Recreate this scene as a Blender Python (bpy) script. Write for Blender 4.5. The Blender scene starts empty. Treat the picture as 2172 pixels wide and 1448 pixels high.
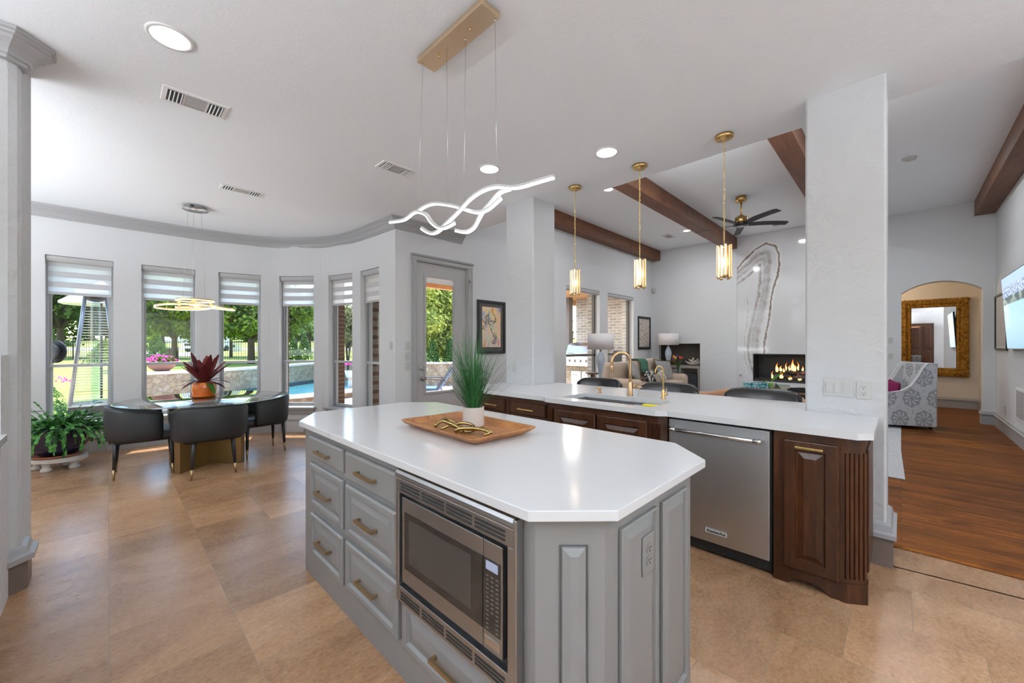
import bpy, bmesh, math, random
from mathutils import Vector, Matrix, noise
PI = math.pi
random.seed(7)
sc = bpy.context.scene
col = sc.collection
# ------------------------------------------------------------------ camera
EYE = 1.367
cam_d = bpy.data.cameras.new('camera')
cam_d.sensor_width = 36.0
cam_d.lens = 840.0 / 2172.0 * 36.0
cam_d.shift_y = 10.0 / 2172.0
cam_d.clip_end = 400
cam = bpy.data.objects.new('camera', cam_d)
col.objects.link(cam)
cam.location = (0, 0, EYE)
cam.rotation_euler = (PI / 2, 0, -math.radians(45.5))
sc.camera = cam
# ------------------------------------------------------------------ view, world, sun
sc.view_settings.view_transform = 'Standard'
sc.view_settings.look = 'None'
sc.view_settings.gamma = 1
sc.view_settings.use_curve_mapping = False
sc.view_settings.exposure = 0.26
sc.cycles.max_bounces = 9
sc.cycles.diffuse_bounces = 5
sc.cycles.glossy_bounces = 4
sc.cycles.transmission_bounces = 4
sc.cycles.transparent_max_bounces = 14
sc.cycles.sample_clamp_indirect = 4.0
sc.cycles.caustics_reflective = False
sc.cycles.caustics_refractive = False
sc.cycles.use_denoising = True
w = bpy.data.worlds.new('sky'); sc.world = w; w.use_nodes = True
wn = w.node_tree.nodes; wl = w.node_tree.links
bg = wn['Background']
sky = wn.new('ShaderNodeTexSky'); sky.sky_type = 'NISHITA'
sky.sun_disc = False; sky.sun_elevation = math.radians(70); sky.sun_rotation = math.radians(10)
sky.air_density = 1.2; sky.dust_density = 0.6
wl.new(sky.outputs[0], bg.inputs[0]); bg.inputs[1].default_value = 0.60
def light(name, kind, loc, energy, color=(1, 1, 1), size=0.2, target=None, rot=None, size_y=None, shape=None, spread=None):
    d = bpy.data.lights.new(name, kind); d.energy = energy; d.color = color
    if kind == 'AREA':
        d.shape = shape or ('RECTANGLE' if size_y else 'DISK'); d.size = size
        if size_y: d.size_y = size_y
        if spread: d.spread = spread
    elif kind == 'POINT': d.shadow_soft_size = size
    o = bpy.data.objects.new(name, d); col.objects.link(o); o.location = loc
    if target is not None:
        o.rotation_euler = (Vector(target) - Vector(loc)).to_track_quat('-Z', 'Y').to_euler()
    elif rot: o.rotation_euler = rot
    return o
sun = light('sun', 'SUN', (2, 20, 30), 8, (1, .96, .9))
sun.data.angle = math.radians(.6)
sun.rotation_euler = Vector((-.12, -.30, -1)).to_track_quat('-Z', 'Y').to_euler()
# added area fills behind the camera, standing in for window daylight
light('back_fill_light', 'AREA', (-.2, -2.85, 1.75), 14, (.86, .94, 1), 2.6, (-.2, 3, 2.3), size_y=1.5)
light('side_fill_light', 'AREA', (-2.6, .9, 1.75), 5, (.95, .98, 1), 1.4, (3, .9, 2.3), size_y=1.5)
# added upward fills, out of view, that brighten the ceilings
light('ceiling_fill', 'AREA', (-2.2, 5.6, 1.2), 50, (.90, .95, 1), 2.8, (-1.75, 5.6, 3.3), size_y=.7)
light('ceiling_fill', 'AREA', (-2.3, 2.6, 2.30), 310, (.90, .95, 1), 6.5, (-2.27, 2.6, 3.3), size_y=.25)
light('ceiling_fill', 'AREA', (.3, -2.5, 2.35), 230, (.90, .95, 1), 5.0, (.3, -2.47, 3.3), size_y=.25)
light('ceiling_fill', 'AREA', (4.15, 1.5, 3.12), 42, (.93, .97, 1), 3.4, (4.2, 1.5, 4.0), size_y=.15)
# ------------------------------------------------------------------ materials
def C(r, g, b):
    f = lambda v: (v / 255 / 12.92) if v <= 10 else ((v / 255 + .055) / 1.055) ** 2.4
    return (f(r), f(g), f(b), 1)
class M:
    """small wrapper round a principled material"""
    def __init__(s, name, base=(.8, .8, .8, 1), rough=.5, metal=0, spec=.5, **k):
        s.m = bpy.data.materials.new(name); s.m.use_nodes = True
        s.n = s.m.node_tree.nodes; s.l = s.m.node_tree.links
        s.b = s.n['Principled BSDF']; s.out = s.n['Material Output']
        s.b.inputs['Base Color'].default_value = base
        s.b.inputs['Roughness'].default_value = rough
        s.b.inputs['Metallic'].default_value = metal
        s.b.inputs['Specular IOR Level'].default_value = spec
        for a, v in k.items(): s.b.inputs[a].default_value = v
        s.co = None
    def coord(s, kind='Object', scale=(1, 1, 1), rot=(0, 0, 0), loc=(0, 0, 0)):
        t = s.n.new('ShaderNodeTexCoord'); mp = s.n.new('ShaderNodeMapping')
        mp.inputs['Scale'].default_value = scale; mp.inputs['Rotation'].default_value = rot; mp.inputs['Location'].default_value = loc
        s.l.new(t.outputs[kind], mp.inputs[0]); return mp.outputs[0]
    def noise(s, vec, scale, detail=4, rough=.55, dist=0):
        t = s.n.new('ShaderNodeTexNoise'); t.inputs['Scale'].default_value = scale; t.inputs['Detail'].default_value = detail
        t.inputs['Roughness'].default_value = rough; t.inputs['Distortion'].default_value = dist
        if vec is not None: s.l.new(vec, t.inputs['Vector'])
        return t.outputs['Fac']
    def ramp(s, fac, stops):
        r = s.n.new('ShaderNodeValToRGB'); e = r.color_ramp.elements
        while len(e) < len(stops): e.new(.5)
        for el, (p, c) in zip(e, stops): el.position = p; el.color = c
        s.l.new(fac, r.inputs[0]); return r.outputs[0]
    def mix(s, fac, a, b, mode='MIX'):
        x = s.n.new('ShaderNodeMix'); x.data_type = 'RGBA'; x.blend_type = mode
        for i, v in ((0, fac), (6, a), (7, b)):
            if isinstance(v, (int, float, tuple)): x.inputs[i].default_value = v
            else: s.l.new(v, x.inputs[i])
        return x.outputs[2]
    def math(s, op, a, b=0.0):
        x = s.n.new('ShaderNodeMath'); x.operation = op
        for i, v in ((0, a), (1, b)):
            if isinstance(v, (int, float)): x.inputs[i].default_value = v
            else: s.l.new(v, x.inputs[i])
        return x.outputs[0]
    def base(s, c): s.l.new(c, s.b.inputs['Base Color']); return s
    def rough(s, c): s.l.new(c, s.b.inputs['Roughness']); return s
    def bump(s, h, strength=.2, dist=.01):
        b = s.n.new('ShaderNodeBump'); b.inputs['Strength'].default_value = strength; b.inputs['Distance'].default_value = dist
        s.l.new(h, b.inputs['Height']); s.l.new(b.outputs[0], s.b.inputs['Normal']); return s
G = lambda v: (v, v, v, 1)
def plaster(name, base, strength, scale):
    m = M(name, base, .75, spec=.25); v = m.coord()
    n1 = m.noise(v, scale, 5, .6, .6); n2 = m.noise(v, scale * .25, 3)
    return m.bump(m.math('ADD', n1, n2), strength, .012).m
W_PAINT = G(.80)
m_wall = plaster('wall_paint', (.645, .65, .66, 1), .35, 22)
m_ceil = plaster('ceiling_paint', (.85, .885, .92, 1), .10, 60)
m_column = plaster('column_plaster', (.55, .555, .565, 1), .8, 14)
m_hall = plaster('hall_paint', (.72, .66, .58, 1), .15, 25)
def paint(name, base, rough=.4):
    m = M(name, base, rough); return m.bump(m.noise(m.coord(scale=(1, 1, .25)), 30, 3), .06, .004).m
m_trim = paint('grey_trim_paint', (.36, .36, .365, 1))
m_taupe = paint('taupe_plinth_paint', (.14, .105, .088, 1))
m_door = paint('grey_door_paint', (.40, .39, .385, 1))
m_island = paint('grey_cabinet_paint', (.20, .195, .19, 1), .38)
m_white = paint('white_paint', (.75, .75, .75, 1), .4)
m_plastic = M('white_plastic', (.50, .50, .49, 1), .35).m
m_black = M('black_gloss', (.012, .012, .013, 1), .12).m
m_dark = M('dark_cavity', (.008, .008, .008, 1), .6).m
m_gap = M('shadow_gap', (.02, .02, .02, 1), .8).m
# brushed brass / steel
def metal(name, base, rough, sc_=(1, 1, 60), st=.05):
    m = M(name, base, rough, 1.0); v = m.coord(scale=sc_)
    n = m.noise(v, 8, 3); m.rough(m.math('ADD', m.math('MULTIPLY', n, .16), rough - .06)); return m.bump(n, st, .002).m
m_brass = metal('brushed_brass', (.62, .42, .17, 1), .32)
m_bronze = metal('aged_brass_pull', (.36, .25, .13, 1), .4)
m_goldpull = metal('polished_brass_pull', (.75, .55, .22, 1), .25)
m_champ = metal('champagne_gold', (.74, .58, .40, 1), .35)
m_steel = metal('brushed_steel', (.62, .62, .62, 1), .38, (60, 60, 1))
m_steelh = metal('steel_bar', (.62, .62, .62, 1), .2)
m_chrome = M('chrome', (.7, .7, .7, 1), .12, 1.0).m
m_alu = M('window_aluminium', (.33, .34, .35, 1), .4, .6).m
m_sash = M('window_vinyl_grey', (.42, .43, .44, 1), .45).m
# quartz worktop
q = M('white_quartz', (.84, .84, .845, 1), .13, spec=.5); v = q.coord(scale=(1, 1, 1))
nz = q.noise(v, 1.1, 6, .5, 1.5); line = q.math('ABSOLUTE', q.math('SUBTRACT', nz, .5))
vein = q.ramp(line, [(0, G(1)), (.0035, G(.35)), (.008, G(0))])
msk = q.ramp(q.noise(v, 1.6, 2), [(.52, G(0)), (.68, G(.55))])
q.base(q.mix(q.mix(1.0, vein, msk, 'MULTIPLY'), (.735, .735, .745, 1), (.42, .41, .39, 1)))
m_quartz = q.m
# travertine floor : 0.45 m squares laid in running bond along y
t = M('travertine_tile', G(.5), .25, spec=.38)
tc = t.n.new('ShaderNodeTexCoord'); sx = t.n.new('ShaderNodeSeparateXYZ'); cx = t.n.new('ShaderNodeCombineXYZ')
t.l.new(tc.outputs['Object'], sx.inputs[0])
t.l.new(t.math('ADD', sx.outputs[1], 9.265), cx.inputs[0]); t.l.new(t.math('ADD', sx.outputs[0], 9.0), cx.inputs[1])
br = t.n.new('ShaderNodeTexBrick'); t.l.new(cx.outputs[0], br.inputs['Vector'])
br.offset = .5; br.inputs['Scale'].default_value = 1; br.inputs['Brick Width'].default_value = .45; br.inputs['Row Height'].default_value = .45
br.inputs['Mortar Size'].default_value = .0019; br.inputs['Mortar Smooth'].default_value = .3; br.inputs['Bias'].default_value = 0
br.inputs['Color1'].default_value = G(0); br.inputs['Color2'].default_value = G(1); br.inputs['Mortar'].default_value = G(.5)
def tiled(scale, amt):
    va = t.n.new('ShaderNodeVectorMath'); va.operation = 'SCALE'; t.l.new(br.outputs['Color'], va.inputs[0]); va.inputs['Scale'].default_value = amt
    vb = t.n.new('ShaderNodeVectorMath'); vb.operation = 'ADD'; t.l.new(t.coord(scale=scale), vb.inputs[0]); t.l.new(va.outputs[0], vb.inputs[1]); return vb.outputs[0]
vo = tiled((.9, 1.5, 1), 37.0)
big = t.noise(vo, 2.4, 8, .58, .9); fine = t.noise(t.coord(scale=(1, 1.5, 1)), 38, 8, .7, .6); pit = t.noise(tiled((1, 1.7, 1), 11.0), 30, 9, .75, .5)
c1 = t.ramp(big, [(.28, (.25, .145, .085, 1)), (.44, (.37, .225, .135, 1)), (.56, (.45, .285, .178, 1)), (.72, (.55, .385, .255, 1))])
c2 = t.mix(.30, c1, t.ramp(fine, [(.36, (.11, .052, .024, 1)), (.5, (.42, .245, .13, 1)), (.66, (.66, .46, .29, 1))]))
tone = t.ramp(br.outputs['Color'], [(0, (.66, .60, .53, 1)), (.5, (.86, .79, .70, 1)), (1, (1.06, .98, .88, 1))])
c3 = t.mix(1.0, c2, tone, 'MULTIPLY')
pm = t.ramp(pit, [(.34, G(1)), (.40, G(0))])
c4 = t.mix(t.math('MULTIPLY', pm, .55), c3, (.17, .11, .07, 1))
t.base(t.mix(br.outputs['Fac'], c4, (.27, .19, .12, 1)))
t.rough(t.math('ADD', t.math('MULTIPLY', pm, .4), t.math('ADD', .17, t.math('MULTIPLY', fine, .14))))
t.bump(t.math('SUBTRACT', t.math('ADD', t.math('MULTIPLY', pm, -.7), t.math('MULTIPLY', fine, .5)), t.math('MULTIPLY', br.outputs['Fac'], 1.0)), .28, .004)
m_trav = t.m
# wood
def wood(name, dark, mid, light_, axis=(1, 14, 14), scale=2.2, rough=.35, planks=None, bump=.08, knots=True):
    m = M(name, mid, rough, spec=.12 if planks else .4); v = m.coord(scale=axis)
    n = m.noise(v, scale, 7, .62, .8); f = m.noise(m.coord(scale=tuple(a * 3.5 for a in axis)), scale * 3, 4, .6)
    a = m.ramp(n, [(.25, dark), (.5, mid), (.78, light_)])
    b = m.mix(.35, a, m.ramp(f, [(.3, dark), (.7, light_)]))
    if knots:
        k = m.noise(m.coord(), 2.3, 3, .5, .7); b = m.mix(m.math('MULTIPLY', m.ramp(k, [(.55, G(0)), (.75, G(1))]), .6), b, dark)
    if planks:
        p = m.n.new('ShaderNodeTexBrick'); m.l.new(m.coord(rot=planks[3] if len(planks) > 3 else (0, 0, 0)), p.inputs['Vector']); p.offset = .37
        p.inputs['Scale'].default_value = 1; p.inputs['Brick Width'].default_value = planks[0]; p.inputs['Row Height'].default_value = planks[1]
        p.inputs['Mortar Size'].default_value = planks[2]; p.inputs['Color1'].default_value = G(.62); p.inputs['Color2'].default_value = G(1.25); p.inputs['Mortar'].default_value = G(.3)
        b = m.mix(1.0, b, p.outputs['Color'], 'MULTIPLY')
    m.base(b); m.bump(n, bump, .004); return m.m
m_walnut = wood('dark_stained_wood', (.009, .003, .001, 1), (.032, .010, .0035, 1), (.095, .031, .010, 1), (12, 12, 1), 1.6, .3)
m_beam = wood('stained_beam_wood', (.09, .034, .016, 1), (.165, .066, .032, 1), (.24, .105, .052, 1), (1, 9, 9), 1.6, .5)
m_woodfloor = wood('hand_scraped_wood_floor', (.035, .008, .001, 1), (.15, .042, .005, 1), (.40, .135, .018, 1), (9, 1, 9), 2.4, .45, (1.6, .105, .002, (0, 0, PI / 2)), .25)
m_tray = wood('acacia_tray_wood', (.07, .022, .008, 1), (.29, .11, .032, 1), (.55, .25, .085, 1), (14, 2, 14), 1.3, .4, knots=False)
m_sidewood = wood('walnut_side_table_wood', (.10, .05, .03, 1), (.2, .11, .07, 1), (.3, .18, .12, 1))
m_soffit = wood('cedar_soffit', (.42, .2, .08, 1), (.62, .33, .15, 1), (.75, .45, .22, 1), (1, 9, 9), 2, .6)
m_bark = M('bark', (.10, .075, .055, 1), .9); m_bark.bump(m_bark.noise(m_bark.coord(scale=(4, 4, 1)), 6), .6, .05); m_bark = m_bark.m
# leather / fabric
def leather(name, base, rough=.35):
    m = M(name, base, rough, spec=.45); return m.bump(m.noise(m.coord(), 160, 3), .12, .002).m
m_tablebase = metal('antique_bronze_panel', (.30, .215, .11, 1), .34)
m_chair = leather('black_faux_leather', (.012, .0125, .014, 1), .5)
m_stool = leather('black_glossy_leather', (.014, .013, .013, 1), .22)
m_tan = leather('tan_leather', (.34, .17, .085, 1), .5)
def fabric(name, base, s_=240, rough=.9, var=.12):
    m = M(name, base, rough, spec=.1); v = m.coord(); n = m.noise(v, s_, 3)
    d = tuple(c * (1 - var * 2) for c in base[:3]) + (1,); l = tuple(min(1, c * (1 + var * 2)) for c in base[:3]) + (1,)
    m.base(m.ramp(n, [(.3, d), (.7, l)])); return m.bump(n, .3, .003).m
m_sofa = fabric('beige_sofa_fabric', (.50, .39, .30, 1))
m_greycush = fabric('grey_wool_cushion', (.30, .29, .285, 1), 120, .9, .3)
m_olive = fabric('olive_fringe', (.10, .085, .03, 1))
m_shade = M('white_lampshade_fabric', (.72, .68, .68, 1), .9).m
m_rug = fabric('grey_woven_rug', (.50, .50, .51, 1), 60, .95, .12)
m_magenta = fabric('magenta_cushion_fabric', (.19, .02, .08, 1))
# attribute driven colour
def colmat(name, rough=.5, spec=.5, emit=0):
    m = M(name, G(.5), rough, spec=spec); a = m.n.new('ShaderNodeVertexColor'); a.layer_name = 'Col'
    m.base(a.outputs[0])
    if emit: m.l.new(a.outputs[0], m.b.inputs['Emission Color']); m.b.inputs['Emission Strength'].default_value = emit
    return m.m
m_paintcol = colmat('printed_picture', .5); m_slab = colmat('polished_onyx', .07); m_screen = colmat('screen_image', .25, .5, .75)
m_pattern = colmat('woven_pattern_fabric', .9, .1)
# glass
def thinglass(name, tint=(1, 1, 1, 1), ior=1.5, gain=1.0):
    m = M(name); n, l = m.n, m.l
    tr = n.new('ShaderNodeBsdfTransparent'); tr.inputs[0].default_value = tint
    gl = n.new('ShaderNodeBsdfGlossy'); gl.inputs['Roughness'].default_value = 0.0
    ge = n.new('ShaderNodeNewGeometry'); vd = n.new('ShaderNodeVectorMath'); vd.operation = 'DOT_PRODUCT'; l.new(ge.outputs['Normal'], vd.inputs[0]); l.new(ge.outputs['Incoming'], vd.inputs[1])
    k5 = m.math('POWER', m.math('SUBTRACT', 1.0, m.math('ABSOLUTE', vd.outputs['Value'])), 5.0); f0 = ((ior - 1) / (ior + 1)) ** 2
    mx = n.new('ShaderNodeMixShader'); l.new(m.math('MULTIPLY', m.math('ADD', f0, m.math('MULTIPLY', k5, 1 - f0)), gain), mx.inputs[0]); l.new(tr.outputs[0], mx.inputs[1]); l.new(gl.outputs[0], mx.inputs[2])
    l.new(mx.outputs[0], m.out.inputs[0]); return m.m
m_glass = thinglass('window_glass', (.97, .985, .98, 1), 1.5, .26)
m_tableglass = thinglass('table_glass', (.88, .93, .91, 1), 1.6, 1.5)
m_vase = thinglass('vase_glass', (.80, .90, .95, 1), 1.5, 1.5)
m_mirror = M('mirror_silver', (.85, .85, .85, 1), .01, 1.0).m
m_mwsteel = metal('dark_brushed_steel', (.40, .405, .41, 1), .34)
m_mwglass = M('smoked_oven_glass', (.018, .016, .015, 1), .06, spec=.45).m
def emis(name, color, strength):
    m = M(name, color); m.b.inputs['Emission Color'].default_value = color; m.b.inputs['Emission Strength'].default_value = strength; return m.m
m_led = emis('white_led', (1, 1, 1, 1), 3)
m_ledwarm = emis('warm_led', (1, .86, .66, 1), 1.8)
m_tube = emis('frosted_glass_tube', (1, .88, .68, 1), .62)
m_can = emis('recessed_lamp_lens', (1, 1, 1, 1), 9)
# window blind : zebra stripes by height in the mesh's own space
b = M('zebra_blind_fabric', (.50, .50, .51, 1), .9, spec=.1); n, l = b.n, b.l
tc = n.new('ShaderNodeTexCoord'); s3 = n.new('ShaderNodeSeparateXYZ'); l.new(tc.outputs['Object'], s3.inputs[0])
ph = b.math('FRACT', b.math('DIVIDE', s3.outputs[2], .128)); stripe = b.math('GREATER_THAN', ph, .56)
tl = n.new('ShaderNodeBsdfTranslucent'); tl.inputs[0].default_value = (.97, .97, .97, 1); tp = n.new('ShaderNodeBsdfTransparent'); tp.inputs[0].default_value = (.9, .9, .9, 1)
sh = n.new('ShaderNodeMixShader'); sh.inputs[0].default_value = .3; l.new(tl.outputs[0], sh.inputs[1]); l.new(tp.outputs[0], sh.inputs[2])
dn = n.new('ShaderNodeMixShader'); dn.inputs[0].default_value = .08; l.new(b.b.outputs[0], dn.inputs[1]); l.new(tl.outputs[0], dn.inputs[2])
mx = n.new('ShaderNodeMixShader'); l.new(stripe, mx.inputs[0]); l.new(dn.outputs[0], mx.inputs[1]); l.new(sh.outputs[0], mx.inputs[2]); l.new(mx.outputs[0], b.out.inputs[0])
m_blind = b.m
m_rail = M('blind_cassette', (.45, .45, .45, 1), .5).m
# outdoors
def leafmat(name, dark, light_, trans=.35):
    m = M(name, light_, .6, spec=.2); i = m.n.new('ShaderNodeNewGeometry')
    r = m.ramp(i.outputs['Random Per Island'], [(0, dark), (1, light_)])
    m.base(r); t2 = m.n.new('ShaderNodeBsdfTranslucent'); m.l.new(r, t2.inputs[0]); x = m.n.new('ShaderNodeMixShader'); x.inputs[0].default_value = trans
    m.l.new(m.b.outputs[0], x.inputs[1]); m.l.new(t2.outputs[0], x.inputs[2]); m.l.new(x.outputs[0], m.out.inputs[0]); return m.m
m_leafd = leafmat('dark_oak_leaf', (.02, .045, .008, 1), (.10, .17, .03, 1))
m_leafm = leafmat('cedar_leaf', (.03, .07, .008, 1), (.27, .40, .04, 1))
m_leafl = leafmat('pale_tree_leaf', (.10, .17, .05, 1), (.36, .48, .18, 1))
m_leafy = leafmat('yellow_green_conifer_leaf', (.14, .20, .03, 1), (.74, .76, .20, 1))
m_leafs = leafmat('shrub_leaf', (.03, .08, .02, 1), (.16, .28, .07, 1))
m_leafgrey = leafmat('olive_crepe_myrtle_leaf', (.12, .11, .05, 1), (.34, .36, .16, 1))
m_petal = leafmat('pink_petal', (.55, .02, .28, 1), (.85, .14, .55, 1))
m_cactus = leafmat('cactus_segment', (.012, .055, .014, 1), (.08, .24, .045, 1), .15)
m_blade = leafmat('grass_blade', (.010, .045, .014, 1), (.05, .17, .05, 1), .15)
m_wine = leafmat('wine_red_leaf', (.045, .006, .008, 1), (.15, .025, .022, 1), .2)
m_orchid = leafmat('orchid_leaf', (.03, .10, .012, 1), (.09, .22, .03, 1), .2)
g = M('lawn_grass', (.3, .4, .1, 1), .95, spec=.1); v = g.coord()
g.base(g.mix(.5, g.ramp(g.noise(v, .5, 4), [(.3, (.24, .32, .07, 1)), (.7, (.38, .43, .13, 1))]), g.ramp(g.noise(v, 40, 4), [(.3, (.18, .27, .05, 1)), (.7, (.42, .48, .16, 1))])))
m_lawn = g.bump(g.noise(v, 60, 3), .5, .03).m
p = M('patio_paving', (.6, .5, .42, 1), .85); v = p.coord()
vr = p.n.new('ShaderNodeTexVoronoi'); vr.feature = 'F1'; vr.inputs['Scale'].default_value = 1.8; p.l.new(v, vr.inputs['Vector'])
p.base(p.mix(.4, p.ramp(vr.outputs['Color'], [(.2, (.60, .46, .36, 1)), (.8, (.72, .63, .54, 1))]), p.ramp(p.noise(v, 12, 5), [(.3, (.5, .36, .26, 1)), (.7, (.75, .66, .58, 1))])))
m_pave = p.bump(p.noise(v, 30), .3, .01).m
m_road = M('concrete_road', (.36, .35, .33, 1), .9).m
m_mulch = M('mulch', (.10, .06, .04, 1), .95).m
def stonemat(name, scale, stops, mortar=(.62, .58, .52, 1)):
    m = M(name, G(.4), .85, spec=.2); v = m.coord()
    v1 = m.n.new('ShaderNodeTexVoronoi'); v1.feature = 'F1'; v1.distance = 'CHEBYCHEV'; v2 = m.n.new('ShaderNodeTexVoronoi'); v2.feature = 'DISTANCE_TO_EDGE'
    for x in (v1, v2): x.inputs['Scale'].default_value = scale; x.inputs['Randomness'].default_value = .8; m.l.new(v, x.inputs['Vector'])
    sp = m.n.new('ShaderNodeSeparateColor'); m.l.new(v2.outputs[0], sp.inputs[0]) if False else None
    v3 = m.n.new('ShaderNodeTexVoronoi'); v3.feature = 'F1'; v3.inputs['Scale'].default_value = scale; v3.inputs['Randomness'].default_value = .8; m.l.new(v, v3.inputs['Vector'])
    s2 = m.n.new('ShaderNodeSeparateColor'); m.l.new(v3.outputs['Color'], s2.inputs[0])
    c = m.ramp(s2.outputs[0], stops); c = m.mix(.35, c, m.ramp(m.noise(v, 18, 5), [(.3, tuple(k * .55 for k in stops[1][1][:3]) + (1,)), (.7, stops[-1][1])]))
    e = m.ramp(v2.outputs['Distance'], [(0, G(1)), (.035, G(0))])
    m.base(m.mix(e, c, mortar)); return m.bump(m.ramp(v2.outputs['Distance'], [(0, G(0)), (.08, G(1))]), .7, .04).m
m_stone = stonemat('stacked_stone', 7.5, [(0, (.30, .20, .12, 1)), (.35, (.40, .32, .22, 1)), (.7, (.48, .36, .22, 1)), (1, (.50, .44, .36, 1))])
m_stoneb = stonemat('brown_boulder_stone', 6.0, [(0, (.22, .14, .09, 1)), (.35, (.34, .23, .16, 1)), (.7, (.42, .30, .2, 1)), (1, (.5, .4, .3, 1))])
m_cap = M('limestone_cap', (.68, .64, .57, 1), .8).m
def brickmat(name, c1, c2, mortar, plane, w_=.21, h_=.07):
    m = M(name, c1, .9, spec=.2); p = m.n.new('ShaderNodeTexBrick'); tc_ = m.n.new('ShaderNodeTexCoord'); sp = m.n.new('ShaderNodeSeparateXYZ'); cb_ = m.n.new('ShaderNodeCombineXYZ')
    m.l.new(tc_.outputs['Object'], sp.inputs[0]); m.l.new(sp.outputs[plane], cb_.inputs[0]); m.l.new(sp.outputs[2], cb_.inputs[1]); m.l.new(cb_.outputs[0], p.inputs['Vector'])
    p.inputs['Scale'].default_value = 1; p.inputs['Brick Width'].default_value = w_; p.inputs['Row Height'].default_value = h_; p.inputs['Mortar Size'].default_value = .007
    p.inputs['Color1'].default_value = c1; p.inputs['Color2'].default_value = c2; p.inputs['Mortar'].default_value = mortar
    n_ = m.noise(m.coord(), 14, 4); m.base(m.mix(.2, p.outputs['Color'], m.ramp(n_, [(.3, tuple(k * .6 for k in c1[:3]) + (1,)), (.7, c2)])))
    return m.bump(p.outputs['Fac'], -.5, .01).m
m_brick = brickmat('pale_grey_brick', (.34, .31, .28, 1), (.50, .46, .42, 1), (.78, .77, .75, 1), 1, .26, .085)
m_brickw = brickmat('pale_reveal_brick', (.34, .31, .28, 1), (.50, .46, .42, 1), (.78, .77, .75, 1), 0, .26, .085)
m_brickr = brickmat('red_brown_brick', (.20, .10, .06, 1), (.30, .16, .10, 1), (.4, .36, .32, 1), 0)
m_brickd = brickmat('dark_brown_brick', (.09, .05, .032, 1), (.14, .08, .05, 1), (.22, .19, .16, 1), 1)
wa = M('pool_water', (.04, .2, .26, 1), .06, spec=.6); wa.base(wa.ramp(wa.noise(wa.coord(scale=(1, 3, 1)), 3, 4, .6, 1), [(.3, (.03, .17, .22, 1)), (.7, (.08, .32, .38, 1))])); m_water = wa.bump(wa.noise(wa.coord(scale=(1, 2, 1)), 7, 3, .6, 1), .35, .05).m
m_iron = M('black_iron', (.02, .02, .02, 1), .5).m
m_stucco = M('white_stucco', (.74, .72, .69, 1), .9).m
m_roof = M('slate_roof', (.16, .15, .15, 1), .9).m
m_terra = M('terracotta', (.42, .15, .08, 1), .7); m_terra.bump(m_terra.noise(m_terra.coord(), 60), .1, .003); m_terra = m_terra.m
m_orange = M('glazed_orange_ceramic', (.62, .15, .025, 1), .12).m
m_cobalt = M('cobalt_glazed_ceramic', (.008, .010, .045, 1), .1).m
m_ceram = M('ribbed_blush_ceramic', (.62, .53, .48, 1), .4).m
m_lampbase = M('pearl_glazed_ceramic', (.46, .52, .60, 1), .12).m
m_nickel = M('nickel_neck', (.5, .45, .4, 1), .25, 1.0).m
m_distress = M('distressed_white_wood', (.70, .68, .65, 1), .75); m_distress.bump(m_distress.noise(m_distress.coord(), 40), .3, .004); m_distress = m_distress.m
m_soil = M('potting_soil', (.05, .03, .02, 1), .95).m
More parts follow.
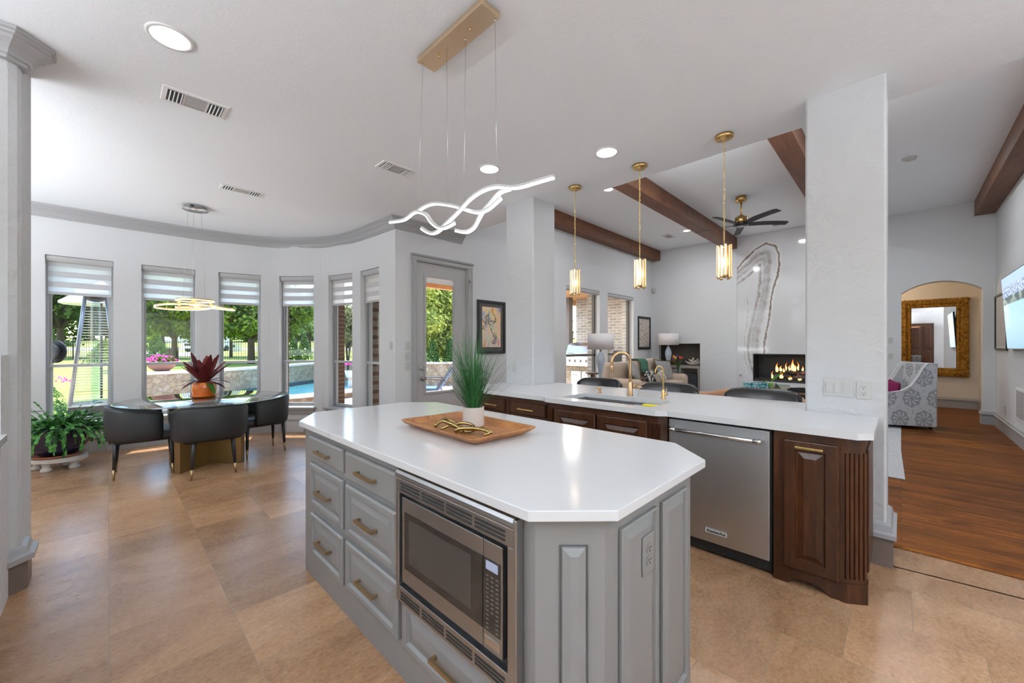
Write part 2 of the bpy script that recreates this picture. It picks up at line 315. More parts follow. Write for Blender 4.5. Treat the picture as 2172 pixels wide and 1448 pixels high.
# ------------------------------------------------------------------ mesh helpers
def wm(o):
    m = Matrix()
    while o is not None: m = o.matrix_basis @ m; o = o.parent
    return m
class MB:
    def __init__(s): s.b = bmesh.new()
    def quad(s, *p): return s.b.faces.new([s.b.verts.new(q_) for q_ in p])
    def box(s, x0, x1, y0, y1, z0, z1):
        return s.obox((0, 0, 0), (1, 0, 0), (0, 1, 0), (0, 0, 1), x0, x1, y0, y1, z0, z1)
    def obox(s, O, U, V, N, u0, u1, v0, v1, n0, n1):
        O, U, V, N = map(Vector, (O, U, V, N)); P = lambda a, b_, c_: s.b.verts.new(O + U * a + V * b_ + N * c_)
        v = [P(a, b_, c_) for a in (u0, u1) for b_ in (v0, v1) for c_ in (n0, n1)]
        fs = [(0, 1, 3, 2), (4, 6, 7, 5), (0, 4, 5, 1), (2, 3, 7, 6), (0, 2, 6, 4), (1, 5, 7, 3)]
        for f in fs: s.b.faces.new([v[i] for i in f])
        return s
    def rbox(s, x0, x1, y0, y1, z0, z1, r=.02, seg=3, M_=None):
        t_ = bmesh.new(); bmesh.ops.create_cube(t_, size=1)
        for v in t_.verts: v.co = Vector(((x0 + x1) / 2 + v.co.x * (x1 - x0), (y0 + y1) / 2 + v.co.y * (y1 - y0), (z0 + z1) / 2 + v.co.z * (z1 - z0)))
        bmesh.ops.bevel(t_, geom=t_.edges[:], offset=r, segments=seg, affect='EDGES', profile=.5)
        return s.merge(t_, M_)
    def merge(s, t_, M_=None):
        mp = {}
        for v in t_.verts: mp[v] = s.b.verts.new(M_ @ v.co if M_ else v.co)
        for f in t_.faces:
            nf = s.b.faces.new([mp[v] for v in f.verts]); nf.smooth = f.smooth
        t_.free(); return s
    def prism(s, poly, z0, z1):
        a = [s.b.verts.new((x, y, z0)) for x, y in poly]; c = [s.b.verts.new((x, y, z1)) for x, y in poly]; n_ = len(poly)
        s.b.faces.new(a[::-1]); s.b.faces.new(c)
        for i in range(n_): s.b.faces.new((a[i], a[(i + 1) % n_], c[(i + 1) % n_], c[i]))
        return s
    def oprism(s, O, U, V, N, poly, n0, n1):
        O, U, V, N = map(Vector, (O, U, V, N)); a = [s.b.verts.new(O + U * x + V * y + N * n0) for x, y in poly]; c = [s.b.verts.new(O + U * x + V * y + N * n1) for x, y in poly]; k = len(poly)
        s.b.faces.new(a[::-1]); s.b.faces.new(c)
        for i in range(k): s.b.faces.new((a[i], a[(i + 1) % k], c[(i + 1) % k], c[i]))
        return s
    def cyl(s, p0, p1, r0, r1=None, seg=16, cap=True):
        p0, p1 = Vector(p0), Vector(p1); r1 = r0 if r1 is None else r1
        d = (p1 - p0).normalized(); u = d.orthogonal().normalized(); v = d.cross(u)
        ring = lambda p_, r: [s.b.verts.new(p_ + (u * math.cos(a) + v * math.sin(a)) * r) for a in (2 * PI * i / seg for i in range(seg))]
        a, c = ring(p0, r0), ring(p1, r1)
        for i in range(seg): s.b.faces.new((a[i], a[(i + 1) % seg], c[(i + 1) % seg], c[i])).smooth = True
        if cap: s.b.faces.new(a[::-1]); s.b.faces.new(c)
        return s
    def tube(s, pts, r, seg=8, cap=True, closed=False):
        pts = [Vector(p_) for p_ in pts]; rs = r if isinstance(r, (list, tuple)) else [r] * len(pts); rings = []; n_ = len(pts); u = None
        for i, p_ in enumerate(pts):
            a = pts[(i - 1) % n_] if (i > 0 or closed) else p_; c = pts[(i + 1) % n_] if (i < n_ - 1 or closed) else p_
            d = (c - a).normalized()
            u = d.orthogonal().normalized() if u is None else (u - d * u.dot(d)).normalized()
            v = d.cross(u); rings.append([s.b.verts.new(p_ + (u * math.cos(t_) + v * math.sin(t_)) * rs[i]) for t_ in (2 * PI * k / seg for k in range(seg))])
        for i in range(n_ if closed else n_ - 1):
            a, c = rings[i], rings[(i + 1) % n_]
            for k in range(seg): s.b.faces.new((a[k], a[(k + 1) % seg], c[(k + 1) % seg], c[k])).smooth = True
        if cap and not closed: s.b.faces.new(rings[0][::-1]); s.b.faces.new(rings[-1])
        return s
    def lathe(s, prof, seg=32, O=(0, 0, 0), cap=True, sx_=1, sy_=1, wob=None):
        O = Vector(O); rings = []
        for r, z in prof:
            rings.append([s.b.verts.new(O + Vector((math.cos(a) * r * sx_ * (wob(a) if wob else 1), math.sin(a) * r * sy_ * (wob(a) if wob else 1), z))) for a in (2 * PI * i / seg for i in range(seg))])
        for a, c in zip(rings, rings[1:]):
            for i in range(seg): s.b.faces.new((a[i], a[(i + 1) % seg], c[(i + 1) % seg], c[i])).smooth = True
        if cap: s.b.faces.new(rings[0][::-1]); s.b.faces.new(rings[-1])
        return s
    def nest(s, O, U, V, N, w_, h_, prof):
        O, U, V, N = map(Vector, (O, U, V, N)); last = None
        for ins, ht in prof:
            r = [s.b.verts.new(O + U * a + V * c_ + N * ht) for a, c_ in ((ins, ins), (w_ - ins, ins), (w_ - ins, h_ - ins), (ins, h_ - ins))]
            if last:
                for i in range(4): s.b.faces.new((last[i], last[(i + 1) % 4], r[(i + 1) % 4], r[i]))
            last = r
        s.b.faces.new(last); return s
    def sweep(s, path, prof, closed=False, endcaps=True):
        """prof: (out, z) pairs; out is measured to the right of the path direction in plan"""
        P = [Vector((a, b_)) for a, b_ in path]; n_ = len(P); rings = []
        for i in range(n_):
            d0 = (P[i] - P[i - 1]) if (i > 0 or closed) else None; d1 = (P[(i + 1) % n_] - P[i]) if (i < n_ - 1 or closed) else None
            if d0 is None: d0 = d1
            if d1 is None: d1 = d0
            d0 = d0.normalized(); d1 = d1.normalized(); n0 = Vector((d0.y, -d0.x)); n1 = Vector((d1.y, -d1.x)); m_ = (n0 + n1).normalized(); m_ = m_ / max(.35, m_.dot(n0))
            rings.append([s.b.verts.new((P[i].x + m_.x * o_, P[i].y + m_.y * o_, z)) for o_, z in prof])
        k = len(prof)
        for i in range(n_ if closed else n_ - 1):
            a, c = rings[i], rings[(i + 1) % n_]
            for j in range(k - 1): s.b.faces.new((a[j], c[j], c[j + 1], a[j + 1]))
        if endcaps and not closed and k > 2:
            s.b.faces.new(rings[0]); s.b.faces.new(rings[-1][::-1])
        return s
    def build(s, name, mat, parent=None, world=True, smooth=False, bevel=0, label=None, kind=None, auto=None):
        if parent is not None and world:
            inv = wm(parent).inverted(); bmesh.ops.transform(s.b, matrix=inv, verts=s.b.verts[:])
        bmesh.ops.recalc_face_normals(s.b, faces=s.b.faces[:])
        if bevel: bmesh.ops.bevel(s.b, geom=[e for e in s.b.edges if len(e.link_faces) == 2 and e.calc_face_angle(0) > .6], offset=bevel, segments=2, affect='EDGES', profile=.5, clamp_overlap=True)
        if smooth:
            for f in s.b.faces: f.smooth = True
        me = bpy.data.meshes.new(name); s.b.to_mesh(me); s.b.free(); me.materials.append(mat)
        o = bpy.data.objects.new(name, me); col.objects.link(o)
        if parent is not None: o.parent = parent
        if auto: 
            try: me.set_sharp_from_angle(angle=auto)
            except Exception: pass
        if label: o['label'] = label
        if kind: o['kind'] = kind
        return o
def tag(o, label, cat, group=None):
    o['label'] = label; o['category'] = cat
    if group: o['group'] = group
    return o
def thing(name, label, cat, loc=(0, 0, 0), rz=0, group=None):
    o = bpy.data.objects.new(name, None); col.objects.link(o); o.location = loc; o.rotation_euler = (0, 0, rz); o.empty_display_size = .05
    return tag(o, label, cat, group)
def struct(name, mb, mat, parent=None, label=None, **k):
    o = mb.build(name, mat, parent, **k)
    if parent is None: o['kind'] = 'structure'
    if label: o['label'] = label
    return o
def dup(o, loc=None, rz=None, label=None, parent=None):
    c = o.copy(); col.objects.link(c)
    if parent is not None: c.parent = parent
    if loc is not None: c.location = loc
    if rz is not None: c.rotation_euler = (0, 0, rz)
    if label: c['label'] = label
    for ch in list(o.children): dup(ch, parent=c)
    return c
def empty_struct(name, loc=(0, 0, 0), label=None):
    o = bpy.data.objects.new(name, None); col.objects.link(o); o.location = loc; o['kind'] = 'structure'; o.empty_display_size = .05
    if label: o['label'] = label
    return o
def painted(name, O, U, V, w_, h_, nu, nv, fn, mat, parent=None, lift=0, thick=None):
    """a panel whose colour is a static pattern stored per vertex"""
    O, U, V = Vector(O), Vector(U), Vector(V); N = U.cross(V); me = bpy.data.meshes.new(name)
    vs = [O + U * (w_ * i / nu) + V * (h_ * j / nv) + N * lift for j in range(nv + 1) for i in range(nu + 1)]
    if parent is not None: inv = wm(parent).inverted(); vs = [inv @ p_ for p_ in vs]
    fs = [(j * (nu + 1) + i, j * (nu + 1) + i + 1, (j + 1) * (nu + 1) + i + 1, (j + 1) * (nu + 1) + i) for j in range(nv) for i in range(nu)]
    me.from_pydata([tuple(p_) for p_ in vs], [], fs); ca = me.color_attributes.new('Col', 'FLOAT_COLOR', 'POINT')
    dat = []
    for j in range(nv + 1):
        for i in range(nu + 1): dat.extend(tuple(fn(i / nu, j / nv))[:3] + (1.0,))
    ca.data.foreach_set('color', dat); me.materials.append(mat)
    o = bpy.data.objects.new(name, me); col.objects.link(o)
    if parent is not None: o.parent = parent
    return o
lerp = lambda a, b_, t_: tuple(x + (y - x) * t_ for x, y in zip(a, b_))
X, Y, Z = Vector((1, 0, 0)), Vector((0, 1, 0)), Vector((0, 0, 1))
# ------------------------------------------------------------------ the setting
HK, HL = 3.075, 3.92            # kitchen and living room ceiling heights
def catmull(K, n=8):
    P = [Vector(k) for k in K]; out = []
    for i in range(len(P) - 1):
        a, b_, c, d = P[max(i - 1, 0)], P[i], P[i + 1], P[min(i + 2, len(P) - 1)]
        for k in range(n):
            t_ = k / n; out.append(.5 * ((2 * b_) + (c - a) * t_ + (2 * a - 5 * b_ + 4 * c - d) * t_ ** 2 + (-a + 3 * b_ - 3 * c + d) * t_ ** 3))
    out.append(P[-1]); return out
# bay wall, inner face, with the six window openings as straight chords
WIN = [((-.545, 7.415), (.041, 7.411)), ((.311, 7.410), (.889, 7.383)), ((1.159, 7.351), (1.678, 7.207)), ((1.906, 7.081), (2.291, 6.689)), ((2.436, 6.473), (2.599, 5.971)), ((2.629, 5.755), (2.661, 5.235))]
BAY = [(-2.8, 7.49), (-.75, 7.42), WIN[0][0], WIN[0][1], (.18, 7.413), WIN[1][0], WIN[1][1], (1.03, 7.373), WIN[2][0], WIN[2][1], (1.80, 7.150), WIN[3][0], WIN[3][1], (2.375, 6.585), WIN[4][0], WIN[4][1], (2.617, 5.86), WIN[5][0], WIN[5][1], (2.68, 4.82)]
SILL, HEAD, TH = .40, 2.485, .20
def offs(path, d):
    P = [Vector(p_) for p_ in path]; out = []
    for i in range(len(P)):
        a = (P[i] - P[i - 1]).normalized() if i else None; c = (P[i + 1] - P[i]).normalized() if i < len(P) - 1 else None
        a = a or c; c = c or a; n0 = Vector((-a.y, a.x)); n1 = Vector((-c.y, c.x)); m_ = (n0 + n1).normalized(); out.append(P[i] + m_ * d / max(.5, m_.dot(n0)))
    return out
BO = offs(BAY, TH)
fl = MB(); fl.prism([(-3, -3.2), (3.77, -3.2), (3.77, 5.0), (2.85, 5.0)] + [tuple(p_) for p_ in BO[::-1]] + [(-3, 7.6)], -.1, 0)
struct('floor', fl, m_trav)
fl = MB(); fl.box(3.77, 13.3, -1.5, 5.0, -.1, .004); struct('floor', fl, m_woodfloor)
tr = MB(); tr.sweep([(3.765, -3.2), (3.765, .05)], [(.035, 0), (.03, .012), (.0, .016), (-.02, .004)]); struct('trim_1', tr, m_woodfloor, label='wooden nosing where the wood floor meets the tile')
ce = MB(); ce.prism([(-3, -3.2), (3.80, -3.2), (3.80, 5.0), (2.85, 5.0)] + [tuple(p_) for p_ in BO[::-1]] + [(-3, 7.6)], HK, HK + .12)
struct('ceiling', ce, m_ceil)
ce = MB(); ce.box(3.65, 13.3, -1.5, 5.0, HL, HL + .1); struct('ceiling', ce, m_ceil)
hd = MB(); hd.box(3.66, 3.80, -1.3, 5.0, HK + .12, HL); struct('wall_header', hd, m_wall)
bw = MB()
for i in range(len(BAY) - 1):
    a, c, ao, co = Vector(BAY[i]), Vector(BAY[i + 1]), BO[i], BO[i + 1]
    q_ = [tuple(a), tuple(c), tuple(co), tuple(ao)]
    if any(BAY[i] == w_[0] for w_ in WIN):
        bw.prism(q_, 0, SILL); bw.prism(q_, HEAD, HK)
    else: bw.prism(q_, 0, HK)
struct('wall_bay', bw, m_wall)
# brick skin outside the bay
sk = MB(); B2 = offs(BAY, TH + .14)
for i in range(len(BAY) - 1):
    q_ = [tuple(BO[i]), tuple(BO[i + 1]), tuple(B2[i + 1]), tuple(B2[i])]
    if any(BAY[i] == w_[0] for w_ in WIN): sk.prism(q_, -.3, SILL - .02); sk.prism(q_, HEAD + .02, HK + .3)
    else: sk.prism(q_, -.3, HK + .3)
struct('wall_outer', sk, m_brickd)
# crown moulding, base and window trim
CROWN = [(0, 2.935), (.022, 2.937), (.024, 2.955), (.034, 2.958), (.04, 2.975), (.06, 3.0), (.088, 3.02), (.098, 3.035), (.112, 3.04), (.116, 3.052), (.128, 3.054), (.13, HK - .001), (0, HK - .001)]
BASE = [(0, 0), (.018, 0), (.018, .165), (.032, .175), (.034, .195), (.02, .205), (.016, .225), (.004, .235), (0, .235)]
S_ = [tuple(p_) for p_ in catmull([(-2.8, 7.49), (-.75, 7.42), (.3, 7.41), (.82, 7.39), (1.38, 7.31), (1.75, 7.17), (2.08, 6.94), (2.42, 6.50), (2.56, 6.15), (2.63, 5.75), (2.655, 5.35), (2.68, 4.82)], 6)]
cr = MB(); cr.sweep(S_ + [(3.80, 4.82)], CROWN); struct('trim_crown', cr, m_trim, label='grey crown moulding round the bay')
ba = MB(); ba.sweep(S_ + [(2.9, 4.82)], BASE); struct('baseboard_bay', ba, m_trim)
# door wall and living room window wall (one plane)
YW = 4.82; LW = [(6.465, 7.709), (8.05, 9.28)]; LS, LH = .35, 2.60
dw = MB(); DX0, DX1, DH = 3.0, 3.915, 2.56
dw.box(2.68, DX0, YW, YW + .2, 0, HK); dw.box(DX0, DX1, YW, YW + .2, DH, HK); dw.box(DX1, 3.80, YW, YW + .2, 0, HK) if DX1 < 3.8 else None
dw.box(DX1, LW[0][0], YW, YW + .2, 0, HL); dw.box(3.66, DX1, YW, YW + .2, HK, HL)
dw.box(LW[0][1], LW[1][0], YW, YW + .2, 0, HL); dw.box(LW[1][1], 10.5, YW, YW + .2, 0, HL)
for a, c in LW: dw.box(a, c, YW, YW + .2, 0, LS); dw.box(a, c, YW, YW + .2, LH, HL)
struct('wall_left', dw, m_wall)
sk = MB(); z0 = -.3
sk.box(2.9, DX0 - .06, YW + .2, YW + .32, z0, 4.1); sk.box(DX0 - .06, DX1 + .06, YW + .2, YW + .32, DH + .06, 4.1); sk.box(DX1 + .06, LW[0][0], YW + .2, YW + .32, z0, 4.1)
sk.box(LW[0][1], LW[1][0], YW + .2, YW + .32, z0, 4.1); sk.box(LW[1][1], 10.5, YW + .2, YW + .32, z0, 4.1)
for a, c in LW: sk.box(a, c, YW + .2, YW + .32, z0, LS); sk.box(a, c, YW + .2, YW + .32, LH, 4.1)
struct('wall_outer', sk, m_brickw)
# far wall with the built-in niche, arch wall, hall
XF, XA = 10.35, 10.70
fw = MB(); NY0, NY1, NZ = 3.585, 4.635, 1.435
fw.box(XF, XF + .12, NY1, YW, 0, HL); fw.box(XF, XF + .12, NY0, NY1, NZ, HL); fw.box(XF, XF + .12, .9, 1.15, 0, HL); fw.box(XF, XF + .12, 2.417, NY0, 0, HL); fw.box(XF, XF + .12, 1.15, 2.417, 0, .575); fw.box(XF, XF + .12, 1.15, 2.417, 1.197, HL); fw.box(XF, XA + .2, .88, .9, 0, HL)
struct('wall_far', fw, m_wall)
nb = MB(); m_niche = plaster('taupe_niche_paint', (.13, .115, .10, 1), .1, 25)
nb.box(XF + .12, XF + .50, NY0 - .03, NY0, 0, NZ + .03); nb.box(XF + .12, XF + .50, NY1, NY1 + .03, 0, NZ + .03); nb.box(XF + .47, XF + .50, NY0, NY1, 0, NZ); nb.box(XF + .12, XF + .50, NY0, NY1, NZ, NZ + .03)
struct('wall_niche', nb, m_niche)
aw = MB(); A0, A1 = -1.019, -.003
aw.box(XA, XA + .22, A1, .9, 0, HL); aw.box(XA, XA + .22, -1.3, A0, 0, HL)
arc = [(A0 + (A1 - A0) * k / 16, 2.378 + .189 * (1 - ((k - 8) / 8) ** 2) ** .9) for k in range(17)]
aw.oprism((XA, 0, 0), (0, 1, 0), (0, 0, 1), (1, 0, 0), [(A0, HL)] + arc + [(A1, HL)], 0, .22)
struct('wall_arch', aw, m_wall)
hw = MB(); hw.box(13.08, 13.2, -1.6, 2.2, 0, 3.1); hw.box(XA + .22, 13.08, -1.55, -1.34, 0, 3.1); hw.box(XA + .22, 13.08, 2.0, 2.2, 0, 3.1); hw.box(12.85, 13.08, -1.34, -1.19, 0, 3.1)
struct('wall_hall', hw, m_hall)
hc = MB(); hc.box(XA + .22, 13.2, -1.6, 2.2, 3.0, 3.1); struct('ceiling', hc, m_hall)
rw = MB(); rw.box(3.66, XA + .1, -1.3, -1.16, 0, HL); struct('wall_right', rw, m_wall)
def base_run(name, path, **k):
    b_ = MB(); b_.sweep(path, BASE); return struct(name, b_, m_trim, **k)
base_run('baseboard_far', [(XF, YW), (XF, NY1)]); base_run('baseboard_far', [(XF, NY0), (XF, .9)])
base_run('baseboard_arch', [(XA, .88), (XA, A1), (XA + .22, A1)])
base_run('baseboard_right', [(XA + .22, A0), (XA, A0), (XA, -1.16), (3.9, -1.16)])
base_run('baseboard_hall', [(13.08, 2.0), (13.08, -1.19), (12.85, -1.19), (12.85, -1.34)])
base_run('baseboard_left', [(3.995, YW), (XF, YW)])
# the unseen kitchen walls behind the camera, each with a window added to bring in light
kw = MB(); kw.box(-3, -1.6, -3.2, -3.0, 0, HK); kw.box(1.2, 3.8, -3.2, -3.0, 0, HK); kw.box(-1.6, 1.2, -3.2, -3.0, 0, .95); kw.box(-1.6, 1.2, -3.2, -3.0, 2.5, HK); struct('wall_back', kw, m_wall)
kw = MB(); kw.box(-3, -2.8, -3, .1, 0, HK); kw.box(-3, -2.8, 1.6, 7.6, 0, HK); kw.box(-3, -2.8, .1, 1.6, 0, .95); kw.box(-3, -2.8, .1, 1.6, 2.5, HK); struct('wall_side', kw, m_wall)
kw = MB(); kw.box(3.66, 3.80, -3.0, -1.3, 0, HK); struct('wall_kitchen_right', kw, m_wall)
for nm, bx in (('window_9', (-1.6, 1.2, -3.12, -3.10, .95, 2.5)), ('window_10', (-2.92, -2.90, .1, 1.6, .95, 2.5))):
    g_ = MB(); g_.box(*bx); struct(nm, g_, m_glass)
# structural columns carrying the header
def column(name, x0, x1, y0, y1):
    c_ = MB(); r = .012
    c_.prism([(x0 + r, y0), (x1 - r, y0), (x1, y0 + r), (x1, y1 - r), (x1 - r, y1), (x0 + r, y1), (x0, y1 - r), (x0, y0 + r)], 0, HK)
    return c_
struct('wall_column', column('c', 3.40, 3.80, 3.002, 3.448), m_column, label='square plastered column at the far end of the sink peninsula')
struct('wall_column', column('c', 3.40, 3.80, .065, .4775), m_column, label='square plastered column at the near end of the sink peninsula')
BASEC = [(0, 0), (.03, 0), (.03, .17), (.045, .18), (.045, .205), (.028, .215), (.02, .25), (.006, .262), (0, .262)]
CPATH = [(3.80, .4775), (3.80, .065), (3.40, .065), (3.40, .4775)]
cb = MB(); cb.sweep(CPATH, [(-.045, .178), (-.045, .205), (-.028, .215), (-.02, .25), (-.006, .262), (0, .262), (0, .178)]); struct('baseboard_column', cb, m_trim, label='grey cap of the near column plinth')
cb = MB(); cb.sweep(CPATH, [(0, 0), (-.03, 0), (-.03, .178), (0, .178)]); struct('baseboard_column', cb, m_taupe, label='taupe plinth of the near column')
# column at the left edge with its capital and plinth
LC = [(-.95, 3.49), (-.425, 3.49), (-.39, 3.50), (-.36, 3.525), (-.348, 3.56), (-.348, 3.95), (-.95, 3.95)]
c_ = MB(); c_.prism(LC, 0, HK); struct('wall_column', c_, m_column, label='rounded plastered column at the left edge of the kitchen')
LP = [(-.95, 3.49), (-.40, 3.49), (-.348, 3.542), (-.348, 3.60)]
c_ = MB(); c_.sweep(LP, CROWN); struct('trim_capital', c_, m_trim, label='crown moulding wrapped round the left column')
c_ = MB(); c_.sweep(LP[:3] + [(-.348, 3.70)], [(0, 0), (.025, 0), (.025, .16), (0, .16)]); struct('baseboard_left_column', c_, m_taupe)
c_ = MB(); c_.sweep(LP[:3] + [(-.348, 3.70)], [(0, .161), (.05, .165), (.052, .195), (.03, .205), (.02, .235), (0, .245)]); struct('baseboard_left_column', c_, m_trim)
# ------------------------------------------------------------------ bay windows
def frame_bars(mb, O, U, N, w_, z0, z1, t_, d):
    O, U, N = Vector(O), Vector(U), Vector(N)
    for a, b_, c, e in ((0, t_, z0, z1), (w_ - t_, w_, z0, z1), (t_, w_ - t_, z0, z0 + t_), (t_, w_ - t_, z1 - t_, z1)): mb.obox(O, U, Z, N, a, b_, c, e, 0, d)
def bay_window(k, a, c):
    a, c = Vector((*a, 0)), Vector((*c, 0)); w_ = (c - a).length; U = (c - a) / w_; N = Vector((-U.y, U.x, 0))
    mid = (a + c) / 2
    r = empty_struct('window_%d' % k, (mid.x, mid.y, 0), 'tall double-hung window in the bay wall')
    O = a + N * .10
    f = MB(); frame_bars(f, O, U, N, w_, SILL, HEAD, .028, .06); f.build('frame', m_alu, r)
    s_ = MB(); zr = 1.115
    frame_bars(s_, O + U * .028 + N * .012, U, N, w_ - .056, SILL + .028, zr + .02, .026, .03)
    s_.obox(O + U * .028, U, Z, N, 0, w_ - .056, zr - .012, zr + .024, -.008, .045)
    frame_bars(s_, O + U * .028 + N * .03, U, N, w_ - .056, zr, HEAD - .028, .02, .02); s_.build('sash', m_sash, r)
    g_ = MB(); g_.obox(O + N * .03, U, Z, N, .05, w_ - .05, SILL + .05, zr, 0, .004); g_.obox(O + N * .04, U, Z, N, .046, w_ - .046, zr, HEAD - .045, 0, .004); g_.build('pane', m_glass, r)
    sl = MB(); sl.obox(a, U, Z, N, -.045, w_ + .045, SILL - .03, SILL, -.06, 0); sl.obox(a, U, Z, N, 0, w_, SILL - .03, SILL + .002, 0, .10); sl.build('window_sill', m_trim, r, bevel=.004)
    ap = MB(); ap.sweep([tuple((a - U * .02)[:2]), tuple((c + U * .02)[:2])], [(0, .27), (.012, .275), (.016, .30), (.022, .305), (.026, .33), (.045, .365), (.045, .37), (0, .37)]); ap.build('apron', m_trim, r)
    # zebra blind: a thing of its own hanging in the opening
    t_ = thing('zebra_roller_blind', BL[k - 1], 'blind', (mid.x, mid.y, HEAD), 0, 'zebra roller blinds in the bay')
    cs = MB(); o2 = a + N * .018
    prof = [(0, 0), (0, -.035), (.012, -.06), (.03, -.072), (.05, -.072), (.062, -.06), (.066, -.03), (.066, 0)]
    cs.oprism(o2 + Vector((0, 0, HEAD - .004)), N, Z, U, prof, .006, w_ - .006); cs.build('cassette', m_rail, t_)
    bl = MB(); q0 = o2 + N * .047; bl.quad(q0 + U * .02 + Z * 2.035, q0 + U * (w_ - .02) + Z * 2.035, q0 + U * (w_ - .02) + Z * (HEAD - .06), q0 + U * .02 + Z * (HEAD - .06)); bl.build('fabric', m_blind, t_)
    br_ = MB(); br_.obox(o2 + N * .036, U, Z, N, .018, w_ - .018, 2.01, 2.038, 0, .018); br_.build('bottom_rail', m_rail, t_)
BL = ['zebra roller blind over the window behind the patio heater view, leftmost in the bay', 'zebra roller blind over the second bay window, behind the ring chandelier', 'zebra roller blind over the third bay window, right of the red leaf plant', 'zebra roller blind over the bay window that looks on the pool', 'narrow zebra roller blind on the fifth bay window, before the last', 'zebra roller blind on the bay window nearest the patio door']
for k, (a, c) in enumerate(WIN): bay_window(k + 1, a, c)
# living room windows
for k, (a, c) in enumerate(LW):
    r = empty_struct('window_%d' % (k + 7), ((a + c) / 2, YW, 0), 'tall living room window onto the covered patio')
    f = MB(); frame_bars(f, (a, YW + .12, 0), X, Y, c - a, LS, LH, .045, .06); f.obox((a, YW + .12, 0), X, Z, Y, 0, c - a, 1.15, 1.195, 0, .06); f.build('frame', M('bronze_window_frame', (.10, .09, .08, 1), .45).m, r)
    g_ = MB(); g_.box(a + .045, c - .045, YW + .15, YW + .154, LS + .045, LH - .045); g_.build('pane', m_glass, r)
    t_ = thing('roller_shade', ('rolled-up grey roller shade above the window with the grill', 'rolled-up grey roller shade on the window nearest the framed print')[k], 'blind', ((a + c) / 2, YW, LH), 0, 'roller shades in the living room')
    cs = MB(); cs.oprism((0, YW + .01, LH - .004), Y, Z, X, [(0, 0), (0, -.06), (.02, -.085), (.06, -.085), (.08, -.06), (.08, 0)], a + .005, c - .005); cs.build('cassette', m_rail, t_)
# ------------------------------------------------------------------ patio door
dr = empty_struct('door_1', ((DX0 + DX1) / 2, YW, 0), 'grey patio door with a tall glass light')
CAS = .08
c_ = MB()
pc = [(0, 0), (.0, .02), (.02, .028), (.055, .022), (.065, .034), (.08, .034), (.08, 0)]
c_.oprism((DX0, YW, 0), -X, -Y, Z, pc, 0, DH + .012); c_.oprism((DX1, YW, 0), X, -Y, Z, pc, 0, DH + .012)
c_.oprism((0, YW, DH), Z, -Y, X, [(0, 0), (0, .02), (.02, .028), (.055, .024), (.07, .05), (.09, .055), (.09, 0)], DX0 - CAS - .01, DX1 + CAS + .01); c_.build('casing', m_trim, dr)
s_ = MB(); GX0, GX1, GZ0, GZ1 = 3.171, 3.672, .715, 2.355; y0, y1 = YW + .02, YW + .064
s_.box(DX0 + .003, GX0, y0, y1, .01, DH - .004); s_.box(GX1, DX1 - .003, y0, y1, .01, DH - .004); s_.box(GX0, GX1, y0, y1, .01, GZ0); s_.box(GX0, GX1, y0, y1, GZ1, DH - .004)
s_.build('door_slab', m_door, dr)
s_ = MB()
for (a, b_, c, e) in ((GX0 - .035, GX0, GZ0 - .035, GZ1 + .035), (GX1, GX1 + .035, GZ0 - .035, GZ1 + .035), (GX0, GX1, GZ0 - .035, GZ0), (GX0, GX1, GZ1, GZ1 + .035)): s_.box(a, b_, YW + .008, y0, c, e)
s_.build('glass_moulding', m_door, dr, bevel=.004)
g_ = MB(); g_.box(GX0, GX1, YW + .04, YW + .044, GZ0, GZ1); g_.build('pane', m_glass, dr)
bl = MB(); bl.box(GX0 + .01, GX1 - .01, YW + .018, YW + .036, GZ1 - .075, GZ1 - .012); bl.build('blind_headrail', m_white, dr, bevel=.005)
dbm = MB(); dbm.rbox(3.065, 3.135, YW, YW + .022, 1.03, 1.10, .008); dbm.cyl((3.10, YW, 1.065), (3.10, YW - .012, 1.065), .018); dbm.obox((3.10, YW - .012, 1.065), X, Z, -Y, -.006, .006, -.022, .022, 0, .016); dbm.build('deadbolt', m_steelh, dr)
kn = MB(); kn.rbox(3.068, 3.132, YW, YW + .022, .885, .95, .008); kn.cyl((3.10, YW, .917), (3.10, YW - .04, .917), .014); kn.build('door_rose', m_steelh, dr)
kb = MB(); kb.cyl((3.10, YW - .035, .917), (3.10, YW - .05, .917), .024, .03); kb.cyl((3.10, YW - .05, .917), (3.10, YW - .07, .917), .03, .024); kb.build('door_knob', m_steelh, dr)
hk = MB(); hk.box(DX1 - .006, DX1 + .02, YW - .04, YW - .02, 2.33, 2.37); hk.tube([(DX1, YW - .03, 2.38), (DX1, YW - .05, 2.40), (DX1 + .02, YW - .06, 2.39), (DX1 + .02, YW - .05, 2.36)], .006); hk.box(DX1 - .004, DX1 + .012, YW - .038, YW - .03, 2.2, 2.32); hk.build('latch', m_steelh, dr)
# ------------------------------------------------------------------ ceiling beams
for k, (ya, yb, lab) in enumerate(((4.60, YW, 'dark wood ceiling beam along the living room window wall'), (2.75, 2.98, 'dark wood ceiling beam passing behind the middle pendant'), (.83, 1.06, 'dark wood ceiling beam beside the near column top'), (-1.16, -.92, 'dark wood ceiling beam above the television wall'))):
    b_ = MB(); b_.box(3.80, XF if k < 2 else XA, ya, yb, 3.66, HL); o = b_.build('ceiling_beam', m_beam, None, bevel=.004); tag(o, lab, 'beam', 'living room ceiling beams')
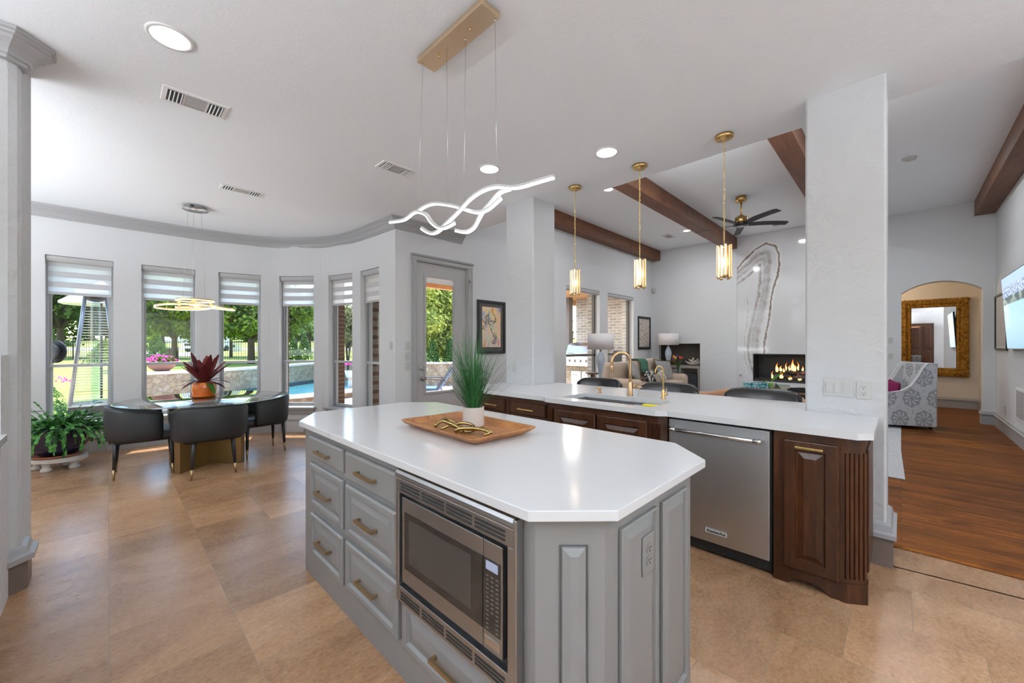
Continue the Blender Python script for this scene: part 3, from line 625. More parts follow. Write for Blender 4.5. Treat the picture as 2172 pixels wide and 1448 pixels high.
# ------------------------------------------------------------------ kitchen island
def pull(name, parent, O, U, V, N, length, mat, th=.012, out=.032):
    """square bar pull centred on O, running along U"""
    b_ = MB(); h_ = length / 2
    b_.obox(O, U, V, N, -h_, h_, -th / 2, th / 2, out - th, out); b_.obox(O, U, V, N, -h_, -h_ + th, -th / 2, th / 2, 0, out - th); b_.obox(O, U, V, N, h_ - th, h_, -th / 2, th / 2, 0, out - th)
    return b_.build(name, mat, parent, bevel=.001)
RAISED = [(0, 0), (0, .014), (.006, .021), (.010, .022), (.045, .022), (.048, .016), (.052, .012), (.062, .011), (.085, .019), (.088, .019)]
def raised(fw, rise=.022, depth=.010, mold=.03):
    return [(0, 0), (0, rise - .008), (.007, rise - .001), (.011, rise), (fw, rise), (fw + .003, rise - .006), (fw + .007, depth), (fw + .012, depth), (fw + .012 + mold, rise - .004), (fw + .016 + mold, rise - .004)]
FLAT = [(0, 0), (0, .012), (.004, .017), (.010, .022), (.014, .022)]
isl = thing('kitchen_island_cabinet', 'grey painted kitchen island cabinet with raised panels and drawers', 'kitchen island', (1.30, 1.60, 0))
IX0, IX1, IY0, IY1, CH = .847, 1.785, .60, 2.77, .14
body = [(IX0 + CH, IY0), (IX1 - .16, IY0), (IX1, IY0 + .16), (IX1, IY1 - CH), (IX1 - CH, IY1), (IX0 + CH, IY1), (IX0, IY1 - CH - .02), (IX0, IY0 + CH)]
MY0, MY1 = .795, 1.462          # microwave trim
b_ = MB(); b_.prism(body, 0, .89); b_.build('body', m_island, isl)
NX = Vector((-1, 0, 0)); UY = Vector((0, -1, 0))
def drawer(y_hi, y_lo, z0, z1, prof, plen, pz=None):
    d = MB(); d.nest((IX0, y_hi, z0), UY, Z, NX, y_hi - y_lo, z1 - z0, prof); o = d.build('drawer', m_island, isl)
    pull('drawer_pull', o, Vector((IX0 - .019, (y_hi + y_lo) / 2, pz or (z0 + z1) / 2)), UY, Z, NX, plen, m_bronze)
drawer(2.495, 2.022, .722, .842, FLAT, .175, .776); drawer(1.985, 1.485, .705, .842, FLAT, .178, .774)
drawer(2.480, 2.022, .435, .685, raised(.032), .175, .552); drawer(1.985, 1.485, .425, .678, raised(.032), .178, .552)
drawer(2.470, 2.022, .150, .395, raised(.032), .170, .272); drawer(1.985, 1.475, .160, .396, raised(.032), .178, .268)
d = MB(); d.nest((IX0, 1.437, .150), UY, Z, NX, 1.437 - .80, .205, raised(.035)); o = d.build('drawer', m_island, isl); pull('drawer_pull', o, Vector((IX0 - .019, 1.085, .245)), UY, Z, NX, .24, m_bronze, .013)
# chamfer panel and end panels
A_, B_ = Vector((IX0, IY0 + CH, 0)), Vector((IX0 + CH, IY0, 0)); U_ = (B_ - A_).normalized(); N_ = Vector((U_.y, -U_.x, 0)); L_ = (B_ - A_).length
PAN = [(0, 0), (.002, -.004), (.006, -.004), (.008, .001), (.030, .009), (.034, .009)]
d = MB(); d.nest(A_ + U_ * (.068) + Z * .06 + N_ * .004, U_, Z, N_, L_ - .116, .745, PAN); d.build('corner_panel', m_island, isl)
for xa, xb in ((1.062, 1.300), (1.345, 1.560)):
    d = MB(); d.nest((xa, IY0 - .001, .10), X, Z, -Y, xb - xa, .725, [(0, .001), (0, .010), (.005, .014), (.009, .010), (.013, .002), (.045, .012), (.05, .012)]); d.build('end_panel', m_island, isl)
# drawer-stack stiles give the shadow gaps their depth
wt = thing('island_worktop', 'white quartz island worktop with clipped corners', 'worktop', (1.31, 1.69, .90))
top = [(.797, .718), (.981, .552), (1.648, .552), (1.838, .742), (1.838, 2.655), (1.650, 2.840), (.976, 2.745), (.797, 2.565)]
b_ = MB(); b_.prism([(.797, .722), (.972, .550), (1.648, .550), (1.838, .745), (1.838, 2.650), (1.655, 2.838), (.975, 2.838 - .0), (.797, 2.655 - .085)], .889, .92)
b_.build('slab', m_quartz, wt, bevel=.003)
# outlet on the island end
def outlet_plate(t_, O, U, N, w_=.07, h_=.115, mat=None, gfci=False, scale=1):
    mat = mat or m_plastic
    p_ = MB(); p_.obox(O, U, Z, N, -w_ / 2, w_ / 2, -h_ / 2, h_ / 2, 0, .006); p_.build('face_plate', mat, t_, bevel=.003)
    O = Vector(O); s_ = MB()
    if gfci: s_.obox(O, U, Z, N, -.017, .017, -.034, .034, .005, .009)
    for dz in (.0195, -.0195):
        k = MB()
        if not gfci: s_.cyl(O + Z * dz + Vector(N) * .005, O + Z * dz + Vector(N) * .009, .0165, seg=20)
        for du in (-.0065, .0065): k.obox(O + Z * (dz + .003), U, Z, N, du - .001, du + .001, -.004, .004, .0085, .0098)
        k.obox(O + Z * (dz - .008), U, Z, N, -.0025, .0025, -.0025, .0025, .0085, .0098)
        k.build('socket_slots', m_dark, t_)
    s_.build('receptacle', mat, t_, bevel=.001)
t_ = thing('wall_outlet', 'grey electrical outlet on the end panel of the island', 'outlet', (1.222, IY0 - .013, .697)); outlet_plate(t_, (1.222, IY0 - .013, .697), X, -Y, .078, .125, m_island)
# ------------------------------------------------------------------ microwave
mw = thing('built_in_microwave', 'stainless built-in microwave with vented trim frame in the island', 'microwave', (IX0, 1.13, .62))
x1 = IX0 - .001
mb = MB()   # trim frame: bars round the opening, rounded on top
for (ya, yb, za, zb) in ((MY0, MY1, .782, .838), (MY0, MY1, .345, .408), (MY1 - .022, MY1, .408, .782), (MY0, MY0 + .026, .408, .782)):
    mb.obox((x1, 0, 0), NX, Y, Z, 0, .030, ya, yb, za, zb)
mb.build('trim_frame', m_mwsteel, mw, bevel=.002)
tp = MB(); tp.oprism((0, 0, 0), NX, Z, Y, [(-x1, .838), (-x1 + .030, .838), (-x1 + .034, .846), (-x1 + .033, .858), (-x1 + .026, .868), (-x1 + .012, .872), (-x1, .872)], MY0, MY1); tp.build('top_bullnose', m_mwsteel, mw, smooth=False)
sd = MB(); sd.obox((x1, 0, 0), NX, Y, Z, 0, .033, MY0 - .012, MY0 + .002, .345, .868); sd.build('side_return', m_mwsteel, mw, bevel=.003)
for zz in (.793, .358):
    for k in range(4):
        ya = MY0 + .036 + k * .152; v_ = MB()
        for j in range(3): v_.obox((x1 - .030, 0, 0), NX, Y, Z, -.001, .0012, ya, ya + .137, zz + j * .0125, zz + j * .0125 + .0075)
        v_.build('vent_slots', m_dark, mw)
cv = MB(); cv.obox((x1, 0, 0), NX, Y, Z, 0, .006, MY0 + .026, MY1 - .022, .408, .782); cv.build('cavity', m_dark, mw)
D0, D1, DM = .848, 1.425, .936; za, zb = .428, .765
md = MB(); md.obox((x1, 0, 0), NX, Y, Z, .006, .024, DM + .001, D1, za, zb); o = md.build('door', m_mwsteel, mw, bevel=.002)
gw = MB(); gw.obox((x1, 0, 0), NX, Y, Z, .023, .0255, DM + .001, D1 - .022, .487, .712); ow = gw.build('window', m_mwglass, o)
sc_ = MB(); sc_.obox((x1, 0, 0), NX, Y, Z, .025, .0262, DM + .055, D1 - .055, .517, .69); ow2 = sc_.build('window_screen', M('oven_screen_mesh', (.04, .037, .034, 1), .10, spec=.5).m, o)
cp = MB(); cp.obox((x1, 0, 0), NX, Y, Z, .006, .024, D0, DM - .002, za, zb); o = cp.build('control_panel', m_mwsteel, mw, bevel=.002)
kp = MB(); kp.obox((x1, 0, 0), NX, Y, Z, .0235, .0252, D0 + .008, DM - .004, .487, .712); kp.build('keypad', m_mwglass, o)
dp = MB(); dp.obox((x1, 0, 0), NX, Y, Z, .025, .0262, D0 + .018, DM - .016, .678, .705); dp.build('display', emis('blue_grey_display', (.20, .22, .30, 1), .6), o)
ky = MB(); kl = M('key_print', (.12, .11, .10, 1), .6).m
for r_ in range(13):
    for c_ in range(3):
        if r_ > 3 or c_ != 1: ky.obox((x1, 0, 0), NX, Y, Z, .025, .0256, D0 + .016 + c_ * .022, D0 + .028 + c_ * .022, .495 + r_ * .0135, .4985 + r_ * .0135)
ky.build('keys', kl, o)
ob = MB(); ob.obox((x1, 0, 0), NX, Y, Z, .0235, .026, D0 + .010, DM - .010, .444, .471); ob.build('open_button', m_steelh, o, bevel=.002)
# ------------------------------------------------------------------ sink peninsula
PX = 2.752                      # carcass face
pw = thing('peninsula_worktop', 'white quartz peninsula worktop with an undermount sink cut-out', 'worktop', (3.28, 1.78, .90))
SX0, SX1, SY0, SY1 = 2.795, 3.195, 1.312, 2.150
z0, z1 = .883, .92
w_ = MB()
w_.prism([(2.648, 1.215), (2.695, 1.150), (SX0, 1.150), (SX0, SY1 + .04), (2.655, 2.235 - .03), (2.650, 2.19)], z0, z1)
w_.prism([(2.655, 2.205), (SX0, SY1 + .04), (SX0, 3.465), (2.78, 3.465), (2.695, 3.38), (2.695, 2.262)], z0, z1)
w_.prism([(2.695, 1.150), (2.695, .160), (2.755, .100), (3.395, .100), (3.395, SY0), (SX0, SY0), (SX0, 1.150)], z0, z1)
w_.prism([(SX0, SY1), (SX1, SY1), (SX1, 3.465), (SX0, 3.465)], z0, z1)
w_.prism([(SX1, SY0), (3.395, SY0), (3.395, 3.465), (SX1, 3.465)], z0, z1)
w_.prism([(3.395, .482), (3.86, .482), (3.86, 2.997), (3.395, 2.997)], z0, z1)
w_.build('slab', m_quartz, pw)
# end cabinet with fluted pilaster
NXp = Vector((-1, 0, 0))
def wdoor(parent, y_hi, y_lo, z0_, z1_, x_, fw=.06, name='door', pullz=None, plen=.15, prof=None, pm_=None, py=None):
    d_ = MB(); d_.nest((x_, y_hi, z0_), UY, Z, NXp, y_hi - y_lo, z1_ - z0_, prof or raised(fw, .022, .008, .03)); o_ = d_.build(name, m_walnut, parent)
    if pullz: pull('door_pull' if name == 'door' else 'drawer_pull', o_, Vector((x_ - .020, py or (y_hi + y_lo) / 2, pullz)), UY, Z, NXp, plen, pm_ or m_goldpull)
    return o_
def pilaster(parent, xf, y_hi, y_lo, z0_, z1_):
    p_ = MB(); w2 = y_hi - y_lo; n_ = 5; fr_ = [(0, 0), (0, .012)]
    st = w2 / (n_ * 2 + 1)
    poly = [(0, 0), (0, .013)]
    for i in range(n_):
        a = st * (1 + 2 * i); poly += [(a, .013), (a + st * .2, .006), (a + st * .5, .003), (a + st * .8, .006), (a + st, .013)]
    poly += [(w2, .013), (w2, 0)]
    p_.oprism((xf, y_hi, 0), UY, NXp, Z, poly, z0_, z1_); return p_.build('fluted_pilaster', m_walnut, parent)
ec = thing('end_base_cabinet', 'dark wood base cabinet with fluted corner at the near end of the peninsula', 'base cabinet', (PX, .33, 0))
c_ = MB(); Y0_, Y1_ = .135, .538
c_.prism([(PX, Y1_), (PX, .215), (PX + .05, .135), (3.37, .135), (3.37, Y1_)], .125, z0)
c_.box(PX + .07, 3.37, .16, Y1_ - .01, 0, .125)
# arched toe rail with bracket feet
c_.oprism((PX, Y1_, 0), UY, Z, -NXp, [(0, 0), (.07, 0), (.085, .02), (.12, .04), (.21, .04), (.245, .02), (.265, 0), (.323, 0), (.323, .126), (0, .126)], 0, .05)
c_.prism([(PX, .215), (PX + .05, .135), (PX + .10, .135), (PX + .05, .215)], 0, .126)
c_.prism([(PX - .004, .235), (PX - .004, .205), (PX + .052, .125), (PX + .12, .125), (PX + .12, .235)], 0, .105)
c_.build('carcass', m_walnut, ec)
wdoor(ec, .490, .236, .098, .837, PX, .058, pullz=.800, plen=.125, py=.365)
ua = Vector((PX, .215, 0)); ub = Vector((PX + .05, .135, 0)); uu = (ub - ua).normalized(); un = Vector((uu.y, -uu.x, 0))
p_ = MB(); L2 = (ub - ua).length; poly = [(0, 0), (0, .013)]; st = L2 / 9
for i in range(4): a = st * (1 + 2 * i); poly += [(a, .013), (a + st * .25, .005), (a + st * .75, .005), (a + st, .013)]
poly += [(L2, .013), (L2, 0)]; p_.oprism(ua, uu, un, Z, poly, .13, .800); p_.build('fluted_pilaster', m_walnut, ec)
p_ = MB(); p_.obox((3.0, .135, .15), X, Z, -Y, -.14, .30, 0, .66, 0, .012); p_.build('side_panel', m_walnut, ec, bevel=.003)
# dishwasher
dwm = thing('dishwasher', 'stainless steel dishwasher with bar handle under the peninsula worktop', 'dishwasher', (PX, .85, 0))
d_ = MB(); d_.box(PX + .02, 3.3, .548, 1.164, .02, .875); d_.build('tub', m_dark, dwm)
d_ = MB(); d_.box(PX - .010, PX + .02, .556, 1.158, .092, .862); d_.build('front_panel', m_steel, dwm, bevel=.003)
d_ = MB(); d_.tube([(PX - .052, .598, .800), (PX - .052, 1.130, .800)], .0125, 16); o = d_.build('handle', m_steelh, dwm)
for yy in (.610, 1.118):
    d_ = MB(); d_.tube([(PX - .010, yy, .800), (PX - .052, yy, .800)], .010, 10); d_.tube([(PX - .052, yy - .020, .800), (PX - .052, yy + .020, .800)], .0150, 16)
    d_.build('handle_bracket', m_steelh, dwm)
d_ = MB(); d_.obox((PX - .010, 0, 0), NXp, Y, Z, 0, .003, .783, .918, .150, .188); o = d_.build('badge', M('badge_plate', (.62, .62, .62, 1), .4).m, dwm, bevel=.001)
d_ = MB(); frame_b = ((.783, .918, .150, .153), (.783, .918, .185, .188), (.783, .786, .150, .188), (.915, .918, .150, .188))
for q_ in frame_b: d_.obox((PX - .013, 0, 0), NXp, Y, Z, 0, .001, *q_)
d_.build('badge_border', m_steelh, o)
cu = bpy.data.curves.new('lettering', 'FONT'); cu.body = 'KitchenAid'; cu.size = .0245; cu.extrude = .0006; cu.offset = .0005; cu.align_x = 'CENTER'; cu.align_y = 'CENTER'; cu.materials.append(m_black)
tf0 = bpy.data.objects.new('lettering_source', cu); lm = bpy.data.meshes.new_from_object(tf0); bpy.data.objects.remove(tf0)
tx = bpy.data.objects.new('lettering', lm); col.objects.link(tx); tx.parent = o; tx.matrix_basis = wm(o).inverted() @ Matrix.Translation((PX - .0142, .8505, .1675)) @ Matrix(((0, 0, -1, 0), (-1, 0, 0, 0), (0, 1, 0, 0), (0, 0, 0, 1))); tx.scale = (1, 1, 1)
# sink base, bumped out
sb = thing('sink_base_cabinet', 'dark wood sink base cabinet with two doors, bumped forward', 'base cabinet', (2.69, 1.7, 0))
c_ = MB(); SXF = 2.70
c_.prism([(SXF, 2.195), (SXF, 1.215), (SXF + .045, 1.168), (2.79, 1.168), (2.79, 2.235), (SXF + .04, 2.235)], .10, z0); c_.box(2.79, 3.40, 1.168, 1.30, .10, z0); c_.box(2.79, 3.40, 2.16, 2.235, .10, z0); c_.box(3.2, 3.40, 1.30, 2.16, .10, z0); c_.box(2.79, 3.2, 1.30, 2.16, .10, .62); c_.box(2.78, 3.3, 1.17, 2.23, 0, .10); c_.build('carcass', m_walnut, sb)
wdoor(sb, 2.135, 1.722, .16, .834, SXF, .058, pullz=.60, plen=.13, py=1.76); wdoor(sb, 1.706, 1.292, .16, .834, SXF, .058, pullz=.60, plen=.13, py=1.67)
pilaster(sb, SXF, 1.262, 1.200, .16, .824); pilaster(sb, SXF, 2.205, 2.155, .16, .824)
# drawer cabinets left of the sink
for (ya, yb, lab) in ((2.74, 2.245, 'dark wood drawer cabinet between the sink base and the far column'), (3.40, 2.745, 'dark wood drawer cabinet at the far end of the peninsula, behind the grass plant')):
    cab = thing('drawer_base_cabinet', lab, 'base cabinet', (PX, (ya + yb) / 2, 0), 0, 'dark wood drawer cabinets of the peninsula')
    c_ = MB(); c_.box(PX, 3.40, yb, ya, .10, z0); c_.box(PX + .06, 3.38, yb, ya, 0, .10); c_.build('carcass', m_walnut, cab)
    first = yb < 2.5
    a, b2 = (2.712, 2.268) if first else (3.14, 2.790)
    wdoor(cab, a, b2, .720, .842, PX, name='drawer', prof=FLAT, pullz=.776, plen=.20 if first else .17)
    if first: wdoor(cab, a, b2, .13, .700, PX, .05, pullz=.64, plen=.13)
    else: wdoor(cab, a, b2, .13, .700, PX, .035, pullz=.64, plen=.13)
bp_ = thing('bar_back_panel', 'dark wood back of the peninsula under the bar overhang', 'panel', (3.42, 1.75, 0)); c_ = MB(); c_.box(3.402, 3.44, .49, 2.99, 0, z0); c_.build('panel', m_walnut, bp_)
# sink
sk = thing('undermount_sink', 'stainless undermount sink basin in the peninsula', 'sink', (3.0, 1.73, .88))
s_ = MB(); e_ = .004
for q_ in ((SX0 - .012, SX0 + e_, SY0 - .012, SY1 + .012), (SX1 - e_, SX1 + .012, SY0 - .012, SY1 + .012), (SX0, SX1, SY0 - .012, SY0 + e_), (SX0, SX1, SY1 - e_, SY1 + .012)): s_.box(*q_, .655, .882)
s_.box(SX0, SX1, SY0, SY1, .650, .658); s_.build('basin', m_mwsteel, sk)
s_ = MB(); s_.cyl((3.0, 1.73, .658), (3.0, 1.73, .662), .045, seg=24); s_.build('drain', m_steelh, sk)
sp = thing('dish_sponge', 'bright yellow dish scrubber lying in the sink corner', 'sponge', (3.10, 1.44, .87)); s_ = MB(); s_.rbox(3.06, 3.13, 1.37, 1.52, .862, .892, .012); s_.build('scrubber', M('yellow_plastic', (.72, .62, .01, 1), .5).m, sp)
s_ = MB(); s_.cyl((3.09, 1.51, .872), (3.09, 1.60, .872), .008); s_.build('handle', M('clear_handle', (.5, .5, .5, 1), .2).m, sp)
s_ = MB(); s_.tube([(2.84, 1.32, .852), (2.84, 1.56, .852)], .004); s_.tube([(3.18, 1.32, .852), (3.18, 1.56, .852)], .004)
for k in range(12): s_.tube([(2.84, 1.325 + k * .021, .855), (3.18, 1.325 + k * .021, .855)], .002)
s_.build('sink_rack', m_steelh, sk)
# faucets
def arc_pts(c, r, a0, a1, n_, u): c = Vector(c); u = Vector(u); return [c + u * (r * math.cos(a)) + Z * (r * math.sin(a)) for a in (a0 + (a1 - a0) * k / n_ for k in range(n_ + 1))]
m_fau = metal('champagne_bronze_faucet', (.55, .36, .20, 1), .28)
t_ = thing('kitchen_faucet', 'tall bronze gooseneck pull-down kitchen faucet behind the sink', 'faucet', (3.322, 1.757, .92))
F = Vector((3.322, 1.757, .92)); fd = Vector((-.70, .71, 0)).normalized()
s_ = MB(); s_.lathe([(.027, 0), (.027, .006), (.0225, .010), (.0225, .115), (.020, .122), (.015, .128)], 24, F); s_.build('body', m_fau, t_)
s_ = MB(); R_ = .083; s_.tube([F + Z * .12, F + Z * .20, F + Z * .307] + [F + fd * (R_ - R_ * math.cos(a)) + Z * (.307 + R_ * math.sin(a)) for a in (PI * k / 14 for k in range(1, 15))] + [F + fd * 2 * R_ + Z * .295], .0135, 16); s_.build('spout', m_fau, t_)
s_ = MB(); s_.lathe([(.0145, .205), (.017, .21), (.0165, .25), (.0145, .30)], 20, F + fd * 2 * R_); o = s_.build('spray_head', m_fau, t_)
s_ = MB(); s_.obox(F + fd * 2 * R_ + Z * .262, Vector((.71, .70, 0)), Z, Vector((-.70, -.71, 0)), -.004, .004, -.016, .012, .013, .0185); s_.build('spray_button', m_black, o)
s_ = MB(); hd_ = Vector((.70, -.71, 0)); s_.tube([F + Z * .085 + hd_ * .02, F + Z * .085 + hd_ * .050], .015, 16); s_.tube([F + Z * .085 + hd_ * .045, F + Z * .075 + hd_ * .095, F + Z * .07 + hd_ * .115], [.006, .007, .005], 10); s_.build('lever', m_fau, t_)
t_ = thing('filter_faucet', 'slim brass filtered-water faucet near the end of the sink', 'faucet', (3.311, 1.447, .92)); F = Vector((3.311, 1.447, .92))
s_ = MB(); s_.lathe([(.022, 0), (.022, .004), (.0135, .012), (.0135, .07), (.010, .078), (.0055, .085)], 20, F); s_.build('body', m_brass, t_)
s_ = MB(); R_ = .033; s_.tube([F + Z * .08, F + Z * .228] + [F + fd * (R_ - R_ * math.cos(a)) + Z * (.228 + R_ * math.sin(a) * 1.5) for a in (PI * k / 12 for k in range(1, 13))] + [F + fd * (2 * R_ + .003) + Z * .215], .0058, 10); s_.build('spout', m_brass, t_)
s_ = MB(); s_.tube([F + Z * .036, F + Z * .036 + hd_ * .036], .0105, 14); s_.tube([F + Z * .036 + hd_ * .026, F + Z * .085 + hd_ * .028], .0042, 8); s_.build('lever', m_brass, t_)
t_ = thing('soap_dispenser', 'small bronze soap dispenser pump left of the faucet', 'soap dispenser', (3.296, 2.06, .92)); F = Vector((3.296, 2.06, .92))
s_ = MB(); s_.lathe([(.021, 0), (.021, .005), (.012, .012), (.011, .028), (.017, .034), (.017, .052), (.010, .058)], 20, F); s_.build('body', m_fau, t_)
s_ = MB(); s_.tube([F + Z * .043, F + Z * .046 + fd * .03, F + Z * .042 + fd * .052], [.008, .006, .005], 10); s_.build('spout', m_fau, t_)
# ------------------------------------------------------------------ tray group on the island
tr_ = thing('serving_tray', 'rectangular acacia wood tray with sloped sides on the island', 'tray', (1.345, 1.66, .92))
def tilted(mb, c, hw, hl, rz, layers, name, mat, parent, **k):
    pass
s_ = MB(); cx_, cy_ = 1.330, 1.655
def rrect(hx, hy, r, n_=5):
    out = []
    for sx_, sy_, a0 in ((1, 1, 0), (-1, 1, PI / 2), (-1, -1, PI), (1, -1, 3 * PI / 2)):
        for k in range(n_ + 1): a = a0 + PI / 2 * k / n_; out.append((sx_ * (hx - r) + r * math.cos(a), sy_ * (hy - r) + r * math.sin(a)))
    return out
def loft(mb, O, loops, rz=0):
    O = Vector(O); last = None; R3 = Matrix.Rotation(rz, 3, 'Z')
    for i, (pl, z) in enumerate(loops):
        r = [mb.b.verts.new(O + R3 @ Vector((x, y, z))) for x, y in pl]
        if last is None: mb.b.faces.new(r[::-1])
        else:
            for k in range(len(r)): mb.b.faces.new((last[k], last[(k + 1) % len(r)], r[(k + 1) % len(r)], r[k]))
        last = r
    mb.b.faces.new(last)
HX, HY = .205, .330
loft(s_, (cx_, cy_, .92), [(rrect(HX - .045, HY - .045, .03), .001), (rrect(HX - .012, HY - .012, .025), .022), (rrect(HX, HY, .02), .034), (rrect(HX, HY, .02), .040), (rrect(HX - .016, HY - .016, .012), .040), (rrect(HX - .05, HY - .05, .02), .014)], math.radians(-2))
s_.build('tray_body', m_tray, tr_)
gp = thing('potted_grass', 'tall artificial grass in a ribbed blush pot on the island tray', 'potted plant', (1.384, 1.654, .934))
P0 = Vector((1.384, 1.654, .934)); s_ = MB(); pr = [(.0, 0), (.052, 0), (.056, .004)]
for k in range(13): z = .006 + k * .0076; pr += [(.0585, z), (.0575, z + .003), (.0583, z + .0068)]
pr += [(.0600, .106), (.056, .107), (.054, .095), (.0, .094)]
s_.lathe([(max(r, .001), z) for r, z in pr], 40, P0); s_.build('pot', m_ceram, gp)
s_ = MB(); random.seed(11)
for k in range(420):
    a = random.uniform(0, 2 * PI); r0 = random.uniform(0, .04); spread = abs(random.gauss(0, .62)); hgt = random.uniform(.22, .50) * (1 - .25 * min(spread, 1)); out = .02 + min(spread, 1.15) * hgt * .74
    if k % 7 == 0: hgt *= .55
    wd = random.uniform(.0016, .0034); base = P0 + Vector((math.cos(a) * r0, math.sin(a) * r0, .09)); dr_ = Vector((math.cos(a), math.sin(a), 0)); sd_ = Vector((-dr_.y, dr_.x, 0)); prev = None
    curl = random.uniform(.9, 1.9)
    for j in range(6):
        t2 = j / 5; c3_ = base + dr_ * (out * t2 ** curl) + Z * (hgt * (t2 - .10 * t2 ** 2 * min(spread, 1))); w2 = wd * (1 - t2 * .93)
        vv = [s_.b.verts.new(c3_ - sd_ * w2), s_.b.verts.new(c3_ + sd_ * w2)]
        if prev: s_.b.faces.new((prev[0], prev[1], vv[1], vv[0]))
        prev = vv
s_.build('grass_blades', m_blade, gp)
kn_ = thing('gold_link_sculpture', 'gold link sculpture of crossed twigs lying on the island tray', 'ornament', (1.27, 1.62, .934))
def twig(p_, r=.008): 
    s2 = MB(); pts = catmull(p_, 6); n_ = len(pts); s2.tube([Vector(v) for v in pts], [r * (.75 + .35 * abs(math.sin(i * 1.3))) for i in range(n_)], 10); return s2
zz = .944
for pts in ([(1.185, 1.72, zz + .004), (1.22, 1.735, zz + .022), (1.29, 1.79, zz + .024), (1.33, 1.80, zz + .010), (1.34, 1.75, zz)], [(1.165, 1.70, zz + .016), (1.21, 1.70, zz + .034), (1.235, 1.64, zz + .022), (1.25, 1.58, zz), (1.22, 1.56, zz - .002)],
            [(1.235, 1.66, zz + .010), (1.28, 1.62, zz + .026), (1.30, 1.56, zz + .020), (1.275, 1.52, zz + .004), (1.23, 1.54, zz)], [(1.185, 1.545, zz), (1.19, 1.53, zz + .022), (1.235, 1.46, zz + .028), (1.27, 1.40, zz + .014), (1.245, 1.41, zz + .002)], [(1.215, 1.60, zz), (1.24, 1.54, zz + .012), (1.285, 1.44, zz + .016), (1.30, 1.41, zz + .002)], [(1.19, 1.68, zz + .0), (1.24, 1.665, zz + .014), (1.27, 1.66, zz)]):
    twig(pts).build('link', metal('polished_gold', (.40, .29, .12, 1), .22), kn_)
# ------------------------------------------------------------------ counter at the left edge
lc = thing('left_base_cabinet', 'grey base cabinet at the left edge of the frame', 'base cabinet', (-.7, 2.7, 0)); c_ = MB(); c_.box(-1.0, -.405, 2.0, 3.235, .1, .88); c_.box(-1.0, -.46, 2.0, 3.235, 0, .1); c_.build('carcass', m_trim, lc)
pull('door_pull', lc, Vector((-.405, 2.75, .80)), -Y, Z, X, .14, m_steelh); 
d_ = MB(); d_.nest((-.405, 2.3, .14), Y, Z, X, .9, .70, raised(.06)); d_.build('door', m_trim, lc)
lw_ = thing('left_worktop', 'white worktop at the left edge of the frame', 'worktop', (-.7, 2.7, .9)); c_ = MB(); c_.box(-1.0, -.363, 2.0, 3.254, .882, .92); c_.build('slab', m_quartz, lw_, bevel=.003)
c_ = MB(); c_.box(-.95, -.385, 3.256, 3.488, 0, 1.32); struct('wall_low', c_, m_wall, label='low white wall between the left worktop and the column')

tc_ = thing('mirror_reflection_cabinet', 'unseen dark wood cabinet added for the brown reflection in the gilt mirror', 'cabinet', (-2.5, -.8, 0)); c_ = MB(); c_.box(-2.79, -2.25, -1.15, -.35, 0, 2.5); c_.build('carcass', m_walnut, tc_)  # added behind the camera as the mirror's dark reflection, in place of a door
for ya in (-1.13, -.745):
    for za_, zb_ in ((.12, 1.2), (1.25, 2.4)): c_ = MB(); c_.nest((-2.25, ya, za_), Y, Z, X, .375, zb_ - za_, raised(.06)); c_.build('door', m_walnut, tc_)
# ------------------------------------------------------------------ ceiling fixtures
ch = thing('wave_chandelier', 'white glowing LED wave chandelier hung on thin wires over the island', 'chandelier', (1.34, 1.75, HK))
s_ = MB(); s_.box(1.276, 1.400, 1.463, 2.040, HK - .032, HK); s_.build('canopy', m_champ, ch, bevel=.001)
def ribbon(mb, pts, hw_, z0_, z1_):
    P = catmull(pts, 5); last = None
    for i, p_ in enumerate(P):
        d_ = (P[min(i + 1, len(P) - 1)] - P[max(i - 1, 0)]); d_.normalize(); s2 = Vector((d_.y, -d_.x, 0)); s2 = s2.normalized() if s2.length > .01 else X.copy(); n_ = s2.cross(d_)
        if n_.z < 0: n_ = -n_
        r = [mb.b.verts.new(p_ + s2 * a + n_ * b2) for a, b2 in ((-hw_, z0_), (hw_, z0_), (hw_, z1_), (-hw_, z1_))]
        if last:
            for k in range(4): mb.b.faces.new((last[k], last[(k + 1) % 4], r[(k + 1) % 4], r[k]))
        else: mb.b.faces.new(r[::-1])
        last = r
    mb.b.faces.new(last)
WV = [[(1.3, 2.408, 2.186), (1.3, 2.229, 2.161), (1.3, 2.119, 2.178), (1.3, 2.061, 2.169), (1.3, 1.981, 2.133), (1.3, 1.928, 2.08), (1.3, 1.863, 2.037), (1.3, 1.796, 2.02), (1.3, 1.71, 2.028)],
 [(1.36, 2.162, 2.216), (1.36, 2.062, 2.224), (1.36, 1.977, 2.214), (1.36, 1.895, 2.19), (1.36, 1.789, 2.152), (1.36, 1.709, 2.117), (1.36, 1.633, 2.084), (1.36, 1.572, 2.067), (1.36, 1.509, 2.067), (1.36, 1.453, 2.084), (1.36, 1.412, 2.099)],
 [(1.33, 2.078, 2.083), (1.33, 2.017, 2.048), (1.33, 1.963, 2.028), (1.33, 1.896, 2.029), (1.33, 1.828, 2.055), (1.33, 1.75, 2.082), (1.33, 1.688, 2.107), (1.33, 1.632, 2.132), (1.33, 1.559, 2.151), (1.33, 1.476, 2.155), (1.33, 1.402, 2.144), (1.33, 1.309, 2.113), (1.33, 1.237, 2.1), (1.33, 1.154, 2.095), (1.33, 1.057, 2.088)],
 [(1.37, 1.791, 2.018), (1.37, 1.73, 1.998), (1.37, 1.681, 1.99), (1.37, 1.629, 2.003), (1.37, 1.591, 2.039), (1.37, 1.555, 2.071), (1.37, 1.506, 2.095), (1.37, 1.451, 2.124), (1.37, 1.412, 2.135), (1.37, 1.359, 2.132)]]
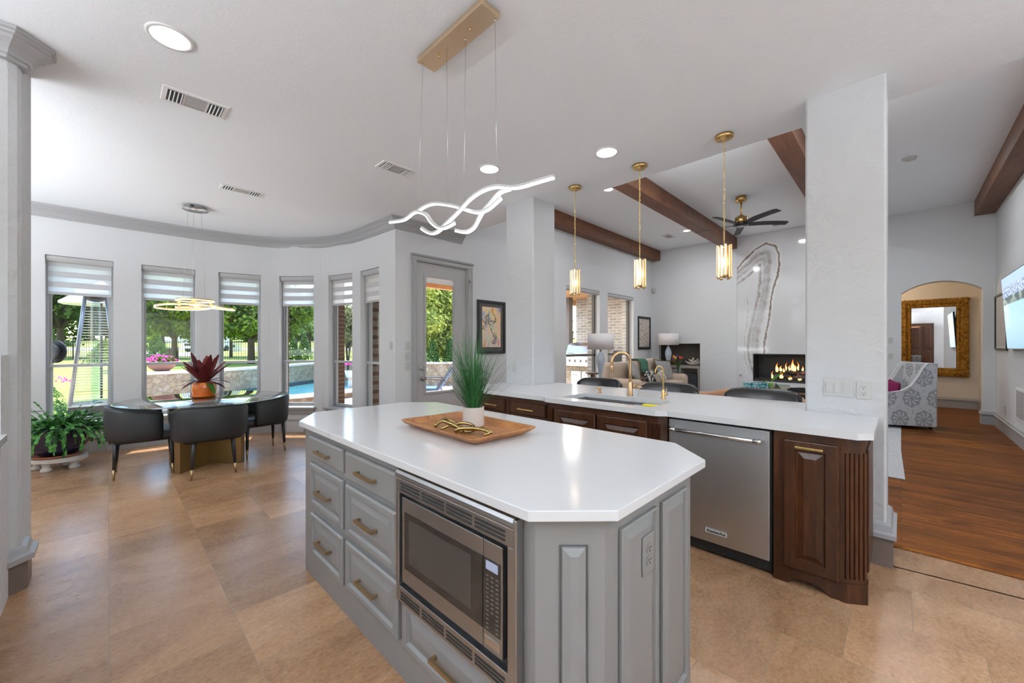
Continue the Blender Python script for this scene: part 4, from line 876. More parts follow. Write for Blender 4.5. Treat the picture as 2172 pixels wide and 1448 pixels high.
m_chan = M('white_aluminium_channel', (.55, .55, .55, 1), .4, .3).m
for P_ in WV:
    s_ = MB(); ribbon(s_, P_, .0075, .0, .011); o = s_.build('channel', m_chan, ch)
    s_ = MB(); ribbon(s_, P_, .0068, -.008, .0); s_.build('led_strip', m_led, o)
for (a, b2, c) in (((1.304, 2.022), (1.36, 2.162, 2.216), 0), ((1.322, 1.811), (1.36, 1.850, 2.176), 0), ((1.362, 1.692), (1.33, 1.668, 2.112), 0), ((1.386, 1.484), (1.37, 1.451, 2.124), 0)):
    s_ = MB(); s_.tube([(a[0], a[1], HK - .03), b2], .0009, 6); s_.build('suspension_wire', m_steelh, ch)
    s_ = MB(); s_.cyl((a[0], a[1], HK - .032), (a[0], a[1], HK - .042), .005, .0035); s_.cyl(Vector(b2), Vector(b2) + Z * .02, .003, .002); s_.build('wire_grip', m_chrome, ch)
for yy in (1.62, 1.90):
    s_ = MB(); s_.lathe([(.005, -.012), (.006, -.004), (.003, 0)], 12, (1.335, yy, HK - .032)); s_.build('mounting_screw', m_brass, ch)
# pendants with chains and frosted tubes
def pendant(px_, py_, lab):
    t_ = thing('tube_pendant_light', lab, 'pendant light', (px_, py_, HK), 0, 'three brass tube pendants over the peninsula')
    P0 = Vector((px_, py_, HK)); s2 = MB(); s2.lathe([(.068, 0), (.068, -.022), (.062, -.028), (.012, -.030), (.010, -.042), (.004, -.045)], 32, P0); s2.build('canopy', m_brass, t_)
    s2 = MB(); zt, zb_ = HK - .045, 2.325; n_ = 26; ln = (zt - zb_) / n_
    for k in range(n_):
        zc = zt - ln * (k + .5); u = X if k % 2 else Y; hx, hz = .0062, ln * .62
        s2.tube([Vector((px_, py_, zc)) + u * (hx * math.cos(a)) + Z * (hz * math.sin(a)) for a in (2 * PI * j / 10 for j in range(10))], .0017, 5, closed=True)
    s2.tube([(px_ + .004 * math.sin(k * 1.7), py_ + .004 * math.cos(k * 1.3), zt - (zt - zb_) * k / 20) for k in range(21)], .0012, 5); s2.build('chain', m_goldpull, t_)
    s2 = MB(); s2.tube([(px_, py_, 2.33), (px_, py_, 2.16)], .005, 10); s2.build('stem', m_brass, t_)
    s2 = MB(); s2.lathe([(.004, 2.175), (.05, 2.168), (.05, 2.164), (.004, 2.162)], 24, (px_, py_, 0)); s2.lathe([(.004, 1.942), (.05, 1.94), (.05, 1.936), (.004, 1.934)], 24, (px_, py_, 0)); s2.build('cage_plate', m_brass, t_)
    for k in range(11):
        a = 2 * PI * k / 11 + .2; c = Vector((px_ + .047 * math.cos(a), py_ + .047 * math.sin(a), 0)); dz = (.012, -.004, .004)[k % 3]; s2 = MB()
        s2.cyl(c + Z * (1.925 + dz), c + Z * (2.172 + dz), .0085, seg=10); o = s2.build('glass_tube', m_tube, t_)
        s2 = MB(); rd = Vector((math.cos(a), math.sin(a), 0)); td = Vector((-rd.y, rd.x, 0)); s2.obox(c, td, Z, rd, -.0098, -.0078, 1.917 + dz, 2.178 + dz, -.009, .009); s2.lathe([(.003, 1.914 + dz), (.0095, 1.914 + dz), (.0095, 1.926 + dz)], 10, c, cap=True); s2.build('brass_edge', m_brass, o)
    light('pendant_bulb', 'POINT', (px_, py_, 2.05), 2.0, (1, .88, .7), .03)
for p_, lab in (((3.503, 2.495), 'brass tube pendant nearest the far column'), ((3.515, 1.762), 'brass tube pendant hanging over the kitchen faucet, middle of three'), ((3.497, 1.024), 'brass tube pendant nearest the near column, largest in view')): pendant(*p_, lab)
# recessed lights
def downlight(x, y, z, lab, e, r=.085, vis=True, grp='recessed ceiling lights'):
    if vis:
        t_ = thing('recessed_light', lab, 'ceiling light', (x, y, z), 0, grp)
        s2 = MB(); s2.lathe([(r + .022, 0), (r + .020, -.005), (r + .003, -.006), (r, -.001), (r, 0)], 40, (x, y, z - .0003), cap=False); s2.build('trim_ring', m_white, t_)
        s2 = MB(); s2.lathe([(.001, -.0025), (r, -.0025), (r, -.0005)], 40, (x, y, z - .0005), cap=False); s2.build('lens', m_can, t_)
    light('downlight', 'AREA', (x, y, z - .012), e, (.93, .97, 1), r * 1.8, rot=(0, 0, 0), shape='DISK')
EK = 2.8
downlight(.237, 2.885, HK, 'large recessed ceiling light at the upper left', EK)
downlight(3.075, 1.852, HK, 'recessed ceiling light between the wave chandelier and the pendants', EK * .9)
downlight(2.570, 2.832, HK, 'recessed ceiling light just above the wave chandelier', EK * .9)
for x_, y_ in ((2.9, -.7), (1.3, -1.2), (-.9, -1.2), (-1.5, 1.2), (.0, -2.2), (2.4, -2.2), (-1.6, 4.6), (-1.4, 6.2)): downlight(x_, y_, HK, '', EK, vis=False)  # extra lamps without fixtures, added out of view to light the kitchen evenly
downlight(5.70, 3.40, HL, 'recessed light on the living room ceiling nearer the header', 16, .07, grp='living room recessed lights'); downlight(8.95, 3.38, HL, 'recessed light on the living room ceiling near the fan and far beam', 16, .07, grp='living room recessed lights')
for x_, y_ in ((5.7, .0), (8.6, .0), (5.7, 1.8), (8.9, 1.7)): downlight(x_, y_, HL, '', 16, .07, vis=False)  # extra lamps without fixtures, added to brighten the living room
light('hall_lamp', 'POINT', (12.0, .6, 2.6), 30, (1, .80, .58), .12)
# ceiling vents
def vent(x0, x1, y0, y1, z, lab, n1=5, n2=14):
    t_ = thing('ceiling_vent', lab, 'vent', ((x0 + x1) / 2, (y0 + y1) / 2, z), 0, 'white ceiling vents'); L_ = x1 - x0; B_ = y1 - y0; m_ = .03
    s2 = MB(); s2.nest((x0, y1, z), X, -Y, -Z, L_, B_, [(0, 0), (.004, .007), (m_ - .004, .009), (m_, .006)]); s2.build('grille_frame', m_white, t_)
    xs = (x0 + m_, x0 + m_ + (L_ - 2 * m_) * .27, x0 + m_ + (L_ - 2 * m_) * .31, x1 - m_ - (L_ - 2 * m_) * .31, x1 - m_ - (L_ - 2 * m_) * .27, x1 - m_)
    for i in (0, 2, 4):
        s2 = MB(); s2.box(xs[i], xs[i + 1], y0 + m_, y1 - m_, z - .0075, z - .0065); o = s2.build('grille_opening', m_dark if i != 2 else M('vent_dark_grey', (.06, .06, .06, 1), .7).m, t_)
        s2 = MB(); 
        if i == 2:
            k_ = int((B_ - 2 * m_) / .012)
            for k in range(k_): yy = y0 + m_ + .012 * (k + .5); s2.obox((0, yy, z - .0075), X, Vector((0, .8, -.6)), Vector((0, .6, .8)), xs[i], xs[i + 1], 0, .003, 0, .0008)
        else:
            k_ = max(4, int((xs[i + 1] - xs[i]) / .019)); st = (xs[i + 1] - xs[i]) / k_
            for k in range(k_): xx = xs[i] + st * (k + .5); s2.obox((xx, 0, z - .0075), Y, Vector((.6, 0, -.8)), Vector((.8, 0, .6)), y0 + m_, y1 - m_, 0, .008, 0, .001)
        s2.build('louvres', m_white, o)
vent(.245, .608, 3.425, 3.640, HK, 'white ceiling vent nearest the camera, below the big recessed light')
vent(.828, 1.225, 5.075, 5.245, HK, 'white ceiling vent over the dining table, furthest of three in the kitchen')
vent(1.765, 2.105, 3.372, 3.562, HK, 'white ceiling vent beside the chandelier wires')
vent(8.9, 9.3, 3.75, 3.95, HL, 'small white vent on the living room ceiling near the far wall'); vent(9.6, 9.95, 1.75, 1.95, HL, 'small white vent on the living room ceiling beyond the fan')
t_ = thing('smoke_detector', 'round white smoke detector on the living room ceiling at the right', 'smoke detector', (7.61, -.08, HL)); s_ = MB(); s_.lathe([(.075, 0), (.075, -.012), (.068, -.014), (.066, -.030), (.050, -.036), (.001, -.036)], 32, (7.61, -.08, HL), cap=False); s_.build('housing', m_plastic, t_)
s_ = MB(); s_.cyl((7.59, -.07, HL - .036), (7.59, -.07, HL - .038), .006); s_.build('indicator', m_dark, t_)
# ceiling fan
fx, fy, fz = 7.569, 1.95, 3.44
t_ = thing('ceiling_fan', 'brass ceiling fan with five black blades hanging in the living room', 'ceiling fan', (fx, fy, HL))
s_ = MB(); s_.lathe([(.085, 0), (.085, -.085), (.03, -.088), (.02, -.10)], 36, (fx, fy, HL)); s_.build('canopy', m_brass, t_)
s_ = MB(); s_.tube([(fx, fy, HL - .09), (fx, fy, 3.60)], .014, 14); s_.build('downrod', m_brass, t_)
s_ = MB(); s_.lathe([(.02, .165), (.045, .155), (.045, .13), (.095, .125), (.095, .02), (.07, .015)], 36, (fx, fy, fz)); s_.build('motor_housing', m_brass, t_)
s_ = MB(); s_.lathe([(.05, -.03), (.10, -.02), (.13, .0), (.11, .02), (.05, .025)], 36, (fx, fy, fz)); s_.build('blade_hub', m_black, t_)
s_ = MB(); s_.lathe([(.001, -.034), (.06, -.032), (.062, -.028)], 28, (fx, fy, fz), cap=False); s_.build('light_lens', m_plastic, t_)
m_fan = M('matt_black_fan_blade', (.018, .018, .018, 1), .5).m
for k in range(5):
    a = math.radians(-52 + 72 * k); d_ = Vector((math.cos(a), math.sin(a), 0)); s2 = Vector((-d_.y, d_.x, 0)); n_ = (Z + s2 * .22).normalized(); s3 = n_.cross(d_).normalized(); b_ = MB(); last = None
    for (r, wl_, wr_) in ((.06, .03, .03), (.18, .065, .05), (.34, .075, .045), (.55, .065, .05), (.70, .055, .06), (.74, .035, .055)):
        c = Vector((fx, fy, fz)) + d_ * r + Z * (.012 * math.sin(r * 3))
        rr = [b_.b.verts.new(c + s3 * (-wl_) - n_ * .005), b_.b.verts.new(c + s3 * wr_ - n_ * .005), b_.b.verts.new(c + s3 * wr_ + n_ * .005), b_.b.verts.new(c + s3 * (-wl_) + n_ * .005)]
        if last:
            for j in range(4): b_.b.faces.new((last[j], last[(j + 1) % 4], rr[(j + 1) % 4], rr[j]))
        else: b_.b.faces.new(rr[::-1])
        last = rr
    b_.b.faces.new(last); b_.build('fan_blade', m_fan, t_)
# ------------------------------------------------------------------ dining corner
dcx, dcy = .742, 6.17
t_ = thing('ring_chandelier', 'gold looped ring chandelier hanging over the dining table', 'chandelier', (dcx, dcy, HK))
s_ = MB(); s_.lathe([(.115, 0), (.115, -.038), (.13, -.040), (.13, -.043), (.001, -.043)], 40, (dcx, dcy, HK), cap=False); s_.build('canopy', m_steelh, t_)
s_ = MB()
for k in range(3): s_.box(dcx - .06 + k * .012, dcx - .053 + k * .012, dcy - .117, dcy - .1, HK - .030, HK - .012)
s_.build('canopy_slots', m_dark, t_)
for k, (a, r1_) in enumerate(((2.6, .17), (.6, .16), (4.4, .17))):
    s_ = MB(); s_.tube([(dcx + .075 * math.cos(a), dcy + .075 * math.sin(a), HK - .04), (dcx + .13 * math.cos(a), dcy + .13 * math.sin(a), 1.955)], .001, 6); s_.build('suspension_wire', m_steelh, t_)
s_ = MB(); s_.lathe([(.17, 1.925), (.19, 1.925), (.19, 1.940), (.17, 1.940), (.17, 1.925)], 48, (dcx, dcy, 0), cap=False); s_.build('upper_ring', m_goldpull, t_)
s_ = MB(); s_.lathe([(.165, 1.918), (.192, 1.918), (.192, 1.925), (.165, 1.925)], 48, (dcx, dcy, 0), cap=False); s_.build('upper_led', m_ledwarm, t_)
s_ = MB()
for a in (.4, 2.5, 4.5): s_.obox((dcx + .18 * math.cos(a), dcy + .18 * math.sin(a), 1.86), Vector((-math.sin(a), math.cos(a), 0)), Z, Vector((math.cos(a), math.sin(a), 0)), -.025, .025, 0, .07, -.004, .004)
s_.build('bracket', m_goldpull, t_)
for (ox, oy, oz, r, tx_, ty_) in ((-.10, .09, 1.845, .27, .03, -.06), (.15, -.13, 1.845, .225, -.10, .04), (.02, .06, 1.850, .20, .08, .10)):
    s_ = MB(); l_ = MB(); pts = []
    for k in range(48): a = 2 * PI * k / 48; pts.append(Vector((dcx + ox + r * math.cos(a), dcy + oy + r * math.sin(a), oz + r * (tx_ * math.cos(a) + ty_ * math.sin(a)))))
    for mb_, za_, zb_ in ((s_, 0, .014), (l_, -.008, 0)):
        last = None; first_ = None
        for k in range(49):
            p_ = pts[k % 48]; d_ = (p_ - Vector((dcx + ox, dcy + oy, p_.z))).normalized(); rr = [mb_.b.verts.new(p_ + d_ * q0 + Z * q1) for q0, q1 in ((-.006, za_), (.006, za_), (.006, zb_), (-.006, zb_))]
            if last:
                for j in range(4): mb_.b.faces.new((last[j], last[(j + 1) % 4], rr[(j + 1) % 4], rr[j]))
            last = rr
    o = s_.build('gold_loop', m_goldpull, t_); l_.build('led_strip', m_ledwarm, o)
TX, TY, TR = .81, 5.83, .80
t_ = thing('dining_table', 'round glass-topped dining table on a brass X-shaped base', 'dining table', (TX, TY, 0))
s_ = MB(); s_.lathe([(.001, .748), (TR - .012, .748), (TR, .754), (TR - .012, .760), (.001, .760)], 96, (TX, TY, 0), cap=False); s_.build('glass_top', m_tableglass, t_)
for rz in (.18, .18 + PI / 2):
    s_ = MB(); u = Vector((math.cos(rz + .6), math.sin(rz + .6), 0)); v = Vector((-u.y, u.x, 0)); s_.obox((TX, TY, 0), u, v, Z, -.42, .42, -.032, .032, .0, .735); s_.build('base_panel', m_tablebase, t_, bevel=.003)
s_ = MB()
for k in range(4): a = .78 + PI / 2 * k; s_.cyl((TX + .33 * math.cos(a), TY + .33 * math.sin(a), .735), (TX + .33 * math.cos(a), TY + .33 * math.sin(a), .748), .02)
s_.build('glass_pad', m_steelh, t_)
def dining_chair():
    t_ = thing('dining_chair', '', 'dining chair'); out_loop = []
    s2 = MB(); n_ = 36; last = None
    for i in range(n_ + 1):
        a = math.radians(-118 + 236 * i / n_)      # 0 is the back (-x), chair faces +x
        e = abs(a) / math.radians(118)
        zt = .745 - .085 * e ** 2.2; zb_ = .385
        def pt(k_, z): 
            ax, ay = .265 + k_, .300 + k_; sq = 1.0
            ca, sa = math.cos(a), math.sin(a); x = -abs(ca) ** .8 * (1 if ca > 0 else -1) * ax; y = abs(sa) ** .8 * (1 if sa > 0 else -1) * ay
            return Vector((x + (.0), y, z))
        sh_ = .012 * (1 - e)
        prof = [(-.022, zb_ + .03), (-.012, zb_ + .008), (.012, zb_ + .002), (.026, zb_ + .03), (.034, zb_ + .10), (.036 + sh_, zt - .03), (.028 + sh_, zt - .008), (.014 + sh_, zt), (-.008 + sh_, zt - .004), (-.020, zt - .03)]
        if i in (0, n_): prof = [(k_ * .6, zb_ + (z - zb_) * .97 + .005) for k_, z in prof]
        r = [s2.b.verts.new(pt(k_, z)) for k_, z in prof]
        if last:
            for k in range(len(r)): s2.b.faces.new((last[k], last[(k + 1) % len(r)], r[(k + 1) % len(r)], r[k]))
        else: s2.b.faces.new(r[::-1])
        last = r
    s2.b.faces.new(last); s2.build('backrest_shell', m_chair, t_, smooth=True)
    s2 = MB(); pts = []
    for i in range(n_ + 1):
        a = math.radians(-117 + 234 * i / n_); e = abs(a) / math.radians(118); zt = .745 - .085 * e ** 2.2; ax, ay = .265 + .026, .300 + .026; ca, sa = math.cos(a), math.sin(a)
        pts.append((-abs(ca) ** .8 * (1 if ca > 0 else -1) * (ax + .012 * (1 - e)), abs(sa) ** .8 * (1 if sa > 0 else -1) * (ay + .012 * (1 - e)), zt - .006))
    s2.tube(pts, .004, 6); s2.build('piping', m_chair, t_)
    s2 = MB(); s2.rbox(-.22, .27, -.26, .26, .36, .47, .045, 4); s2.build('seat', m_chair, t_, smooth=True)
    for sx_, sy_, tx_, ty_ in ((-1, 1, -.225, .19), (-1, -1, -.225, -.19), (1, 1, .235, .27), (1, -1, .235, -.27)):
        top_ = Vector((tx_ * .93, ty_ * .86, .40)); bot = Vector((tx_, ty_, 0)); mid = bot + (top_ - bot) * .27
        s2 = MB(); s2.cyl(mid, top_, .0145, .022, 14); o = s2.build('leg', m_chair, t_); s2 = MB(); s2.cyl(bot, mid, .009, .0147, 14); s2.build('brass_tip', m_bronze, o)
    return t_
c0 = dining_chair()
CH = [((.265, 5.885), -3, 'black barrel dining chair at the left of the glass table'), ((.775, 5.372), 90, 'black barrel dining chair with its back to the camera, in front of the brass base'), ((1.375, 5.935), 186, 'black barrel dining chair at the right side of the glass table'), ((.84, 6.42), -90, 'black barrel dining chair on the window side of the glass table')]
for k, ((x, y), a, lab) in enumerate(CH):
    c = c0 if k == 0 else dup(c0); c.location = (x, y, 0); c.rotation_euler = (0, 0, math.radians(a)); c['label'] = lab; c['group'] = 'black dining chairs round the glass table'
# red-leaf plant on the table
t_ = thing('potted_red_leaf_plant', 'wine-red leaved plant in a glazed orange pot on the dining table', 'potted plant', (.795, 5.927, .760)); P0 = Vector((.795, 5.927, .7605))
s_ = MB(); s_.lathe([(.001, 0), (.115, 0), (.140, .022), (.142, .028), (.128, .020), (.105, .012), (.001, .012)], 40, P0, cap=False); s_.build('saucer', m_orange, t_)
s_ = MB(); pr = [(.001, .012), (.098, .012), (.108, .025)]
for k in range(10): z = .03 + .014 * k; r = .108 + .012 * math.sin(k / 10 * PI) ; pr += [(r + .003, z), (r, z + .008)]
pr += [(.108, .178), (.102, .182), (.098, .172), (.001, .165)]
s_.lathe(pr, 40, P0, cap=False); s_.build('pot', m_orange, t_)
random.seed(5); s_ = MB()
def leafblade(mb, base, d, L_, W_, droop, n_=9, wavy=.0, fold=.15, rise=1.0):
    d = Vector(d).normalized(); side = d.cross(Z); side = side.normalized() if side.length > .01 else X.copy(); up = side.cross(d); last = None
    for j in range(n_ + 1):
        t2 = j / n_; c = Vector(base) + d * (L_ * t2) - Z * (droop * L_ * t2 ** 2.2)
        w2 = W_ * math.sin(PI * min(1, t2 * .93 + .07)) ** .75 * (1 + wavy * (1 if j % 2 else -1)) if j < n_ else .0006
        r = [mb.b.verts.new(c - side * w2 + up * abs(w2) * fold), mb.b.verts.new(c), mb.b.verts.new(c + side * w2 + up * abs(w2) * fold)]
        if last: mb.b.faces.new((last[0], last[1], r[1], r[0])); mb.b.faces.new((last[1], last[2], r[2], r[1]))
        last = r
for (a, el, L_, W_) in ((2.4, 74, .46, .05), (-.8, 70, .44, .052), (-.6, 48, .40, .04), (2.9, 52, .34, .045), (2.2, 50, .42, .042), (.8, 66, .34, .05), (-1.7, 62, .30, .05), (3.6, 62, .30, .04), (-2.3, 80, .34, .05), (.2, 30, .26, .035), (2.6, 22, .27, .035), (-.5, 20, .27, .035), (1.2, 78, .40, .045), (-1.2, 76, .42, .045), (3.2, 70, .36, .04), (.3, 56, .38, .04), (-2.6, 52, .34, .04), (2.0, 64, .38, .04), (4.6, 58, .33, .036), (-1.4, 22, .2, .03), (3.9, 20, .24, .03), (1.6, 40, .26, .04), (-.9, 8, .25, .03), (2.3, 5, .25, .03)):
    e_ = math.radians(el); d_ = (math.cos(a) * math.cos(e_), math.sin(a) * math.cos(e_), math.sin(e_)); b0 = P0 + Vector((math.cos(a) * .03, math.sin(a) * .03, .17)); leafblade(s_, b0, d_, L_, W_, .16 if el > 40 else .4, 14, .10)
s_.build('leaves', m_wine, t_)
s_ = MB(); leafblade(s_, P0 + Vector((.01, -.05, .18)), (.35, -.9, .1), .17, .035, 1.0, 8); leafblade(s_, P0 + Vector((-.03, -.03, .18)), (-.8, -.2, .5), .17, .03, .5, 8); s_.build('green_leaf', m_orchid, t_)
# cactus in the cobalt bowl on a small stand
t_ = thing('plant_stand', 'low oval distressed white wooden plant stand on the floor', 'plant stand', (-.40, 6.74, 0)); Q0 = Vector((-.40, 6.755, 0))
su = Vector((.70, -.71, 0)); sv = Vector((.71, .70, 0))
s_ = MB(); loft(s_, Q0, [([(.26 * math.cos(a), .20 * math.sin(a)) for a in (2 * PI * k / 40 for k in range(40))], z) for z in (.098, .102, .135, .140)], -PI / 4); s_.build('stand_top', m_distress, t_)
for (a, b2) in ((-.17, -.05), (.02, -.13), (.16, .02), (-.02, .12)):
    s_ = MB(); s_.lathe([(.045, 0), (.048, .008), (.046, .03), (.034, .036), (.036, .06), (.044, .098)], 20, Q0 + su * a + sv * b2); s_.build('leg', m_distress, t_)
t_ = thing('potted_christmas_cactus', 'sprawling green Christmas cactus in a cobalt blue bowl by the window', 'potted plant', (-.40, 6.755, .14)); Q1 = Q0 + Z * .141
s_ = MB(); s_.lathe([(.001, 0), (.185, 0), (.215, .024), (.205, .026), (.18, .010), (.001, .010)], 44, Q1, cap=False); s_.build('saucer', m_terra, t_)
s_ = MB(); s_.lathe([(.001, .010), (.13, .012), (.19, .06), (.24, .14), (.272, .25), (.286, .32), (.295, .325), (.29, .335), (.268, .325), (.25, .25), (.001, .28)], 72, Q1, cap=False, wob=lambda a: 1 + .012 * math.cos(a * 24)); s_.build('bowl', m_cobalt, t_)
s_ = MB(); s_.lathe([(.001, .30), (.262, .295)], 30, Q1, cap=False); s_.build('soil', m_soil, t_)
random.seed(21); s_ = MB()
def segchain(mb, base, d, L_, n_, grav, w0=.019):
    p_ = Vector(base); d = Vector(d).normalized(); sl = L_ / n_
    for j in range(n_):
        d = (d - Z * grav * (j + 1) / n_ + Vector((random.uniform(-.18, .18), random.uniform(-.18, .18), random.uniform(-.08, .08)))).normalized()
        sd_ = d.cross(Vector((random.uniform(-.5, .5), random.uniform(-.5, .5), 1))).normalized(); up = sd_.cross(d); e2 = p_ + d * sl; w2 = w0 * random.uniform(.8, 1.15)
        o_ = []
        for t2, k_ in ((0, .28), (.18, .75), (.42, 1.0), (.62, .85), (.80, 1.0), (.94, .55)):
            c = p_ + d * (sl * 1.04 * t2); o_.append((c - sd_ * (w2 * k_), c + sd_ * (w2 * k_), c + up * .003))
        for q0, q1 in zip(o_, o_[1:]):
            a_ = [mb.b.verts.new(v) for v in (q0[0], q0[2], q1[2], q1[0])]; mb.b.faces.new(a_); a_ = [mb.b.verts.new(v) for v in (q0[2], q0[1], q1[1], q1[2])]; mb.b.faces.new(a_)
        p_ = e2
for k in range(210):
    a = random.uniform(0, 2 * PI); r = random.uniform(.02, .24); el = random.uniform(.0, 1.0); L_ = random.uniform(.24, .50) * (1 - .42 * el)
    segchain(s_, Q1 + Vector((math.cos(a) * r, math.sin(a) * r, .30)), (math.cos(a) * math.cos(el), math.sin(a) * math.cos(el), math.sin(el)), L_, random.randint(7, 10), random.uniform(.08, .5), .016)
for k in range(34):
    a = random.uniform(0, 2 * PI); segchain(s_, Q1 + Vector((math.cos(a) * .08, math.sin(a) * .08, .30)), (math.cos(a) * .6, math.sin(a) * .6, .8), random.uniform(.30, .40), 9, random.uniform(.1, .3), .016)
for k in range(26):
    a = random.uniform(0, 2 * PI); segchain(s_, Q1 + Vector((math.cos(a) * .26, math.sin(a) * .26, .33)), (math.cos(a), math.sin(a), .1), random.uniform(.3, .42), 8, 1.3)
bmesh.ops.remove_doubles(s_.b, verts=s_.b.verts[:], dist=.0004)
s_.build('segmented_stems', m_cactus, t_)
# ------------------------------------------------------------------ switches and outlets
def switch_plate(name, lab, O, U, N, gangs, w_=.115, h_=.117, rw_=.033):
    t_ = thing(name, lab, 'light switch', O); O = Vector(O); p_ = MB(); p_.obox(O, U, Z, N, -w_ / 2, w_ / 2, -h_ / 2, h_ / 2, 0, .006); p_.build('face_plate', m_plastic, t_, bevel=.003)
    for k in range(gangs):
        u0 = (k - (gangs - 1) / 2) * .046; p_ = MB(); a_ = -.3 if k % 2 else .3; vv = (Z + Vector(N) * (.06 if k != 1 else -.05)).normalized(); nn = Vector(U).cross(vv); nn = nn if nn.dot(Vector(N)) > 0 else -nn
        p_.obox(O, U, vv, nn, u0 - rw_ / 2, u0 + rw_ / 2, -.033, .033, .004, .011); p_.build('rocker', m_plastic, t_, bevel=.001)
switch_plate('light_switch', 'white triple rocker switch on the near column above the worktop', (3.40, .300, 1.092), -Y, NX, 3, .155, .117)
t_ = thing('wall_outlet', 'white outlet with test buttons beside the triple switch on the near column', 'outlet', (3.40, .172, 1.084)); outlet_plate(t_, (3.40, .172, 1.084), -Y, NX, .07, .115, gfci=True)
t_ = thing('wall_outlet', 'white outlet on the far column above the worktop', 'outlet', (3.40, 3.298, 1.108)); outlet_plate(t_, (3.40, 3.298, 1.108), -Y, NX)
sv_ = (Vector((2.68, 4.82, 0)) - Vector((2.661, 5.235, 0))).normalized(); nv_ = Vector((sv_.y, -sv_.x, 0)); 
switch_plate('light_switch', 'single white rocker switch on the narrow wall before the corner', tuple(Vector((2.674, 4.93, 1.375)) + nv_ * .001), sv_, nv_, 1, .07, .115)
for z, lab in ((1.365, 'top one of the three white rocker switches left of the patio door'), (1.225, 'middle one of the three white rocker switches left of the patio door'), (1.09, 'lowest of the three white rocker switches left of the patio door')):
    switch_plate('light_switch', lab, (2.865, YW, z), X, -Y, 1, .07, .115)
# framed art in the kitchen corner
def blobs(seed, bgc, spots, strokes, n_=26):
    random.seed(seed); S2 = [(random.random(), random.random(), random.uniform(.05, .16), random.choice(spots)) for _ in range(n_)]
    K_ = [[(random.uniform(.15, .85), random.uniform(.08, .9))] for _ in range(strokes)]
    for k_ in K_:
        x, y = k_[0]; a = random.uniform(0, 6.28)
        for _ in range(9): a += random.uniform(-.9, .9); x += .035 * math.cos(a); y += .028 * math.sin(a); k_.append((x, y))
    def fn(u, v):
        c = bgc(u, v)
        for x, y, r, cc in S2:
            d_ = math.hypot(u - x, (v - y) * .8) / r + noise.noise(Vector((u * 9, v * 9, r * 40))) * .5
            if d_ < 1: c = lerp(c, cc, .8 * (1 - d_) ** .5)
        for k_ in K_:
            for x, y in k_:
                if (u - x) ** 2 + (v - y) ** 2 * .6 < .00016: c = (.03, .03, .05)
        return c
    return fn
def framed(name, lab, O, U, N, w_, h_, fr_, mat_w, fmat, mmat, fn, nu, nv, depth=.025):
    t_ = thing(name, lab, 'framed picture', O); O = Vector(O); U, N = Vector(U), Vector(N)
    s2 = MB(); frame_bars(s2, O, U, N, w_, 0, h_, fr_, depth); s2.build('frame', fmat, t_, bevel=.003)
    s2 = MB(); s2.obox(O, U, Z, N, fr_, w_ - fr_, fr_, h_ - fr_, .002, .008); s2.build('mat_board', mmat, t_)
    i_ = fr_ + mat_w; painted('print', O + U * i_ + Z * i_ + N * .0095, U, Z, w_ - 2 * i_, h_ - 2 * i_, nu, nv, fn, m_paintcol, t_)
m_pframe = M('black_picture_frame', (.018, .017, .018, 1), .35).m; m_mat = M('charcoal_mat_board', (.075, .07, .068, 1), .6).m
bgc = lambda u, v: lerp(lerp((.78, .60, .50), (.80, .62, .36), v), (.86, .42, .20), max(0, u - .55) * v * 1.6)
framed('framed_picture', 'framed colourful abstract print between the patio door and the far column', (4.105, YW - .001, 1.247), X, -Y, .62, .865, .04, .065, m_pframe, m_mat, blobs(3, bgc, [(.85, .62, .12), (.72, .75, .30), (.30, .42, .62), (.72, .10, .06), (.16, .17, .22), (.86, .46, .26), (.62, .66, .44), (.75, .55, .58)], 13), 90, 130)
bg2 = lambda u, v: lerp((.52, .40, .33), (.66, .60, .54), .5 + .5 * noise.noise(Vector((u * 5, v * 6, 3))))
def wheat(u, v):
    c = bg2(u, v); n_ = noise.noise(Vector((u * 34 + v * 6, v * 13, 1))); 
    if n_ > .22: c = lerp(c, (.10, .10, .10), .75)
    elif n_ < -.28: c = lerp(c, (.80, .76, .70), .7)
    return c
framed('framed_picture', 'small dark-framed print of grasses beside the living room corner', (9.50, YW - .001, 1.285), X, -Y, .70, .855, .045, .02, m_pframe, m_mat, wheat, 70, 90)
# ------------------------------------------------------------------ living room
def stool():
    t_ = thing('bar_stool', '', 'bar stool'); s2 = MB(); last = None; n_ = 14      # faces -x (towards the counter); back at +x
    for i in range(n_ + 1):
        u = i / n_ * 2 - 1; y = .30 * u; xo = .17 - .075 * u * u; zt = .975 - .05 * u ** 8; r = []
        for dx, z in ((0, .70), (-.02, .74), (-.022, zt - .03), (-.01, zt - .006), (.015, zt), (.035, zt - .012), (.04, zt - .04), (.03, .72)): r.append(s2.b.verts.new((xo + dx + (z - .7) * .12, y, z)))
        if last:
            for k in range(8): s2.b.faces.new((last[k], last[(k + 1) % 8], r[(k + 1) % 8], r[k]))
        else: s2.b.faces.new(r[::-1])
        last = r
    s2.b.faces.new(last); s2.build('backrest', m_stool, t_, smooth=True)
    s2 = MB(); s2.rbox(-.24, .17, -.22, .22, .60, .69, .03, 3); s2.build('seat', m_stool, t_, smooth=True)
    for sx_ in (-1, 1):
        for sy_ in (-1, 1): s2 = MB(); s2.cyl((sx_ * .20 - .03, sy_ * .20, 0), (sx_ * .15 - .03, sy_ * .16, .61), .015, .02, 10); s2.build('leg', m_walnut, t_)
    s2 = MB()
    for sy_ in (-1, 1): s2.tube([(-.22, .19 * sy_, .22), (.16, .19 * sy_, .22)], .01)
    s2.tube([(-.22, -.19, .22), (-.22, .19, .22)], .01); s2.build('footrest', m_steelh, t_); return t_
s0 = stool()
